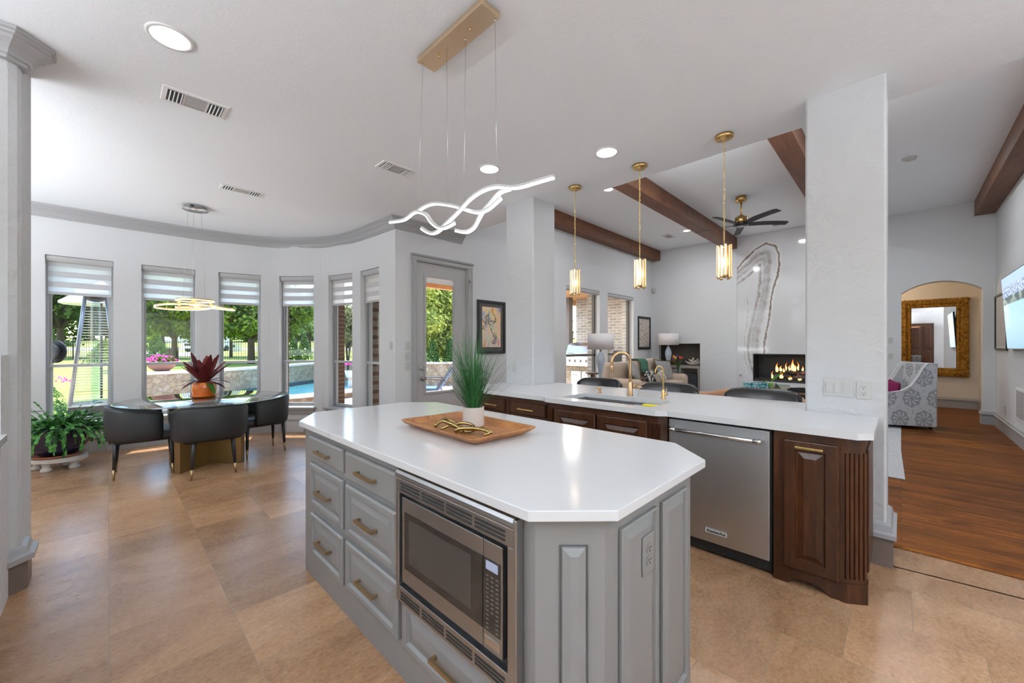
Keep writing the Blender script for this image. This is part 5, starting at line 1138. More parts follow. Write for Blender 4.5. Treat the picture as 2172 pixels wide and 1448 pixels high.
for k, (y, lab) in enumerate(((2.605, 'black leather bar stool nearest the far column'), (1.755, 'black leather bar stool behind the faucet, middle of three'), (.905, 'black leather bar stool nearest the near column'))):
    c = s0 if k == 0 else dup(s0); c.location = (4.02, y, .004); c['label'] = lab; c['group'] = 'black leather stools at the bar side'
def lamp(name, lab, x, y, z0_, z1_, z2_, r):
    t_ = thing(name, lab, 'table lamp', (x, y, z0_), 0, 'white shaded table lamps by the sofa'); O_ = Vector((x, y, 0)); H_ = z1_ - z0_; s2 = MB()
    s2.lathe([(.001, z0_), (.045, z0_), (.045, z0_ + .015), (.030, z0_ + .03), (.026, z0_ + H_ * .15), (.032, z0_ + H_ * .28), (.052, z0_ + H_ * .48), (.076, z0_ + H_ * .64), (.083, z0_ + H_ * .72), (.072, z0_ + H_ * .81), (.040, z0_ + H_ * .90), (.022, z0_ + H_ * .94)], 36, O_, cap=False); s2.build('lamp_base', m_lampbase, t_)
    s2 = MB(); s2.cyl((x, y, z0_ + H_ * .93), (x, y, z1_ + .03), .022, .018, 20); s2.build('lamp_neck', m_nickel, t_)
    s2 = MB(); s2.lathe([(r * .985, z1_), (r, z1_), (r, z2_), (r * .985, z2_), (r * .985, z1_)], 48, O_, cap=False); s2.build('lamp_shade', m_shade, t_)
    s2 = MB(); s2.tube([(x, y, z1_), (x, y, z2_ + .01)], .004); s2.tube([(x - r * .98, y, z2_ - .01), (x + r * .98, y, z2_ - .01)], .002); s2.lathe([(.001, z2_ + .01), (.012, z2_ + .014), (.017, z2_ + .028), (.012, z2_ + .042), (.001, z2_ + .046)], 16, O_, cap=False); s2.build('finial', m_lampbase, t_)
lamp('table_lamp', 'white drum-shade table lamp with pearl base left of the beige sofa', 6.47, 4.03, .62, 1.305, 1.60, .243)
lamp('table_lamp', 'white drum-shade table lamp with pearl base behind the right end of the sofa', 10.08, 4.27, .64, 1.400, 1.690, .25)
def side_table(lab, x, y, h_, r, mat):
    t_ = thing('side_table', lab, 'side table', (x, y, 0)); s2 = MB(); s2.lathe([(.001, h_ - .03), (r, h_ - .03), (r, h_), (.001, h_)], 28, (x, y, 0), cap=False); s2.build('table_top', mat, t_)
    s2 = MB(); s2.lathe([(.15, .004), (.15, .02), (.03, .04), (.03, h_ - .03)], 24, (x, y, 0)); s2.build('pedestal', mat, t_)
side_table('round dark side table under the lamp left of the sofa', 6.47, 4.03, .62, .26, m_walnut); side_table('round dark side table holding the far lamp and tulips', 10.06, 4.12, .64, .26, m_walnut)
t_ = thing('wooden_stand', 'tall walnut stand with a slanted top left of the lamp', 'stand', (6.68, 4.35, 0)); s_ = MB(); s_.obox((6.68, 4.35, .83), su, sv, Z, -.11, .15, -.12, .12, -.012, .02); s_.build('stand_top', m_sidewood, t_, bevel=.006); s_ = MB(); s_.cyl((6.68, 4.35, .004), (6.68, 4.35, .82), .03); s_.build('stand_post', m_sidewood, t_)
# beige sofa with its cushions
sf = thing('beige_sofa', 'beige two-seat sofa in the far corner of the living room', 'sofa', (8.60, 4.46, 0), 0); SM = wm(sf)
def loc_part(mb, name, mat, parent, **k): return mb.build(name, mat, parent, world=False, **k)
s_ = MB(); s_.rbox(-1.28, 1.28, -.72, .08, .10, .44, .05, 3); loc_part(s_, 'sofa_base', m_sofa, sf, smooth=True)
for sx_ in (-1, 1): s_ = MB(); s_.rbox(sx_ * 1.17 - .13, sx_ * 1.17 + .13, -.78, .05, .12, .70, .10, 4); loc_part(s_, 'armrest', m_sofa, sf, smooth=True)
for sx_ in (-1, 1): s_ = MB(); s_.rbox(min(0, sx_ * 1.04), max(0, sx_ * 1.04), -.76, -.10, .40, .56, .06, 4); loc_part(s_, 'seat_cushion', m_sofa, sf, smooth=True)
for sx_ in (-1, 1):
    s_ = MB(); x0, x1 = (.01, 1.18) if sx_ > 0 else (-1.30, -.01); s_.rbox(x0, x1, -.14, .12, .52, 1.06 if sx_ > 0 else 1.02, .09, 5); loc_part(s_, 'back_cushion', m_sofa, sf, smooth=True)
    s_ = MB(); zt = (1.06 if sx_ > 0 else 1.02) - .012; s_.tube([(x0 + .06, -.10, zt), (x1 - .06, -.10, zt)], .006, 6); loc_part(s_, 'piping', m_shade, sf)
for sx_ in (-1, 1):
    for sy_ in (-.8, 0): s_ = MB(); s_.cyl((sx_ * 1.1, sy_, .014), (sx_ * 1.1, sy_, .11), .03); loc_part(s_, 'leg', m_walnut, sf)
def pillow(name, lab, c, w_, h_, rz, tilt, mat, dep=.075, roll=0, fn=None, fringe=None, cat='cushion', grp='cushions on the beige sofa'):
    t_ = thing(name, lab, cat, c, rz, grp); t_.rotation_euler = (tilt, roll, rz); n_ = 16; me = bpy.data.meshes.new('cover'); vs = []; fs = []; cols = []
    for side in (1, -1):
        o0 = len(vs)
        for j in range(n_ + 1):
            for i in range(n_ + 1):
                u, v = i / n_ * 2 - 1, j / n_ * 2 - 1; b2 = ((1 - u * u) * (1 - v * v)) ** .38; pin = 1 - .07 * (1 - abs(u)) * 1 - .0
                vs.append((u * w_ / 2 * (1 - .08 * (1 - v * v)), -side * dep * b2, v * h_ / 2 * (1 - .10 * (1 - u * u)))); cols.append(fn(i / n_, j / n_) if fn else (.5, .5, .5))
        for j in range(n_):
            for i in range(n_): q0 = o0 + j * (n_ + 1) + i; fs.append((q0, q0 + 1, q0 + n_ + 2, q0 + n_ + 1)[::side])
    me.from_pydata(vs, [], fs); me.materials.append(mat)
    if fn: ca = me.color_attributes.new('Col', 'FLOAT_COLOR', 'POINT'); ca.data.foreach_set('color', [k for c2 in cols for k in (*c2[:3], 1.0)])
    for p_ in me.polygons: p_.use_smooth = True
    o = bpy.data.objects.new('cover', me); col.objects.link(o); o.parent = t_
    if fringe:
        s2 = MB(); e = [(-1, -1), (-1, 0), (-1, 1), (0, 1), (1, 1), (1, 0), (1, -1), (0, -1)]
        pts = []
        for k in range(8):
            a, b2 = e[k], e[(k + 1) % 8]
            for j in range(5): u = a[0] + (b2[0] - a[0]) * j / 5; v = a[1] + (b2[1] - a[1]) * j / 5; pts.append((u * w_ / 2 * (1 - .08 * (1 - v * v)), 0, v * h_ / 2 * (1 - .10 * (1 - u * u))))
        s2.tube(pts, .016, 6, closed=True); s2.build('fringe', fringe, t_, world=False)
    return t_
def Q(x, y, z): return tuple(SM @ Vector((x, y, z)))
A14 = math.radians(-8)
pillow('throw_cushion', 'grey cushion with olive fringe at the left of the sofa, under the throw', Q(-.57, -.30, .80), .50, .48, A14 + .25, -.35, m_greycush, .09, .55, fringe=m_olive)
pillow('throw_cushion', 'large grey cushion with olive fringe against the right of the sofa', Q(.87, -.34, .77), .60, .54, A14 - .1, -.3, m_greycush, .09, .08, fringe=m_olive)
bwf = lambda u, v: (.03, .03, .03) if noise.noise(Vector((u * 9, v * 9, 5))) > -.05 else (.55, .52, .48)
pillow('throw_cushion', 'black and white speckled cushion in the middle of the sofa', Q(.10, -.36, .66), .40, .34, A14, -.35, m_pattern, .07, -.1, fn=bwf)
stf = lambda u, v: (.04, .035, .03) if (abs((u * 5) % 1 - .5) < .09 or (u < .3 and abs(((u + v) * 8) % 1 - .5) < .14)) else (.60, .52, .42)
pillow('throw_cushion', 'small cream cushion with dark line pattern in front of the grey one', Q(.30, -.50, .64), .44, .28, A14 + .1, -.4, m_pattern, .06, -.25, fn=stf)
tf = thing('throw_blanket', 'green striped throw draped over the middle of the sofa back', 'blanket', Q(.1, 0, 1.05)); 
thf = lambda u, v: (.30, .42, .33) if (v * 6) % 1 > .8 else (.075, .17, .115)
mt_ = bpy.data.meshes.new('cloth'); vs = []; fs = []; cols = []
pathT = [(.16, .80), (.150, .95), (.11, 1.06), (0, 1.075), (-.12, 1.062), (-.165, .98), (-.175, .86), (-.20, .72)]
for i in range(7):
    for j, (yy, zz_) in enumerate(pathT):
        u = i / 6; vs.append(SM @ Vector((-.02 + .36 * u + .05 * (j - 3) / 5, yy + .01 * math.sin(i * 2.1 + j), zz_ + .004 * math.cos(i * 3)))); cols += [*thf(u, j / 7 + .02), 1.0]
fs = [(i * 8 + j, i * 8 + j + 1, (i + 1) * 8 + j + 1, (i + 1) * 8 + j) for i in range(6) for j in range(7)]
iv = wm(tf).inverted(); mt_.from_pydata([tuple(iv @ v) for v in vs], [], fs); ca = mt_.color_attributes.new('Col', 'FLOAT_COLOR', 'POINT'); ca.data.foreach_set('color', cols); mt_.materials.append(m_pattern); [setattr(p_, 'use_smooth', True) for p_ in mt_.polygons]
o = bpy.data.objects.new('cloth', mt_); col.objects.link(o); o.parent = tf; md_ = o.modifiers.new('s', 'SOLIDIFY'); md_.thickness = .012
# tulips in a glass vase
vx, vy = 9.98, 3.98
t_ = thing('vase_of_tulips', 'glass vase of red, orange and purple tulips on the side table', 'vase', (vx, vy, .64)); s_ = MB(); s_.lathe([(.03, .642), (.045, .65), (.050, .72), (.036, .80), (.045, .90), (.055, .93)], 24, (vx, vy, 0), cap=False); s_.lathe([(.001, .642), (.03, .642)], 24, (vx, vy, 0), cap=False); s_.build('glass_vase', m_vase, t_)
cols_ = [(.7, .06, .02, 1), (.85, .3, .02, 1), (.16, .02, .03, 1), (.85, .5, .05, 1), (.04, .04, .16, 1), (.8, .15, .02, 1), (.2, .02, .15, 1)]
for k, cc in enumerate(cols_):
    a = k * 2.4; e = Vector((vx + .11 * math.cos(a), vy + .11 * math.sin(a), 1.05 + .03 * math.sin(k * 2))); s_ = MB(); s_.tube([(vx, vy, .68), (vx + .03 * math.cos(a), vy + .03 * math.sin(a), .90), e], .005, 6); st_ = s_.build('stem', m_leafs, t_)
    s_ = MB(); s_.lathe([(.001, -.01), (.018, .005), (.026, .03), (.020, .055), (.006, .065)], 12, e, cap=False); s_.build('tulip_head', M('tulip_%d' % k, cc, .5).m, st_)
s_ = MB(); random.seed(2)
for k in range(8): a = k * .8; leafblade(s_, (vx + .02 * math.cos(a), vy + .02 * math.sin(a), .85), (math.cos(a) * .5, math.sin(a) * .5, .9), .20, .016, .5, 6)
s_.build('tulip_leaves', m_orchid, t_)
# built-in cabinet in the niche, coral, basket
t_ = thing('built_in_cabinet', 'taupe built-in cabinet with an open compartment inside the wall niche', 'cabinet', (10.55, 4.11, 0)); m_cab = M('greige_cabinet_paint', (.33, .30, .26, 1), .5).m
s_ = MB(); s_.box(10.40, 10.82, 3.59, 4.63, .80, .872); s_.box(10.40, 10.82, 3.59, 3.66, .004, .80); s_.box(10.40, 10.82, 4.56, 4.63, .004, .80); s_.box(10.40, 10.82, 4.08, 4.12, .004, .80); s_.box(10.78, 10.82, 3.59, 4.63, .004, .80); s_.build('carcass', m_cab, t_)
s_ = MB(); s_.nest((10.40, 4.56, .10), UY, Z, NX, .44, .68, [(0, 0), (0, .012), (.05, .012), (.054, .004)]); s_.build('door', m_cab, t_)
t_ = thing('dark_basket', 'dark patterned basket inside the niche cabinet', 'basket', (10.58, 3.86, .1)); s_ = MB(); s_.rbox(10.44, 10.74, 3.69, 4.04, .10, .66, .04, 2); s_.build('basket_body', M('dark_weave', (.04, .04, .05, 1), .9).m, t_)
random.seed(9); t_ = thing('white_coral', 'branching white coral ornament in the wall niche', 'ornament', (10.55, 3.80, .872)); s_ = MB()
for k in range(60):
    a = random.uniform(0, 2 * PI); el = random.uniform(.1, 1.4); L_ = random.uniform(.10, .22); b0 = Vector((10.53, 3.82, .88)); d_ = Vector((math.cos(a) * math.cos(el), math.sin(a) * math.cos(el) * 1.2, math.sin(el))); e1 = b0 + d_ * L_ * .6; s_.tube([b0, e1, e1 + (d_ + Vector((random.uniform(-.6, .6), random.uniform(-.6, .6), random.uniform(-.2, .5)))) * L_ * .4], [.012, .010, .007], 6)
s_.build('coral_branches', M('coral_white', (.62, .56, .5, 1), .8).m, t_)
t_ = thing('dark_vase', 'dark round vase in the wall niche left of the coral', 'vase', (10.5, 4.30, .872)); s_ = MB(); s_.lathe([(.001, .873), (.06, .873), (.10, .95), (.10, 1.02), (.05, 1.09), (.035, 1.12), (.045, 1.13)], 24, (10.52, 4.32, 0), cap=False); s_.build('vase_body', M('brown_glaze', (.10, .055, .035, 1), .3).m, t_)
t_ = thing('motion_sensor', 'small white motion sensor high in the living room corner', 'sensor', (XF, 4.70, 2.86)); s_ = MB(); s_.rbox(XF - .06, XF, YW - .10, YW - .02, 2.82, 2.94, .012); s_.build('sensor_housing', m_plastic, t_)
# ------------------------------------------------------------------ fireplace
FY0, FY1, FZ0, FZ1 = 1.15, 2.417, .575, 1.197; SY = 2.746; SXX = XF - .022
def toslab(px_, py_):
    r = (px_ - 1086) / 840; k_ = SXX / (.713 + .701 * r); y = k_ * (.701 - .713 * r); return y, EYE + (734 - py_) * k_ / 840
def curve_(pts, o=(1540, 480), s=3.81): return [toslab(o[0] + a / s, o[1] + b2 / s) for a, b2 in pts]
OUT_ = curve_([(90, 345), (150, 270), (240, 185), (320, 138), (400, 160), (428, 220), (430, 320), (415, 400), (385, 490), (365, 600), (350, 740), (325, 860), (308, 950), (310, 1100)])
MID_ = curve_([(60, 400), (170, 310), (250, 235), (335, 205), (352, 260), (345, 400), (330, 520), (312, 620), (282, 750), (257, 850), (247, 950), (250, 1100)])
MI2_ = curve_([(60, 440), (175, 350), (262, 275), (312, 255), (318, 320), (312, 420), (297, 540), (282, 620), (252, 750), (225, 850), (212, 950), (225, 1100)])
INN_ = curve_([(60, 490), (180, 400), (275, 310), (278, 400), (262, 560), (225, 720), (190, 870), (175, 960), (190, 1080), (222, 1190)])
SIDE_ = curve_([(165, 560), (180, 640), (172, 780), (150, 900), (150, 1060), (200, 1190)])
def dpoly(p_, L_):
    best = 9
    for (a, b2), (c, e) in zip(L_, L_[1:]):
        dx, dy = c - a, e - b2; t2 = max(0, min(1, ((p_[0] - a) * dx + (p_[1] - b2) * dy) / (dx * dx + dy * dy + 1e-9))); d_ = math.hypot(p_[0] - a - dx * t2, p_[1] - b2 - dy * t2); best = min(best, d_)
    return best
def onyx(u, v):
    y = SY - u * (SY - .90); z = v * HL; n1 = noise.noise(Vector((y * 9, z * 9, 0))); n2 = noise.noise(Vector((y * 30, z * 30, 4))); n3 = noise.noise(Vector((y * 2, z * 1.5, 8)))
    c = lerp((.58, .575, .59), (.66, .65, .65), .5 + .5 * n3); p_ = (y + n1 * .012, z)
    d0 = dpoly(p_, OUT_)
    if d0 < .018 + .012 * n1: c = lerp(c, (.16, .10, .07), .85)
    elif d0 < .05: c = lerp(c, (.74, .72, .70), .6)
    for L_, w_, cc, st_ in ((MID_, .060, (.24, .19, .16), .75), (MI2_, .045, (.26, .24, .22), .65), (INN_, .035, (.20, .14, .11), .8)):
        d_ = dpoly(p_, L_) + n2 * .03
        if d_ < w_:
            k_ = 1 - d_ / w_; c = lerp(c, cc, st_ * (k_ ** .6) * (.55 + .45 * (1 if n2 + n1 > -.1 else 0)))
    d_ = dpoly((y + n2 * .012, z), SIDE_)
    if d_ < .007 and n1 > -.25: c = lerp(c, (.3, .28, .28), .7)
    return c
fp = thing('fireplace', 'onyx-faced linear gas fireplace on the far living room wall', 'fireplace', (XF, 1.8, 0))
s_ = MB(); s_.box(SXX + .001, XF - .0005, .905, FY0, .004, HL - .002); s_.box(SXX + .001, XF - .0005, FY1, SY, .004, HL - .002); s_.box(SXX + .001, XF - .0005, FY0, FY1, .004, FZ0); s_.box(SXX + .001, XF - .0005, FY0, FY1, FZ1, HL - .002); s_.build('slab_core', M('onyx_edge', (.6, .6, .6, 1), .2).m, fp)
# the slab face is laid in four pieces round the firebox; pattern runs through
me_pieces = [((SY, .004), (SY - .90 - .0, HL), 0)]
def slab_piece(y_hi, y_lo, za_, zb_, nu, nv):
    fn = lambda u, v: onyx((SY - (y_hi - u * (y_hi - y_lo))) / (SY - .90), (za_ + v * (zb_ - za_)) / HL)
    painted('slab_face', (SXX, y_hi, za_), (0, -1, 0), (0, 0, 1), y_hi - y_lo, zb_ - za_, nu, nv, fn, m_slab, fp)
slab_piece(SY, .905, FZ1, HL - .002, 130, 190); slab_piece(SY, FY1, .004, FZ1, 26, 84); slab_piece(FY1, FY0, .004, FZ0, 30, 14); slab_piece(FY0, .905, .004, FZ1, 8, 30)
s_ = MB(); d_ = .42; t3 = .02
s_.box(XF - .03, XF + d_, FY0 - t3, FY0, FZ0 - t3, FZ1 + t3); s_.box(XF - .03, XF + d_, FY1, FY1 + t3, FZ0 - t3, FZ1 + t3) if False else None
s_.box(SXX - .004, XF + .11, FY0, FY0 + .018, FZ0, FZ1); s_.box(SXX - .004, XF + .11, FY1 - .018, FY1, FZ0, FZ1); s_.box(SXX - .004, XF + .11, FY0, FY1, FZ0, FZ0 + .05); s_.box(SXX - .004, XF + .11, FY0, FY1, FZ1 - .022, FZ1)
s_.box(XF + .40, XF + .42, FY0, FY1, FZ0, FZ1); s_.box(XF + .11, XF + .42, FY0, FY0 + .018, FZ0, FZ1); s_.box(XF + .11, XF + .42, FY1 - .018, FY1, FZ0, FZ1); s_.box(XF + .11, XF + .42, FY0, FY1, FZ0, FZ0 + .05); s_.box(XF + .11, XF + .42, FY0, FY1, FZ1 - .022, FZ1); s_.build('firebox', m_iron, fp)
random.seed(4); lg = M('charred_log', (.035, .028, .025, 1), .9); nn_ = lg.noise(lg.coord(), 9, 5); lg.base(lg.ramp(nn_, [(.35, (.02, .017, .016, 1)), (.7, (.14, .12, .11, 1))])); lg.l.new(lg.ramp(nn_, [(.60, G(0)), (.78, (1, .10, .01, 1))]), lg.b.inputs['Emission Color']); lg.b.inputs['Emission Strength'].default_value = 1.2
XL = XF + .10
for (ya, za_, yb, zb_, r) in ((2.05, .69, 1.72, .70, .05), (1.70, .66, 1.36, .70, .055), (1.98, .79, 1.58, .80, .035), (1.60, .77, 1.34, .81, .035), (1.50, .70, 1.25, .72, .05)):
    s_ = MB(); s_.tube([(XL, ya, za_), (XL - .012, (ya + yb) / 2, (za_ + zb_) / 2 + .01), (XL, yb, zb_)], [r * .9, r, r * .85], 12); s_.build('log', lg.m, fp)
fm = M('flame', (0, 0, 0, 1), 1); tcf = fm.n.new('ShaderNodeTexCoord'); sf3 = fm.n.new('ShaderNodeSeparateXYZ'); fm.l.new(tcf.outputs['Generated'], sf3.inputs[0])
fm.l.new(fm.ramp(sf3.outputs[2], [(0, (1, .55, .16, 1)), (.35, (1, .70, .32, 1)), (.7, (1, .25, .03, 1)), (1, (.6, .06, .0, 1))]), fm.b.inputs['Emission Color']); fm.b.inputs['Emission Strength'].default_value = 2.2
for (y, z, h_, r) in ((1.97, .80, .20, .030), (1.90, .82, .12, .028), (1.84, .80, .10, .02), (1.80, .84, .17, .016), (1.74, .84, .12, .02), (1.68, .84, .24, .034), (1.64, .83, .15, .03), (1.58, .85, .18, .018), (1.50, .84, .10, .02), (1.44, .82, .18, .018), (1.38, .80, .12, .018), (1.35, .83, .20, .015), (2.06, .65, .16, .018), (1.90, .66, .15, .028), (1.87, .66, .12, .02), (1.72, .645, .06, .04), (1.55, .64, .05, .04)):
    s_ = MB(); sw = random.uniform(-.03, .03); s_.tube([(XL - .05, y, z), (XL - .055, y + sw * .3, z + h_ * .3), (XL - .05, y - sw * .4, z + h_ * .65), (XL - .045, y + sw, z + h_)], [r * .7, r, r * .45, .002], 8); s_.build('flame', fm.m, fp)
s_ = MB()
for k in range(70): a = random.uniform(FY0 + .05, FY1 - .05); x = random.uniform(XF + .01, XF + .2); s_.rbox(x - .015, x + .015, a - .02, a + .02, FZ0 + .05, FZ0 + .05 + random.uniform(.01, .035), .006, 1)
s_.build('lava_rocks', M('lava_rock', (.05, .045, .04, 1), .95).m, fp, kind='stuff')
s_ = MB(); s_.cyl((SXX, 2.676, .695), (SXX - .02, 2.676, .695), .022); s_.build('gas_valve', m_steelh, fp)
# tan leather sofa, coffee table and what stands on it
sf2 = thing('tan_leather_sofa', 'tan leather sofa with its back to the kitchen behind the bar stools', 'sofa', (5.85, 1.3, 0)); s_ = MB(); last = None; n_ = 24
for i in range(n_ + 1):
    y = .62 + 1.36 * i / n_; u = (y - 1.3) / .68; zt = .79 + .05 * math.exp(-((y - 1.58) / .12) ** 2) - .03 * u * u; r = [s_.b.verts.new(p_) for p_ in ((5.44, y, .12), (5.42, y, .5), (5.40, y, zt - .05), (5.43, y, zt - .01), (5.48, y, zt), (5.55, y, zt - .02), (5.58, y, zt - .08), (5.62, y, .45), (5.62, y, .12))]
    if last:
        for k in range(9): s_.b.faces.new((last[k], last[(k + 1) % 9], r[(k + 1) % 9], r[k]))
    else: s_.b.faces.new(r[::-1])
    last = r
s_.b.faces.new(last); s_.build('backrest', m_tan, sf2, smooth=True)
s_ = MB(); s_.rbox(5.60, 6.30, .80, 1.80, .12, .46, .06, 3); s_.build('seat', m_tan, sf2, smooth=True)
for y in (.72, 1.88): s_ = MB(); s_.rbox(5.58, 6.30, y - .10, y + .10, .12, .64, .07, 3); s_.build('armrest', m_tan, sf2, smooth=True)
for x in (5.5, 6.2):
    for y in (.75, 1.85): s_ = MB(); s_.cyl((x, y, .014), (x, y, .13), .025); s_.build('leg', m_walnut, sf2)
ct = thing('coffee_table', 'dark coffee table in front of the fireplace', 'coffee table', (8.72, 1.66, 0)); s_ = MB(); s_.box(8.30, 9.16, 1.10, 2.30, .49, .54); s_.build('table_top', m_walnut, ct, bevel=.004)
for x in (8.36, 9.10):
    for y in (1.16, 2.24): s_ = MB(); s_.box(x - .03, x + .03, y - .03, y + .03, .014, .49); s_.build('leg', m_walnut, ct)
t_ = thing('decorative_box', 'turquoise and white marbled decorative box on the coffee table', 'box', (8.47, 1.94, .54)); mbx = M('turquoise_shell', G(.5), .15); nv_2 = mbx.coord(); mbx.base(mbx.ramp(mbx.noise(nv_2, 14, 6, .7, 1.2), [(.35, (.02, .03, .035, 1)), (.48, (.05, .32, .38, 1)), (.58, (.55, .66, .66, 1)), (.7, (.10, .22, .22, 1))]))
s_ = MB(); s_.obox((8.47, 1.94, .541), su, sv, Z, -.17, .17, -.11, .11, 0, .12); s_.build('box_body', mbx.m, t_, bevel=.006); s_ = MB(); s_.obox((8.47, 1.94, .541), su, sv, Z, -.178, .178, -.118, .118, .121, .15); s_.build('lid', mbx.m, t_, bevel=.006)
bkz = .541
for k, (cc, w_, h_, dx, lab) in enumerate((((.55, .45, .33, 1), .36, .03, 0, 'wide tan book at the bottom of the coffee table pile'), ((.60, .50, .36, 1), .22, .035, .10, 'small cream book under the orchid pot pile, second from the bottom'), ((.35, .30, .22, 1), .21, .03, .11, 'small brown book in the coffee table pile, third from the bottom'), ((.30, .42, .45, 1), .22, .022, .10, 'small blue-grey book on top of the coffee table pile'))):
    t_ = thing('book', lab, 'book', (8.77, 1.70, bkz), 0, 'books on the coffee table'); s_ = MB(); O_ = Vector((8.72, 1.69, bkz)) + su * dx
    s_.obox(O_, su, sv, Z, -w_ / 2, w_ / 2, -.12, .12, 0, .004); s_.obox(O_, su, sv, Z, -w_ / 2, w_ / 2, -.12, .12, h_ - .004, h_); s_.obox(O_, su, sv, Z, -w_ / 2, -w_ / 2 + .005, -.12, .12, 0, h_); s_.build('book_cover', M('book_cover_%d' % k, cc, .6).m, t_)
    s_ = MB(); s_.obox(O_, su, sv, Z, -w_ / 2 + .005, w_ / 2 - .006, -.114, .114, .0041, h_ - .0041); s_.build('pages', M('paper_%d' % k, (.7, .66, .58, 1), .9).m, t_); bkz += h_ + .0005
t_ = thing('potted_orchid', 'small orchid with broad green leaves in a white pot on the coffee table', 'potted plant', (8.62, 1.76, .572)); O_ = Vector((8.72, 1.69, .5715)) - su * .10 - sv * .04
s_ = MB(); s_.lathe([(.001, 0), (.065, 0), (.078, .06), (.080, .135), (.072, .136), (.068, .12), (.001, .12)], 28, O_, cap=False); s_.build('pot', m_ceram, t_)
s_ = MB()
for a, el, L_, W_, dr2 in ((-.75, .75, .34, .045, .1), (2.4, .7, .24, .035, .9), (.1, .5, .22, .035, 1.1), (3.4, .3, .20, .035, .9), (-1.6, .3, .22, .03, 1.3)): leafblade(s_, O_ + Z * .12, (math.cos(a) * math.cos(el), math.sin(a) * math.cos(el), math.sin(el)), L_, W_, dr2, 10)
s_.build('leaves', m_orchid, t_)
t_ = thing('black_tray', 'black metal tray with raised handles on the coffee table', 'tray', (8.92, 1.35, .54)); s_ = MB(); O_ = Vector((8.90, 1.36, .541)); s_.obox(O_, su, sv, Z, -.20, .20, -.13, .13, 0, .01)
for q_ in ((-.20, -.19, -.13, .13), (.19, .20, -.13, .13), (-.20, .20, -.13, -.12), (-.20, .20, .12, .13)): s_.obox(O_, su, sv, Z, *q_, .01, .05)
s_.build('tray_body', m_iron, t_)
rg = thing('area_rug', 'grey woven area rug on the wood floor of the living room', 'rug', (7.7, 1.5, 0)); s_ = MB(); s_.prism([(5.69, -.03), (7.2, .0), (9.2, .0), (9.9, .0), (9.9, 3.0), (5.69, 3.0)], .004, .013); s_.build('rug_weave', m_rug, rg, bevel=.002)
# damask armchair
def damask(u, v):
    x, y = u * 3.3, v * 2.9; row = math.floor(y); fx_ = (x + (.5 if row % 2 else 0)) % 1 - .5; fy_ = y % 1 - .5; r = math.hypot(fx_ * 1.15, fy_); a = math.atan2(fy_, fx_)
    c = (.52, .52, .54); o2 = (.29, .29, .30)
    if r < .42 + .03 * math.cos(8 * a) and (math.sin(a * 9 + r * 14) > -.15 or r > .34): c = o2
    if r < .10: c = (.3, .3, .31)
    if noise.noise(Vector((x * 9, y * 9, 0))) > .35: c = lerp(c, o2, .5)
    return c
ac = thing('damask_armchair', 'grey and white damask swoop-arm armchair on the rug at the right', 'armchair', (9.56, .12, 0), math.radians(112))
ACM = wm(ac); prof_side = [(-.40, .06), (-.42, 1.08), (-.30, 1.09), (-.24, 1.00), (-.18, .86), (-.10, .72), (.02, .63), (.16, .60), (.44, .59), (.46, .55), (.46, .06)]
def side_panel(yy, nm):
    me = MB(); me.oprism((0, yy, 0), X, Z, Y, prof_side, -.05, .05); loc_part(me, nm, M('damask_plain', (.46, .46, .47, 1), .9).m if 'damask_plain' not in bpy.data.materials else bpy.data.materials['damask_plain'], ac, bevel=.008)
side_panel(-.36, 'arm'); side_panel(.36, 'arm')
s_ = MB(); s_.rbox(-.44, -.28, -.36, .36, .06, 1.09, .02, 2); loc_part(s_, 'backrest', bpy.data.materials['damask_plain'], ac)
s_ = MB(); s_.rbox(-.30, .46, -.31, .31, .12, .46, .04, 3); loc_part(s_, 'seat', bpy.data.materials['damask_plain'], ac, smooth=True)
for yy in (-.412, .412):
    s_ = MB(); s_.tube([(x + .004, yy, z + .003) for x, z in prof_side[1:9]], .007, 6); loc_part(s_, 'piping', m_shade, ac)
def dam_grid(nm, pts_fn, nu, nv):
    vs = []; cl = []; me = bpy.data.meshes.new(nm)
    for j in range(nv + 1):
        for i in range(nu + 1): p_, uv = pts_fn(i / nu, j / nv); vs.append(p_); cl += [*damask(*uv), 1.0]
    me.from_pydata(vs, [], [(j * (nu + 1) + i, j * (nu + 1) + i + 1, (j + 1) * (nu + 1) + i + 1, (j + 1) * (nu + 1) + i) for j in range(nv) for i in range(nu)])
    me.color_attributes.new('Col', 'FLOAT_COLOR', 'POINT').data.foreach_set('color', cl); me.materials.append(m_pattern); o_ = bpy.data.objects.new(nm, me); col.objects.link(o_); o_.parent = ac
def top_z(x):
    P_ = prof_side[1:10]
    for (a, b2), (c, e) in zip(P_, P_[1:]):
        if a <= x <= c: return b2 + (e - b2) * (x - a) / max(1e-6, c - a)
    return .59
for yy in (-.4115, .4115): dam_grid('damask_side', lambda u, v, yy=yy: ((-.40 + .85 * u, yy, .065 + (top_z(-.40 + .85 * u) - .075) * v), (u * .85, .065 + (top_z(-.40 + .85 * u) - .075) * v)), 90, 100)
dam_grid('damask_back', lambda u, v: ((-.442, -.34 + .68 * u, .08 + .99 * v), (u * .7 + .3, v)), 80, 100); dam_grid('damask_front', lambda u, v: ((-.2785, -.31 + .62 * u, .46 + .61 * v), (u * .6 + .1, v * .6)), 70, 70)
for x in (-.36, .40):
    for y in (-.34, .34): s_ = MB(); s_.cyl((x, y, .014), (x, y, .07), .022); loc_part(s_, 'leg', m_iron, ac)
pm_ = pillow('throw_cushion', 'magenta velvet cushion on the damask armchair', tuple(ACM @ Vector((-.04, -.05, .62))), .40, .30, math.radians(200), -.1, m_magenta, .06, .1, grp=None)
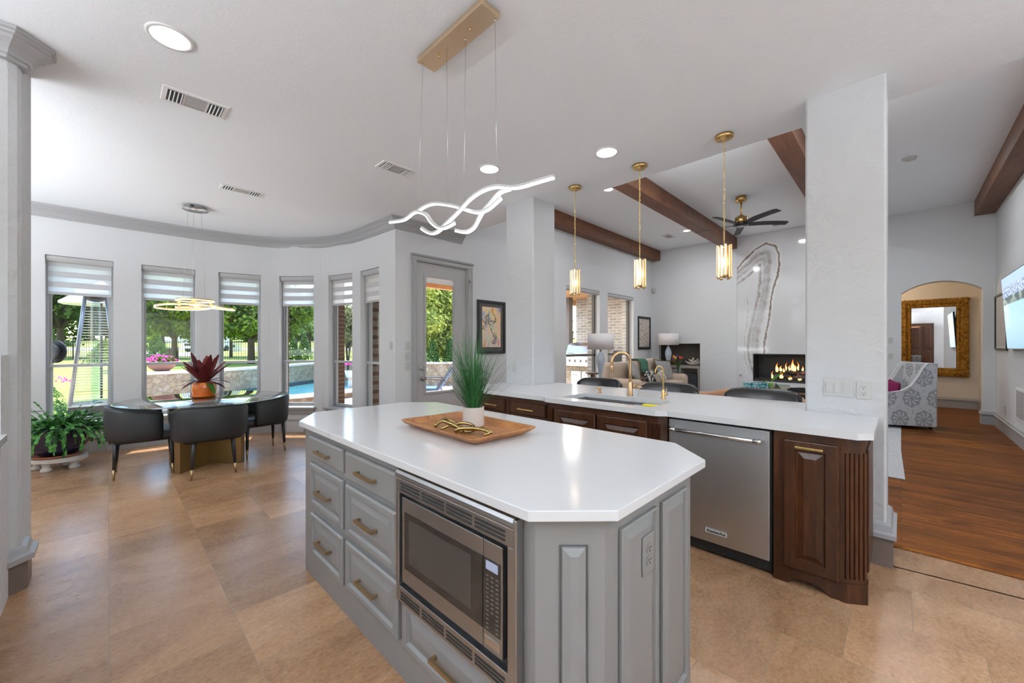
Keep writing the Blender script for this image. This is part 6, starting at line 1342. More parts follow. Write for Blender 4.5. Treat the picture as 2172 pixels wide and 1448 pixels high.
# television, prints, vents, switches on the right-hand side
tv = thing('television', 'wall-mounted television showing a snowy mountain lake', 'television', (8.4, -1.08, 1.84)); ta, tb = Vector((9.2, -1.106, 1.326)), Vector((9.2, -1.049, 2.352)); Vt = (tb - ta); hT = Vt.length; Vt.normalize(); Ut = Vector((-1, 0, 0)); Nt = Ut.cross(Vt); Nt = Nt if Nt.y > 0 else -Nt
s_ = MB(); s_.obox(ta, Ut, Vt, Nt, 0, 1.72, 0, hT, -.035, 0); s_.build('tv_body', m_black, tv, bevel=.003)
s_ = MB(); s_.box(8.25, 8.45, -1.158, -1.12, 1.6, 2.0); s_.build('wall_bracket', m_iron, tv)
def mount(u, v):
    n1 = noise.noise(Vector((u * 14, 0, 1))) * .04 + noise.noise(Vector((u * 40, 0, 3))) * .02; n2 = noise.noise(Vector((u * 8, v * 10, 1)))
    if v > .86 + n1: return (.42, .60, .86)
    if v > .72 + n1 * .8: return (.55, .66, .80) if noise.noise(Vector((u * 30, v * 30, 0))) > 0 else (.20, .33, .52)
    if v > .62: return lerp((.05, .12, .14), (.45, .55, .50), max(0, n2 + .1))
    return lerp(lerp((.26, .50, .68), (.36, .64, .74), v * 1.5), (.70, .74, .58), max(0, min(1, (v - .25) * 2.2)) * max(0, 1 - abs(u - .12) * 6) * .8)
painted('screen', ta + Ut * .012 + Vt * .012, Ut, Vt, 1.72 - .024, hT - .024, 160, 90, mount, m_screen, tv, lift=.001 * (1 if Ut.cross(Vt).y > 0 else -1))
framed('framed_picture', 'dark-framed pale print on the right wall behind the television', (10.597, -1.159, 1.303), -X, Y, 1.04, .915, .035, .02, m_pframe, m_white, lambda u, v: lerp((.55, .54, .52), (.42, .42, .42), .5 + .5 * noise.noise(Vector((u * 7, v * 7, 2)))), 40, 40)
t_ = thing('return_air_vent', 'white perforated return-air grille low on the right wall', 'vent', (8.74, -1.16, .56)); s_ = MB(); s_.nest((8.40, -1.16, .34), X, Z, Y, .60, .445, [(0, 0), (.004, .008), (.03, .010), (.034, .006)]); s_.build('grille_frame', m_white, t_)
s_ = MB()
for k in range(9):
    for j in range(26): s_.obox((8.45 + k * .058, -1.153, .375 + j * .0145), X, Z, Y, 0, .030, 0, .006, -.001, .001)
s_.build('grille_slots', m_dark, t_)
t_ = thing('wall_outlet', 'white outlet low on the right wall near the grille', 'outlet', (9.825, -1.16, .38)); outlet_plate(t_, (9.825, -1.159, .38), X, Y)
switch_plate('light_switch', 'upper wall plate beside the arch', (XA - .001, .16, 1.477), -Y, NX, 1, .09, .115); switch_plate('light_switch', 'lower wall plate beside the arch', (XA - .001, .16, 1.174), -Y, NX, 1, .09, .115)
# ornate gilt mirror
mr = thing('ornate_mirror', 'large wall mirror in a carved gilt frame seen through the arch', 'mirror', (13.06, -.515, 1.56)); gm = M('carved_gold', (.58, .33, .08, 1), .28, .95); gm.base(gm.ramp(gm.noise(gm.coord(), 26, 5, .6, 1), [(.35, (.16, .07, .012, 1)), (.6, (.62, .36, .08, 1))])); gm.bump(gm.noise(gm.coord(), 45, 4, .6, 2), .9, .02); m_gilt = gm.m
MY_, MZ_, MW_, MH_ = .02, .694, 1.072, 1.736
s_ = MB(); s_.nest((13.075, MY_, MZ_), UY, Z, NX, MW_, MH_, [(0, 0), (.0, .05), (.03, .075), (.09, .085), (.115, .06), (.13, .045), (.15, .055), (.175, .05), (.19, .02)]); s_.build('gilt_frame', m_gilt, mr)
random.seed(8); s_ = MB()
def knob(y, z, r): s_.lathe([(.001, r * .5), (r * .6, r * .42), (r, 0)], 8, (0, 0, 0), cap=False)
def blob(c, r):
    t2 = bmesh.new(); bmesh.ops.create_icosphere(t2, subdivisions=1, radius=r); bmesh.ops.transform(t2, matrix=Matrix.Translation(c) @ Matrix.Diagonal((.6, 1, 1, 1)), verts=t2.verts[:]); s_.merge(t2)
for k in range(420):
    side = random.randint(0, 3); w2 = random.uniform(.012, .11)
    if side == 0: c = (random.uniform(0, MW_), w2)
    elif side == 1: c = (random.uniform(0, MW_), MH_ - w2)
    elif side == 2: c = (w2, random.uniform(0, MH_))
    else: c = (MW_ - w2, random.uniform(0, MH_))
    blob(Vector((13.075 - .075 - random.uniform(0, .01), MY_ - c[0], MZ_ + c[1])), random.uniform(.010, .020))
for cy2 in (.06, MW_ - .06):
    for cz2 in (.06, MH_ - .06):
        for k in range(26): a = k * .9; r = .010 + .0021 * k; blob(Vector((12.985, MY_ - cy2 + r * math.cos(a), MZ_ + cz2 + r * math.sin(a))), .021 - .0003 * k)
s_.build('carved_scrollwork', m_gilt, mr, smooth=True, kind='stuff')
s_ = MB(); s_.box(13.045, 13.055, MY_ - MW_ + .19, MY_ - .19, MZ_ + .19, MZ_ + MH_ - .19); s_.build('mirror_glass', m_mirror, mr)
# ------------------------------------------------------------------ the garden beyond the windows
FW_, RT_ = Vector((.7133, .7009, 0)), Vector((.7009, -.7133, 0))
def G_(t_, d_, z=0): return FW_ * d_ + RT_ * (t_ * d_) + Z * z          # t_: sideways slope from the kitchen, d_: distance out
def T_(px_): return (px_ - 1086) / 840
s_ = MB(); s_.prism([(-8, 5.0), (14, 5.0), (14, 16), (-8, 19)], -.3, -.12); o = struct('floor_patio', s_, m_pave)
WALLP = [(.42, 12.4), (.90, 12.52), (2.56, 13.1), (4.0, 14.2), (5.2, 15.1), (6.4, 15.1), (7.6, 13.8), (8.8, 12.4), (11.5, 10.2)]
WL = [tuple(p_) for p_ in catmull(WALLP, 5)]
def wall_d(t_):
    best = 15
    for (a, b2), (c, e) in zip(WL, WL[1:]):
        A, B = Vector((a, b2, 0)), Vector((c, e, 0)); ta, tb = A.dot(RT_) / A.dot(FW_), B.dot(RT_) / B.dot(FW_)
        if min(ta, tb) <= t_ <= max(ta, tb): k = (t_ - ta) / (tb - ta + 1e-9); best = (A + (B - A) * k).dot(FW_)
    return best
me = bpy.data.meshes.new('lawn'); vs = []; fs = []; NT = 40
def gz(d_):
    P_ = [(8, -.12), (12, .12), (15.5, .50), (20, .62), (40, .78), (60, 1.5), (110, 3.6)]
    for (a, b2), (c, e) in zip(P_, P_[1:]):
        if d_ <= c: return b2 + (e - b2) * max(0, d_ - a) / (c - a)
    return 3.6
rowsd = []
for i in range(NT + 1):
    t_ = -1.75 + 2.15 * i / NT
    if t_ < -.945: D_ = [8.2, 10, 12, 14, 16]; zz_ = [-.121, 0.0, .12, .34, .52]
    else: d0 = wall_d(t_); D_ = [d0 + .1, d0 + .5, d0 + 1, d0 + 2, max(d0 + 2.5, 17)]; zz_ = [.60, .60, .60, .60, .61]
    for d_, z in list(zip(D_, zz_)) + [(20, .62), (30, .7), (40, .78), (50, 1.1), (60, 1.5), (80, 2.4), (110, 3.6)]: vs.append(tuple(G_(t_, d_, z)))
NR = 12
fs = [(i * NR + j, i * NR + j + 1, (i + 1) * NR + j + 1, (i + 1) * NR + j) for i in range(NT) for j in range(NR - 1)]
me.from_pydata(vs, [], fs); me.materials.append(m_lawn); o = bpy.data.objects.new('lawn', me); col.objects.link(o); o['kind'] = 'structure'
# retaining wall with limestone cap, pool and coping
tt = thing('stone_retaining_wall', 'curved stacked-stone retaining wall with pale cap behind the pool', 'garden wall', (3, 13.3, -.12)); s_ = MB(); s_.sweep(WL, [(.0, -.12), (.0, .70), (-.35, .70), (-.35, -.12)]); s_.build('stone_face', m_stone, tt)
s_ = MB(); s_.sweep(WL, [(.04, .70), (.04, .76), (-.40, .76), (-.40, .70), (.04, .70)]); s_.build('wall_cap', m_cap, tt)
PF = [tuple(p_) for p_ in catmull([(2.3, 12.6), (2.5, 11.7), (3.1, 11.15), (3.9, 11.15), (4.7, 11.35), (5.6, 11.75), (6.4, 12.5), (7.2, 13.6)], 5)]
pl = thing('swimming_pool', 'raised blue swimming pool with stone sides and pale coping', 'pool', (4.5, 13, -.12)); s_ = MB(); s_.prism(PF + [(6.4, 14.9), (5.2, 14.9), (4.0, 14.0), (2.9, 13.2)], -.119, .03); s_.build('pool_side', m_stoneb, pl)
s_ = MB(); s_.prism([(x, y) for x, y in PF] + [(6.4, 14.95), (5.2, 14.95), (4.0, 14.05), (2.9, 13.2)], .031, .055); s_.build('pool_water', m_water, pl)
s_ = MB(); s_.sweep(PF, [(.10, .03), (.10, .10), (-.28, .10), (-.28, .03), (.10, .03)]); s_.build('coping', m_cap, pl)
s_ = MB(); s_.sweep([WL[i] for i in range(8, 24)], [(.012, .056), (.012, .16), (.0, .16), (.0, .056)]); s_.build('waterline_tile', M('slate_blue_tile', (.08, .13, .15, 1), .25).m, pl)
# vegetation
def foliage(center, radii, n_, size, seed, puffs=26, flat=.0, droop=0):
    random.seed(seed); C_ = Vector(center); s2 = MB(); b3 = s2.b
    P_ = []
    for _ in range(puffs):
        d_ = Vector((random.gauss(0, 1), random.gauss(0, 1), random.gauss(0, 1))).normalized(); k = random.uniform(.35, .95); P_.append((C_ + Vector((d_.x * radii[0] * k, d_.y * radii[1] * k, d_.z * radii[2] * k)), random.uniform(.22, .42) * min(radii)))
    for i in range(n_):
        c, r = P_[i % puffs]; d_ = Vector((random.gauss(0, 1), random.gauss(0, 1), random.gauss(0, .8))).normalized(); p_ = c + d_ * r * random.uniform(.55, 1.1); p_.z -= droop * random.random()
        u = Vector((random.gauss(0, 1), random.gauss(0, 1), random.gauss(0, 1))).normalized(); nn = (d_ + Vector((random.gauss(0, .5), random.gauss(0, .5), random.gauss(.4, .5)))).normalized(); u = (u - nn * u.dot(nn)).normalized(); v = nn.cross(u); s3 = size * random.uniform(.6, 1.3)
        b3.faces.new([b3.verts.new(p_ + q_) for q_ in (-u * s3, -v * s3 * .55, u * s3, v * s3 * .55)])
    return s2
def tree(lab, t_, d_, zc, radii, n_, size, seed, mat, trunk=.25, puffs=26, grp='trees beyond the pool fence', stems=None, base=None, droop=0, name='tree', cat='tree'):
    p_ = G_(t_, d_); zb_ = gz(d_) if base is None else base; r = thing(name, lab, cat, (p_.x, p_.y, zb_), 0, grp)
    foliage((p_.x, p_.y, zc), radii, n_, size, seed, puffs, droop=droop).build('foliage', mat, r)
    if trunk:
        random.seed(seed); s2 = MB()
        for k in range(stems or 1):
            a = random.uniform(0, 6.28); sp_ = (.25 if stems else .0) * radii[0]; s2.tube([(p_.x, p_.y, zb_ - .1), (p_.x + sp_ * .3 * math.cos(a), p_.y + sp_ * .3 * math.sin(a), zb_ + (zc - zb_) * .45), (p_.x + sp_ * math.cos(a) + .2, p_.y + sp_ * math.sin(a), zc)], [trunk, trunk * .75, trunk * .4], 8)
        for k in range(6): a = k * 1.05 + .3; z0_ = zb_ + (zc - zb_) * .45; e = Vector((p_.x + radii[0] * .65 * math.cos(a), p_.y + radii[1] * .65 * math.sin(a), zc + radii[2] * random.uniform(-.3, .4))); s2.tube([(p_.x, p_.y, z0_), (p_.x + (e.x - p_.x) * .4, p_.y + (e.y - p_.y) * .4, z0_ + (e.z - z0_) * .55), e], [trunk * .45, trunk * .3, trunk * .12], 6)
        s2.build('trunk', m_bark, r)
    return r
tree('large dark oak filling the leftmost bay window', T_(128), 24, 4.6, (4.8, 4.8, 3.1), 14000, .17, 1, m_leafd, .2, 50)
tree('broad green tree with a grey trunk seen in the second bay window', T_(370), 17, 3.0, (2.2, 2.2, 1.25), 12000, .10, 2, m_leafm, .13, 44)
tree('dark spreading tree behind the second bay window tree', T_(345), 23, 4.4, (3.0, 3.0, 1.6), 8000, .15, 12, m_leafd, .10, 30)
tree('wide cedar with a thick leaning trunk in the third bay window', T_(533), 17, 3.0, (2.7, 2.7, 1.5), 14000, .10, 3, m_leafm, .16, 50)
tree('dark oak behind the cedar', T_(490), 25, 4.6, (3.6, 3.6, 2.5), 9000, .17, 13, m_leafd, .10, 34)
tree('bright green tree at the left of the pool window', T_(602), 18, 3.0, (1.3, 1.3, 1.5), 6000, .10, 4, m_leafm, .15, 22)
tree('pale green tree further back in the pool window', T_(655), 38, 4.6, (4.0, 4.0, 3.0), 12000, .2, 5, m_leafl, .25, 36)
tree('olive crepe myrtle with several stems in the fifth bay window', T_(738), 14.2, 2.15, (.95, .95, .75), 4200, .06, 6, m_leafgrey, .03, 30, stems=5, base=.6)
tree('tall yellow-green conifer seen through the patio door', T_(925), 17, 2.7, (1.7, 1.7, 2.1), 16000, .085, 7, m_leafy, .12, 44, base=.6, droop=.25)
tree('second yellow-green conifer at the right of the patio door glass', T_(975), 19, 3.0, (1.9, 1.9, 2.3), 14000, .09, 8, m_leafy, .12, 40, base=.6, droop=.25)
for k, (px_, d_, zc, r, lab, mt) in enumerate(((20, 70, 8, 9, 'far tree line at the left of the garden', m_leafd), (240, 88, 10, 9, 'far tree behind the white house', m_leafd), (450, 90, 9.5, 9, 'far tree between the second and third bay windows', m_leafd), (570, 80, 9, 8, 'far tree behind the cedar', m_leafm), (690, 85, 8, 7.5, 'far tree behind the pale tree', m_leafl), (800, 60, 6, 6, 'far tree beyond the narrow bay windows', m_leafm), (900, 48, 6, 6, 'far tree left of the conifers', m_leafd), (1000, 50, 7, 7, 'far tree right of the conifers', m_leafm), (1120, 48, 6, 6, 'far tree beyond the covered patio', m_leafd))):
    tree(lab, T_(px_), d_, gz(d_) + r * .5, (r, r, r * .62), 5200, .42, 30 + k, mt, .3, 40)
def shrub(lab, px_, d_, h_, r, seed, mat, n_=900, size=.05, base=None, grp='clipped garden shrubs'):
    p_ = G_(T_(px_), d_); zb_ = gz(d_) if base is None else base; r_ = thing('shrub', lab, 'shrub', (p_.x, p_.y, zb_), 0, grp); random.seed(seed); s2 = MB()
    for i in range(n_):
        k = random.random(); rr = r * (1 - k) ** .7 * random.uniform(.7, 1.05); a = random.uniform(0, 6.28); c = Vector((p_.x + rr * math.cos(a), p_.y + rr * math.sin(a), zb_ + .05 + k * h_)); nn = Vector((math.cos(a), math.sin(a), .6)).normalized(); u = nn.orthogonal().normalized(); u = Matrix.Rotation(random.uniform(0, 6.28), 3, nn) @ u; v = nn.cross(u); s3 = size * random.uniform(.6, 1.4); s2.b.faces.new([s2.b.verts.new(c + q_) for q_ in (-u * s3, -v * s3 * .6, u * s3, v * s3 * .6)])
    s2.build('foliage', mat, r_)
shrub('left of the two small conical shrubs by the iron fence', 622, 20, 1.15, .42, 51, m_leafs); shrub('right of the two small conical shrubs by the iron fence', 646, 20, 1.35, .45, 52, m_leafs)
shrub('dark upright shrub left of the brick pillar', 334, 20, 1.25, .55, 53, m_leafs, 1400); shrub('round bright shrub before the arched doorway', 326, 45, 2.6, 1.4, 54, m_leafm, 900, .14); shrub('low clipped hedge across the lawn in the leftmost window', 128, 55, 1.1, 1.6, 55, m_leafd, 1500, .12)
shrub('small shrub left of the lounge chair, seen through the door', 918, 15.8, 1.0, .35, 56, m_leafs, 900, .04, .6); shrub('small shrub above the lounge chair back, seen through the door', 955, 16.2, 1.05, .38, 57, m_leafs, 900, .04, .6)
shrub('leafy rose bush outside the leftmost window', 112, 8.6, .55, .30, 58, m_leafs, 260, .03, -.12); shrub('green bush on the bank behind the patio heater', 222, 18, 1.0, .8, 59, m_leafm, 1000, .06)
def flowers(nm, lab, c, r, n_, seed, sz=.02, zs=.5):
    random.seed(seed); s2 = MB()
    for i in range(n_):
        a = random.uniform(0, 6.28); k = random.random() ** .5; p_ = Vector(c) + Vector((r * k * math.cos(a), r * k * math.sin(a), r * zs * (1 - k * k) + random.uniform(-.02, .04))); u = Vector((random.gauss(0, 1), random.gauss(0, 1), random.gauss(0, .4))).normalized(); v = u.orthogonal().normalized(); s3 = sz * random.uniform(.7, 1.3); s2.b.faces.new([s2.b.verts.new(p_ + q_) for q_ in (-u * s3, -v * s3, u * s3, v * s3)])
    return s2
rp = G_(T_(116), 8.6); t_ = thing('rose_blooms', 'pink roses on the bush outside the leftmost window', 'flowers', (rp.x, rp.y, .5)); flowers('r', '', (rp.x, rp.y, .58), .25, 60, 61, .022).build('petals', m_petal, t_)
fb = G_(T_(343), 9.75); fb.z = .761; t_ = thing('flower_bowl', 'terracotta bowl of magenta flowers standing on the stone wall', 'potted flowers', tuple(fb)); s_ = MB(); s_.lathe([(.001, 0), (.14, 0), (.24, .08), (.29, .19), (.305, .20), (.305, .225), (.27, .225), (.001, .2)], 32, fb, cap=False); s_.build('bowl', M('pink_terracotta', (.36, .17, .13, 1), .8).m, t_)
foliage((fb.x, fb.y, fb.z + .26), (.26, .26, .12), 1500, .025, 63, 20).build('foliage', m_leafm, t_); flowers('f', '', (fb.x, fb.y, fb.z + .24), .33, 170, 64, .022, .4).build('blooms', m_petal, t_)
fb2 = G_(T_(744), 12.2); t_ = thing('flower_planter', 'small planter of pink flowers by the pool in the fifth window', 'potted flowers', (fb2.x, fb2.y, .1)); s_ = MB(); s_.lathe([(.001, 0), (.13, 0), (.18, .22), (.15, .22)], 20, (fb2.x, fb2.y, .40), cap=False); s_.cyl((fb2.x, fb2.y, -.12), (fb2.x, fb2.y, .41), .08); s_.build('planter', m_cap, t_); flowers('f', '', (fb2.x, fb2.y, .78), .20, 200, 65, .022, .5).build('blooms', m_petal, t_)
# iron fence
fn_ = thing('iron_fence', 'black iron fence with vertical pickets running behind the garden', 'fence', tuple(G_(-.6, 22, gz(22)))); zf = gz(22)
fp0, fp1 = G_(T_(60), 22), G_(T_(1010), 22)
def fpt(k): return fp0 + (fp1 - fp0) * k
s_ = MB()
for z in (.15, .95): a, b2 = fp0 + Z * (zf + z), fp1 + Z * (zf + z); s_.obox(a, (b2 - a).normalized(), Z, (b2 - a).normalized().cross(Z), 0, (b2 - a).length, -.015, .015, -.012, .012)
s_.build('rails', m_iron, fn_)
s_ = MB(); NP = 200
for k in range(NP):
    p_ = fpt(k / NP) + Z * zf; s_.box(p_.x - .009, p_.x + .009, p_.y - .009, p_.y + .009, p_.z, p_.z + 1.08)
o = s_.build('pickets', m_iron, fn_); o['kind'] = 'stuff'
for k in range(11): p_ = fpt(k / 10.0) + Z * zf; s_ = MB(); s_.box(p_.x - .03, p_.x + .03, p_.y - .03, p_.y + .03, p_.z, p_.z + 1.2); s_.build('post', m_iron, fn_)
# road, white house, pillars, parked car
s_ = MB(); a, b2, c, e = (G_(T_(0), 44, .93), G_(T_(760), 44, .93), G_(T_(760), 49, 1.11), G_(T_(0), 49, 1.11)); s_.quad(a, b2, c, e); o = s_.build('road', m_road); o['kind'] = 'structure'
s_ = MB(); s_.quad(G_(T_(300), 26, .70), G_(T_(440), 26, .70), G_(T_(450), 39, .80), G_(T_(300), 39, .80)); o = s_.build('driveway', m_road); o['kind'] = 'structure'
hs = thing('white_house', 'white stucco neighbouring house with an arched doorway', 'house', tuple(G_(T_(330), 72, 1.9)))
def wbox(mb, pxa, pxb, d_, z0_, z1_, dep=6): a = G_(T_(pxa), d_); b2 = G_(T_(pxb), d_); L2 = (b2 - a).length; mb.obox(a, RT_, Z, FW_, 0, L2, z0_, z1_, 0, dep); return a
s_ = MB(); wbox(s_, 235, 345, 72, 1.0, 9.5); wbox(s_, 343, 372, 69, 1.0, 6.2, 9); s_.build('stucco_wall', m_stucco, hs)
s_ = MB(); a = G_(T_(315), 71.9); s_.oprism(a, RT_, Z, -FW_, [(-1.0, 1.0), (-1.0, 3.0), (-.8, 3.6), (-.4, 4.0), (0, 4.15), (.4, 4.0), (.8, 3.6), (1.0, 3.0), (1.0, 1.0)], 0, .1); s_.build('arched_doorway', m_dark, hs)
s_ = MB(); wbox(s_, 331, 343, 70, 1.0, 8.0, 2); s_.build('brick_pier', M('red_brick_plain', (.34, .18, .13, 1), .9).m, hs)
s_ = MB(); a = G_(T_(235), 71); L2 = (G_(T_(345), 71) - a).length; s_.oprism(a, FW_, Z, RT_, [(-.5, 9.3), (4, 12.5), (8.5, 9.3)], -.5, L2 + .5); s_.build('roof', m_roof, hs)
pp = G_(T_(363), 24); t_ = thing('brick_pillar', 'square brick pillar on the fence line', 'pillar', (pp.x, pp.y, .63)); s_ = MB(); s_.box(pp.x - .32, pp.x + .32, pp.y - .32, pp.y + .32, .6, 1.22); s_.build('brick_shaft', m_brickr, t_); s_ = MB(); s_.box(pp.x - .37, pp.x + .37, pp.y - .37, pp.y + .37, 1.22, 1.30); s_.build('pillar_cap', m_cap, t_)
pp = G_(T_(501), 42); t_ = thing('mailbox_pillar', 'white brick mailbox pillar beside the road', 'mailbox', (pp.x, pp.y, .84)); s_ = MB(); s_.box(pp.x - .36, pp.x + .36, pp.y - .36, pp.y + .36, .8, 1.62); s_.build('shaft', m_stucco, t_); s_ = MB(); s_.box(pp.x - .44, pp.x + .44, pp.y - .44, pp.y + .44, 1.62, 1.72); s_.build('pillar_cap', m_cap, t_)
s_ = MB(); s_.obox(pp, RT_, Z, -FW_, -.14, .14, 1.25, 1.5, .4, .50); s_.build('mail_door', m_iron, t_)
cp0 = G_(T_(403), 39, .78); t_ = thing('parked_car', 'white sport utility car parked on the driveway', 'car', tuple(cp0)); s_ = MB()
s_.oprism(cp0, FW_, Z, RT_, [(0, .35), (.02, .95), (.15, 1.05), (1.1, 1.12), (1.7, 1.70), (4.2, 1.72), (4.6, 1.1), (4.65, .35)], -.92, .92); s_.build('car_body', M('white_car_paint', (.78, .79, .8, 1), .2).m, t_, bevel=.05)
s_ = MB(); s_.oprism(cp0, FW_, Z, RT_, [(1.13, 1.16), (1.66, 1.63), (1.64, 1.65), (1.10, 1.17)], -.78, .78); s_.build('windscreen', m_black, t_)
s_ = MB(); s_.obox(cp0, RT_, Z, FW_, -.55, .55, .62, .85, -.012, .02); s_.build('radiator_grille', m_black, t_)
for k in (-1, 1):
    s_ = MB(); s_.obox(cp0, RT_, Z, FW_, k * .75 - .14, k * .75 + .14, .78, .92, -.012, .02); s_.build('headlight', m_steelh, t_)
    for x in (.85, 3.7): s_ = MB(); q0 = cp0 + FW_ * x + RT_ * (k * .80) + Z * .34; s_.cyl(q0, q0 + RT_ * (k * .16), .34, seg=20); s_.build('wheel', m_iron, t_)
# patio heater, umbrella and hose reel outside the leftmost window
hp = G_(T_(203), 6.35); t_ = thing('patio_heater', 'stainless pyramid patio heater outside the leftmost bay window', 'patio heater', (hp.x, hp.y, -.12)); hv = Vector((hp.x, hp.y, 0)).normalized(); hu = Vector((hv.y, -hv.x, 0))
def hc(u, v, z): return hp + hu * u + hv * v + Z * z
s_ = MB(); 
def frus(mb, r0, z0_, r1, z1_):
    a = [mb.b.verts.new(hc(x * r0, y * r0, z0_)) for x, y in ((-1, -1), (1, -1), (1, 1), (-1, 1))]; c = [mb.b.verts.new(hc(x * r1, y * r1, z1_)) for x, y in ((-1, -1), (1, -1), (1, 1), (-1, 1))]; mb.b.faces.new(a[::-1]); mb.b.faces.new(c)
    for i in range(4): mb.b.faces.new((a[i], a[(i + 1) % 4], c[(i + 1) % 4], c[i]))
frus(s_, .345, -.08, .285, .44); s_.build('heater_base', M('heater_dark_panel', (.13, .12, .13, 1), .45, .5).m, t_)
s_ = MB(); frus(s_, .29, .44, .285, .47); s_.build('base_top', m_steelh, t_)
for x, y in ((-1, -1), (1, -1), (1, 1), (-1, 1)): s_ = MB(); s_.tube([hc(x * .275, y * .275, .46), hc(x * .115, y * .115, 2.18)], .022, 6); s_.build('corner_post', m_alu, t_)
s_ = MB()
for k in range(38):
    z = .50 + 1.60 * k / 37; r = .272 - (z - .46) / 1.72 * .16; L4 = [hc(x * r, y * r, z) for x, y in ((-1, -1), (1, -1), (1, 1), (-1, 1))]; s_.tube(L4, .0035, 4, closed=True)
s_.build('wire_guard', m_alu, t_)
s_ = MB(); s_.cyl(hc(0, 0, .47), hc(0, 0, 2.10), .055, seg=20, cap=False); s_.build('glass_tube', m_vase, t_)
s_ = MB(); s_.lathe([(.05, 2.08), (.10, 2.10), (.12, 2.16), (.15, 2.18), (.15, 2.20), (.001, 2.22)], 24, (hp.x, hp.y, 0), cap=False); s_.build('burner_cap', m_iron, t_)
s_ = MB(); frus(s_, .21, 2.22, .19, 2.26); s_.build('top_plate', m_steel, t_)
up = G_(T_(215), 10.2); t_ = thing('patio_umbrella', 'pale canvas patio umbrella behind the patio heater', 'umbrella', (up.x, up.y, -.12)); s_ = MB(); n_ = 8; ap_ = s_.b.verts.new((up.x, up.y, 3.05)); rr = [s_.b.verts.new((up.x + .76 * math.cos(2 * PI * k / n_ + .3), up.y + .76 * math.sin(2 * PI * k / n_ + .3), 2.47)) for k in range(n_)]; r2 = [s_.b.verts.new(v.co - Z * .05) for v in rr]
for k in range(n_): s_.b.faces.new((ap_, rr[k], rr[(k + 1) % n_])); s_.b.faces.new((rr[k], r2[k], r2[(k + 1) % n_], rr[(k + 1) % n_]))
s_.build('canopy', M('canvas_white', (.78, .76, .74, 1), .9).m, t_); s_ = MB(); s_.tube([(up.x, up.y, -.12), (up.x, up.y, 3.04)], .025); s_.build('pole', m_iron, t_); s_ = MB(); s_.lathe([(.30, -.12), (.30, -.06), (.05, -.02)], 24, (up.x, up.y, 0)); s_.build('base', m_iron, t_)
hr = G_(T_(106), 7.6); t_ = thing('hose_reel', 'dark round hose reel beyond the left edge of the leftmost window', 'hose reel', (hr.x, hr.y, -.12)); s_ = MB(); q0 = Vector((hr.x, hr.y, 1.26)); s_.cyl(q0 - FW_ * .1, q0 - FW_ * .08, .22, seg=32); s_.cyl(q0 + FW_ * .08, q0 + FW_ * .1, .22, seg=32); s_.cyl(q0 - FW_ * .08, q0 + FW_ * .08, .14, seg=24); s_.build('reel', m_iron, t_); s_ = MB(); s_.box(hr.x - .04, hr.x + .04, hr.y - .04, hr.y + .04, -.12, 1.1); s_.build('stand', m_iron, t_)
# lounge chair seen through the door
lp = G_(T_(930), 9.6); t_ = thing('lounge_chair', 'blue sling lounge chair with metal arms on the patio', 'lounge chair', (lp.x, lp.y, -.12)); lu, lv = RT_, FW_; LQ = lambda u, v, z: lp + lu * u + lv * v + Z * z
m_blue = M('blue_sling_fabric', (.10, .20, .42, 1), .8).m
s_ = MB(); s_.oprism(LQ(0, 0, 0), lu, Z, lv, [(-.9, .33), (.02, .31), (.42, .92), (.37, .95), (-.01, .37), (-.9, .38)], -.28, .28); s_.build('sling', m_blue, t_)
for k in (-.31, .31):
    s_ = MB(); s_.tube([LQ(-.9, k, .34), LQ(.0, k, .32), LQ(.42, k, .95)], .018); s_.tube([LQ(-.55, k, .33), LQ(-.5, k, .56), LQ(-.1, k, .60), LQ(.22, k, .56)], .016); s_.tube([LQ(-.7, k, .33), LQ(-.55, k, .05), LQ(-.45, k, -.11)], .018); s_.tube([LQ(.0, k, .32), LQ(.12, k, .1), LQ(.15, k, -.11)], .018); s_.build('side_frame', M('taupe_powder_coat', (.12, .10, .09, 1), .5).m, t_)
s_ = MB(); s_.tube([LQ(-1.0, -.5, -.11), LQ(-.95, -.5, .25), LQ(-.8, -.5, .42), LQ(-.55, -.5, .25), LQ(-.5, -.5, -.11)], .022); t2 = thing('patio_chair', 'curved metal patio chair frame in front of the blue lounge chair', 'patio chair', tuple(LQ(-.8, -.5, -.12))); s_.build('frame', M('dark_bronze_metal', (.09, .075, .065, 1), .5).m, t2)
light('patio_fill_light', 'AREA', (8.6, 6.3, 2.84), 70, (1, .95, .9), .5, rot=(0, 0, 0))  # both patio fills are added to brighten the shaded patio
light('patio_fill_light', 'AREA', (6.2, 6.3, 2.84), 40, (1, .95, .9), .5, rot=(0, 0, 0))
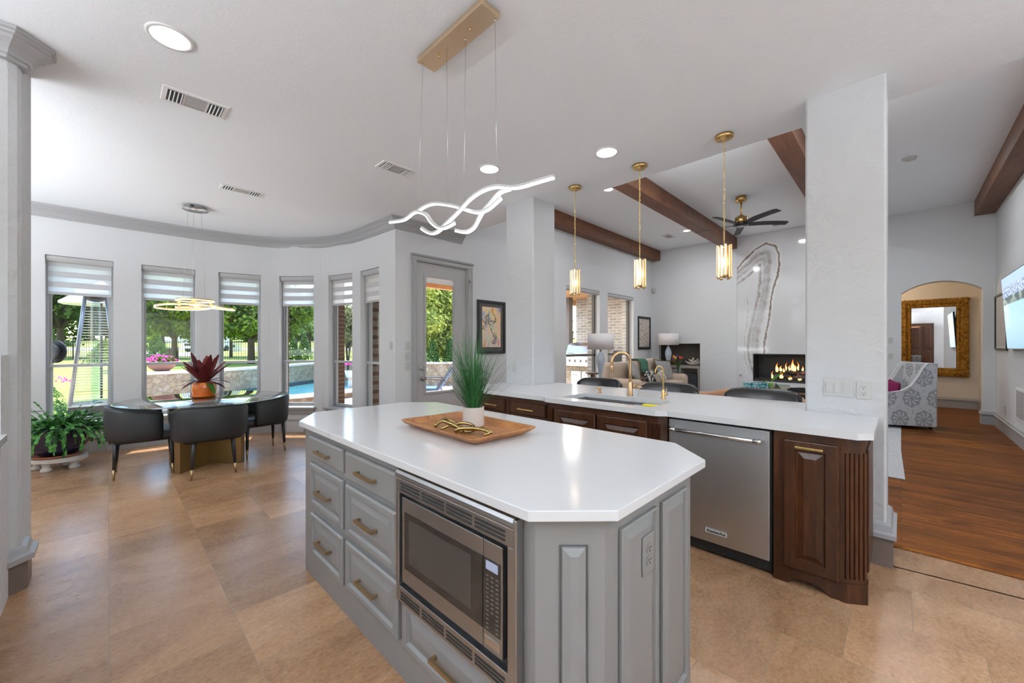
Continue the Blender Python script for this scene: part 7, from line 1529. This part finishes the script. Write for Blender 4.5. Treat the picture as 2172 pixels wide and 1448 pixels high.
# covered patio: soffit, brick wall, posts, grill
s_ = MB(); s_.box(4.1, 11.2, YW + .32, 7.75, 2.86, 3.0); struct('ceiling_patio', s_, m_soffit); s_ = MB(); s_.box(4.1, 11.2, 7.60, 7.75, 2.70, 2.86); struct('trim_patio_beam', s_, m_soffit, label='cedar beam along the patio roof edge')
s_ = MB(); s_.box(10.5, 10.9, YW + .32, 7.44, -.12, 2.86); struct('wall_patio', s_, m_brick, label='pale brick wall of the covered patio')
s_ = MB(); s_.box(9.85, 10.05, 7.24, 7.44, -.12, 2.86); t_ = s_.build('patio_post', M('grey_stained_post', (.16, .15, .15, 1), .8).m); tag(t_, 'square grey post holding the patio roof beside the brick wall', 'post')
kb_ = thing('outdoor_kitchen', 'stone-faced outdoor kitchen counter with white doors along the patio wall', 'outdoor kitchen', (9.75, 6.4, -.12)); s_ = MB(); s_.box(9.45, 10.49, 5.2, 7.2, -.119, .80); s_.build('counter_base', m_stone, kb_); s_ = MB(); s_.box(9.40, 10.49, 5.2, 5.98, .80, .86); s_.box(9.40, 10.49, 7.0, 7.2, .80, .86); s_.build('counter_top', M('dark_granite', (.10, .09, .085, 1), .25).m, kb_)
for y in (6.85, 6.48, 6.11):
    s_ = MB(); s_.nest((9.448, y, .05), UY, Z, NX, .33, .60, [(0, 0), (0, .02), (.05, .02), (.055, .012)]); o = s_.build('door', m_white, kb_); s_ = MB(); s_.tube([(9.40, y - .10, .55), (9.39, y - .165, .53), (9.40, y - .23, .55)], .012); s_.build('door_pull', m_steelh, o)
gr = thing('gas_grill', 'stainless gas grill with a rounded hood on the outdoor kitchen', 'grill', (9.7, 6.5, .80)); s_ = MB(); s_.box(9.36, 10.2, 6.02, 6.98, .80, 1.08); s_.build('grill_body', m_steel, gr)
s_ = MB(); s_.oprism((0, 7.0, 0), X, Z, -Y, [(9.36, 1.09), (9.36, 1.14), (9.46, 1.38), (9.62, 1.47), (9.9, 1.47), (10.1, 1.35), (10.15, 1.09)], 0, 1.0); s_.build('grill_hood', m_steelh, gr, bevel=.01)
s_ = MB(); s_.tube([(9.34, 6.1, 1.16), (9.34, 6.9, 1.16)], .014); s_.build('hood_handle', m_steelh, gr)
for k in range(5): s_ = MB(); y = 6.88 - k * .19; s_.cyl((9.36, y, .95), (9.30, y, .95), .045, .035, 20); s_.build('burner_knob', m_steelh, gr)
s_ = MB(); s_.rbox(9.7, 9.95, 5.35, 5.65, .86, 1.25, .02, 2); t_ = s_.build('bottle_crate', m_iron); tag(t_, 'black crate on the outdoor counter in the second living room window', 'crate')
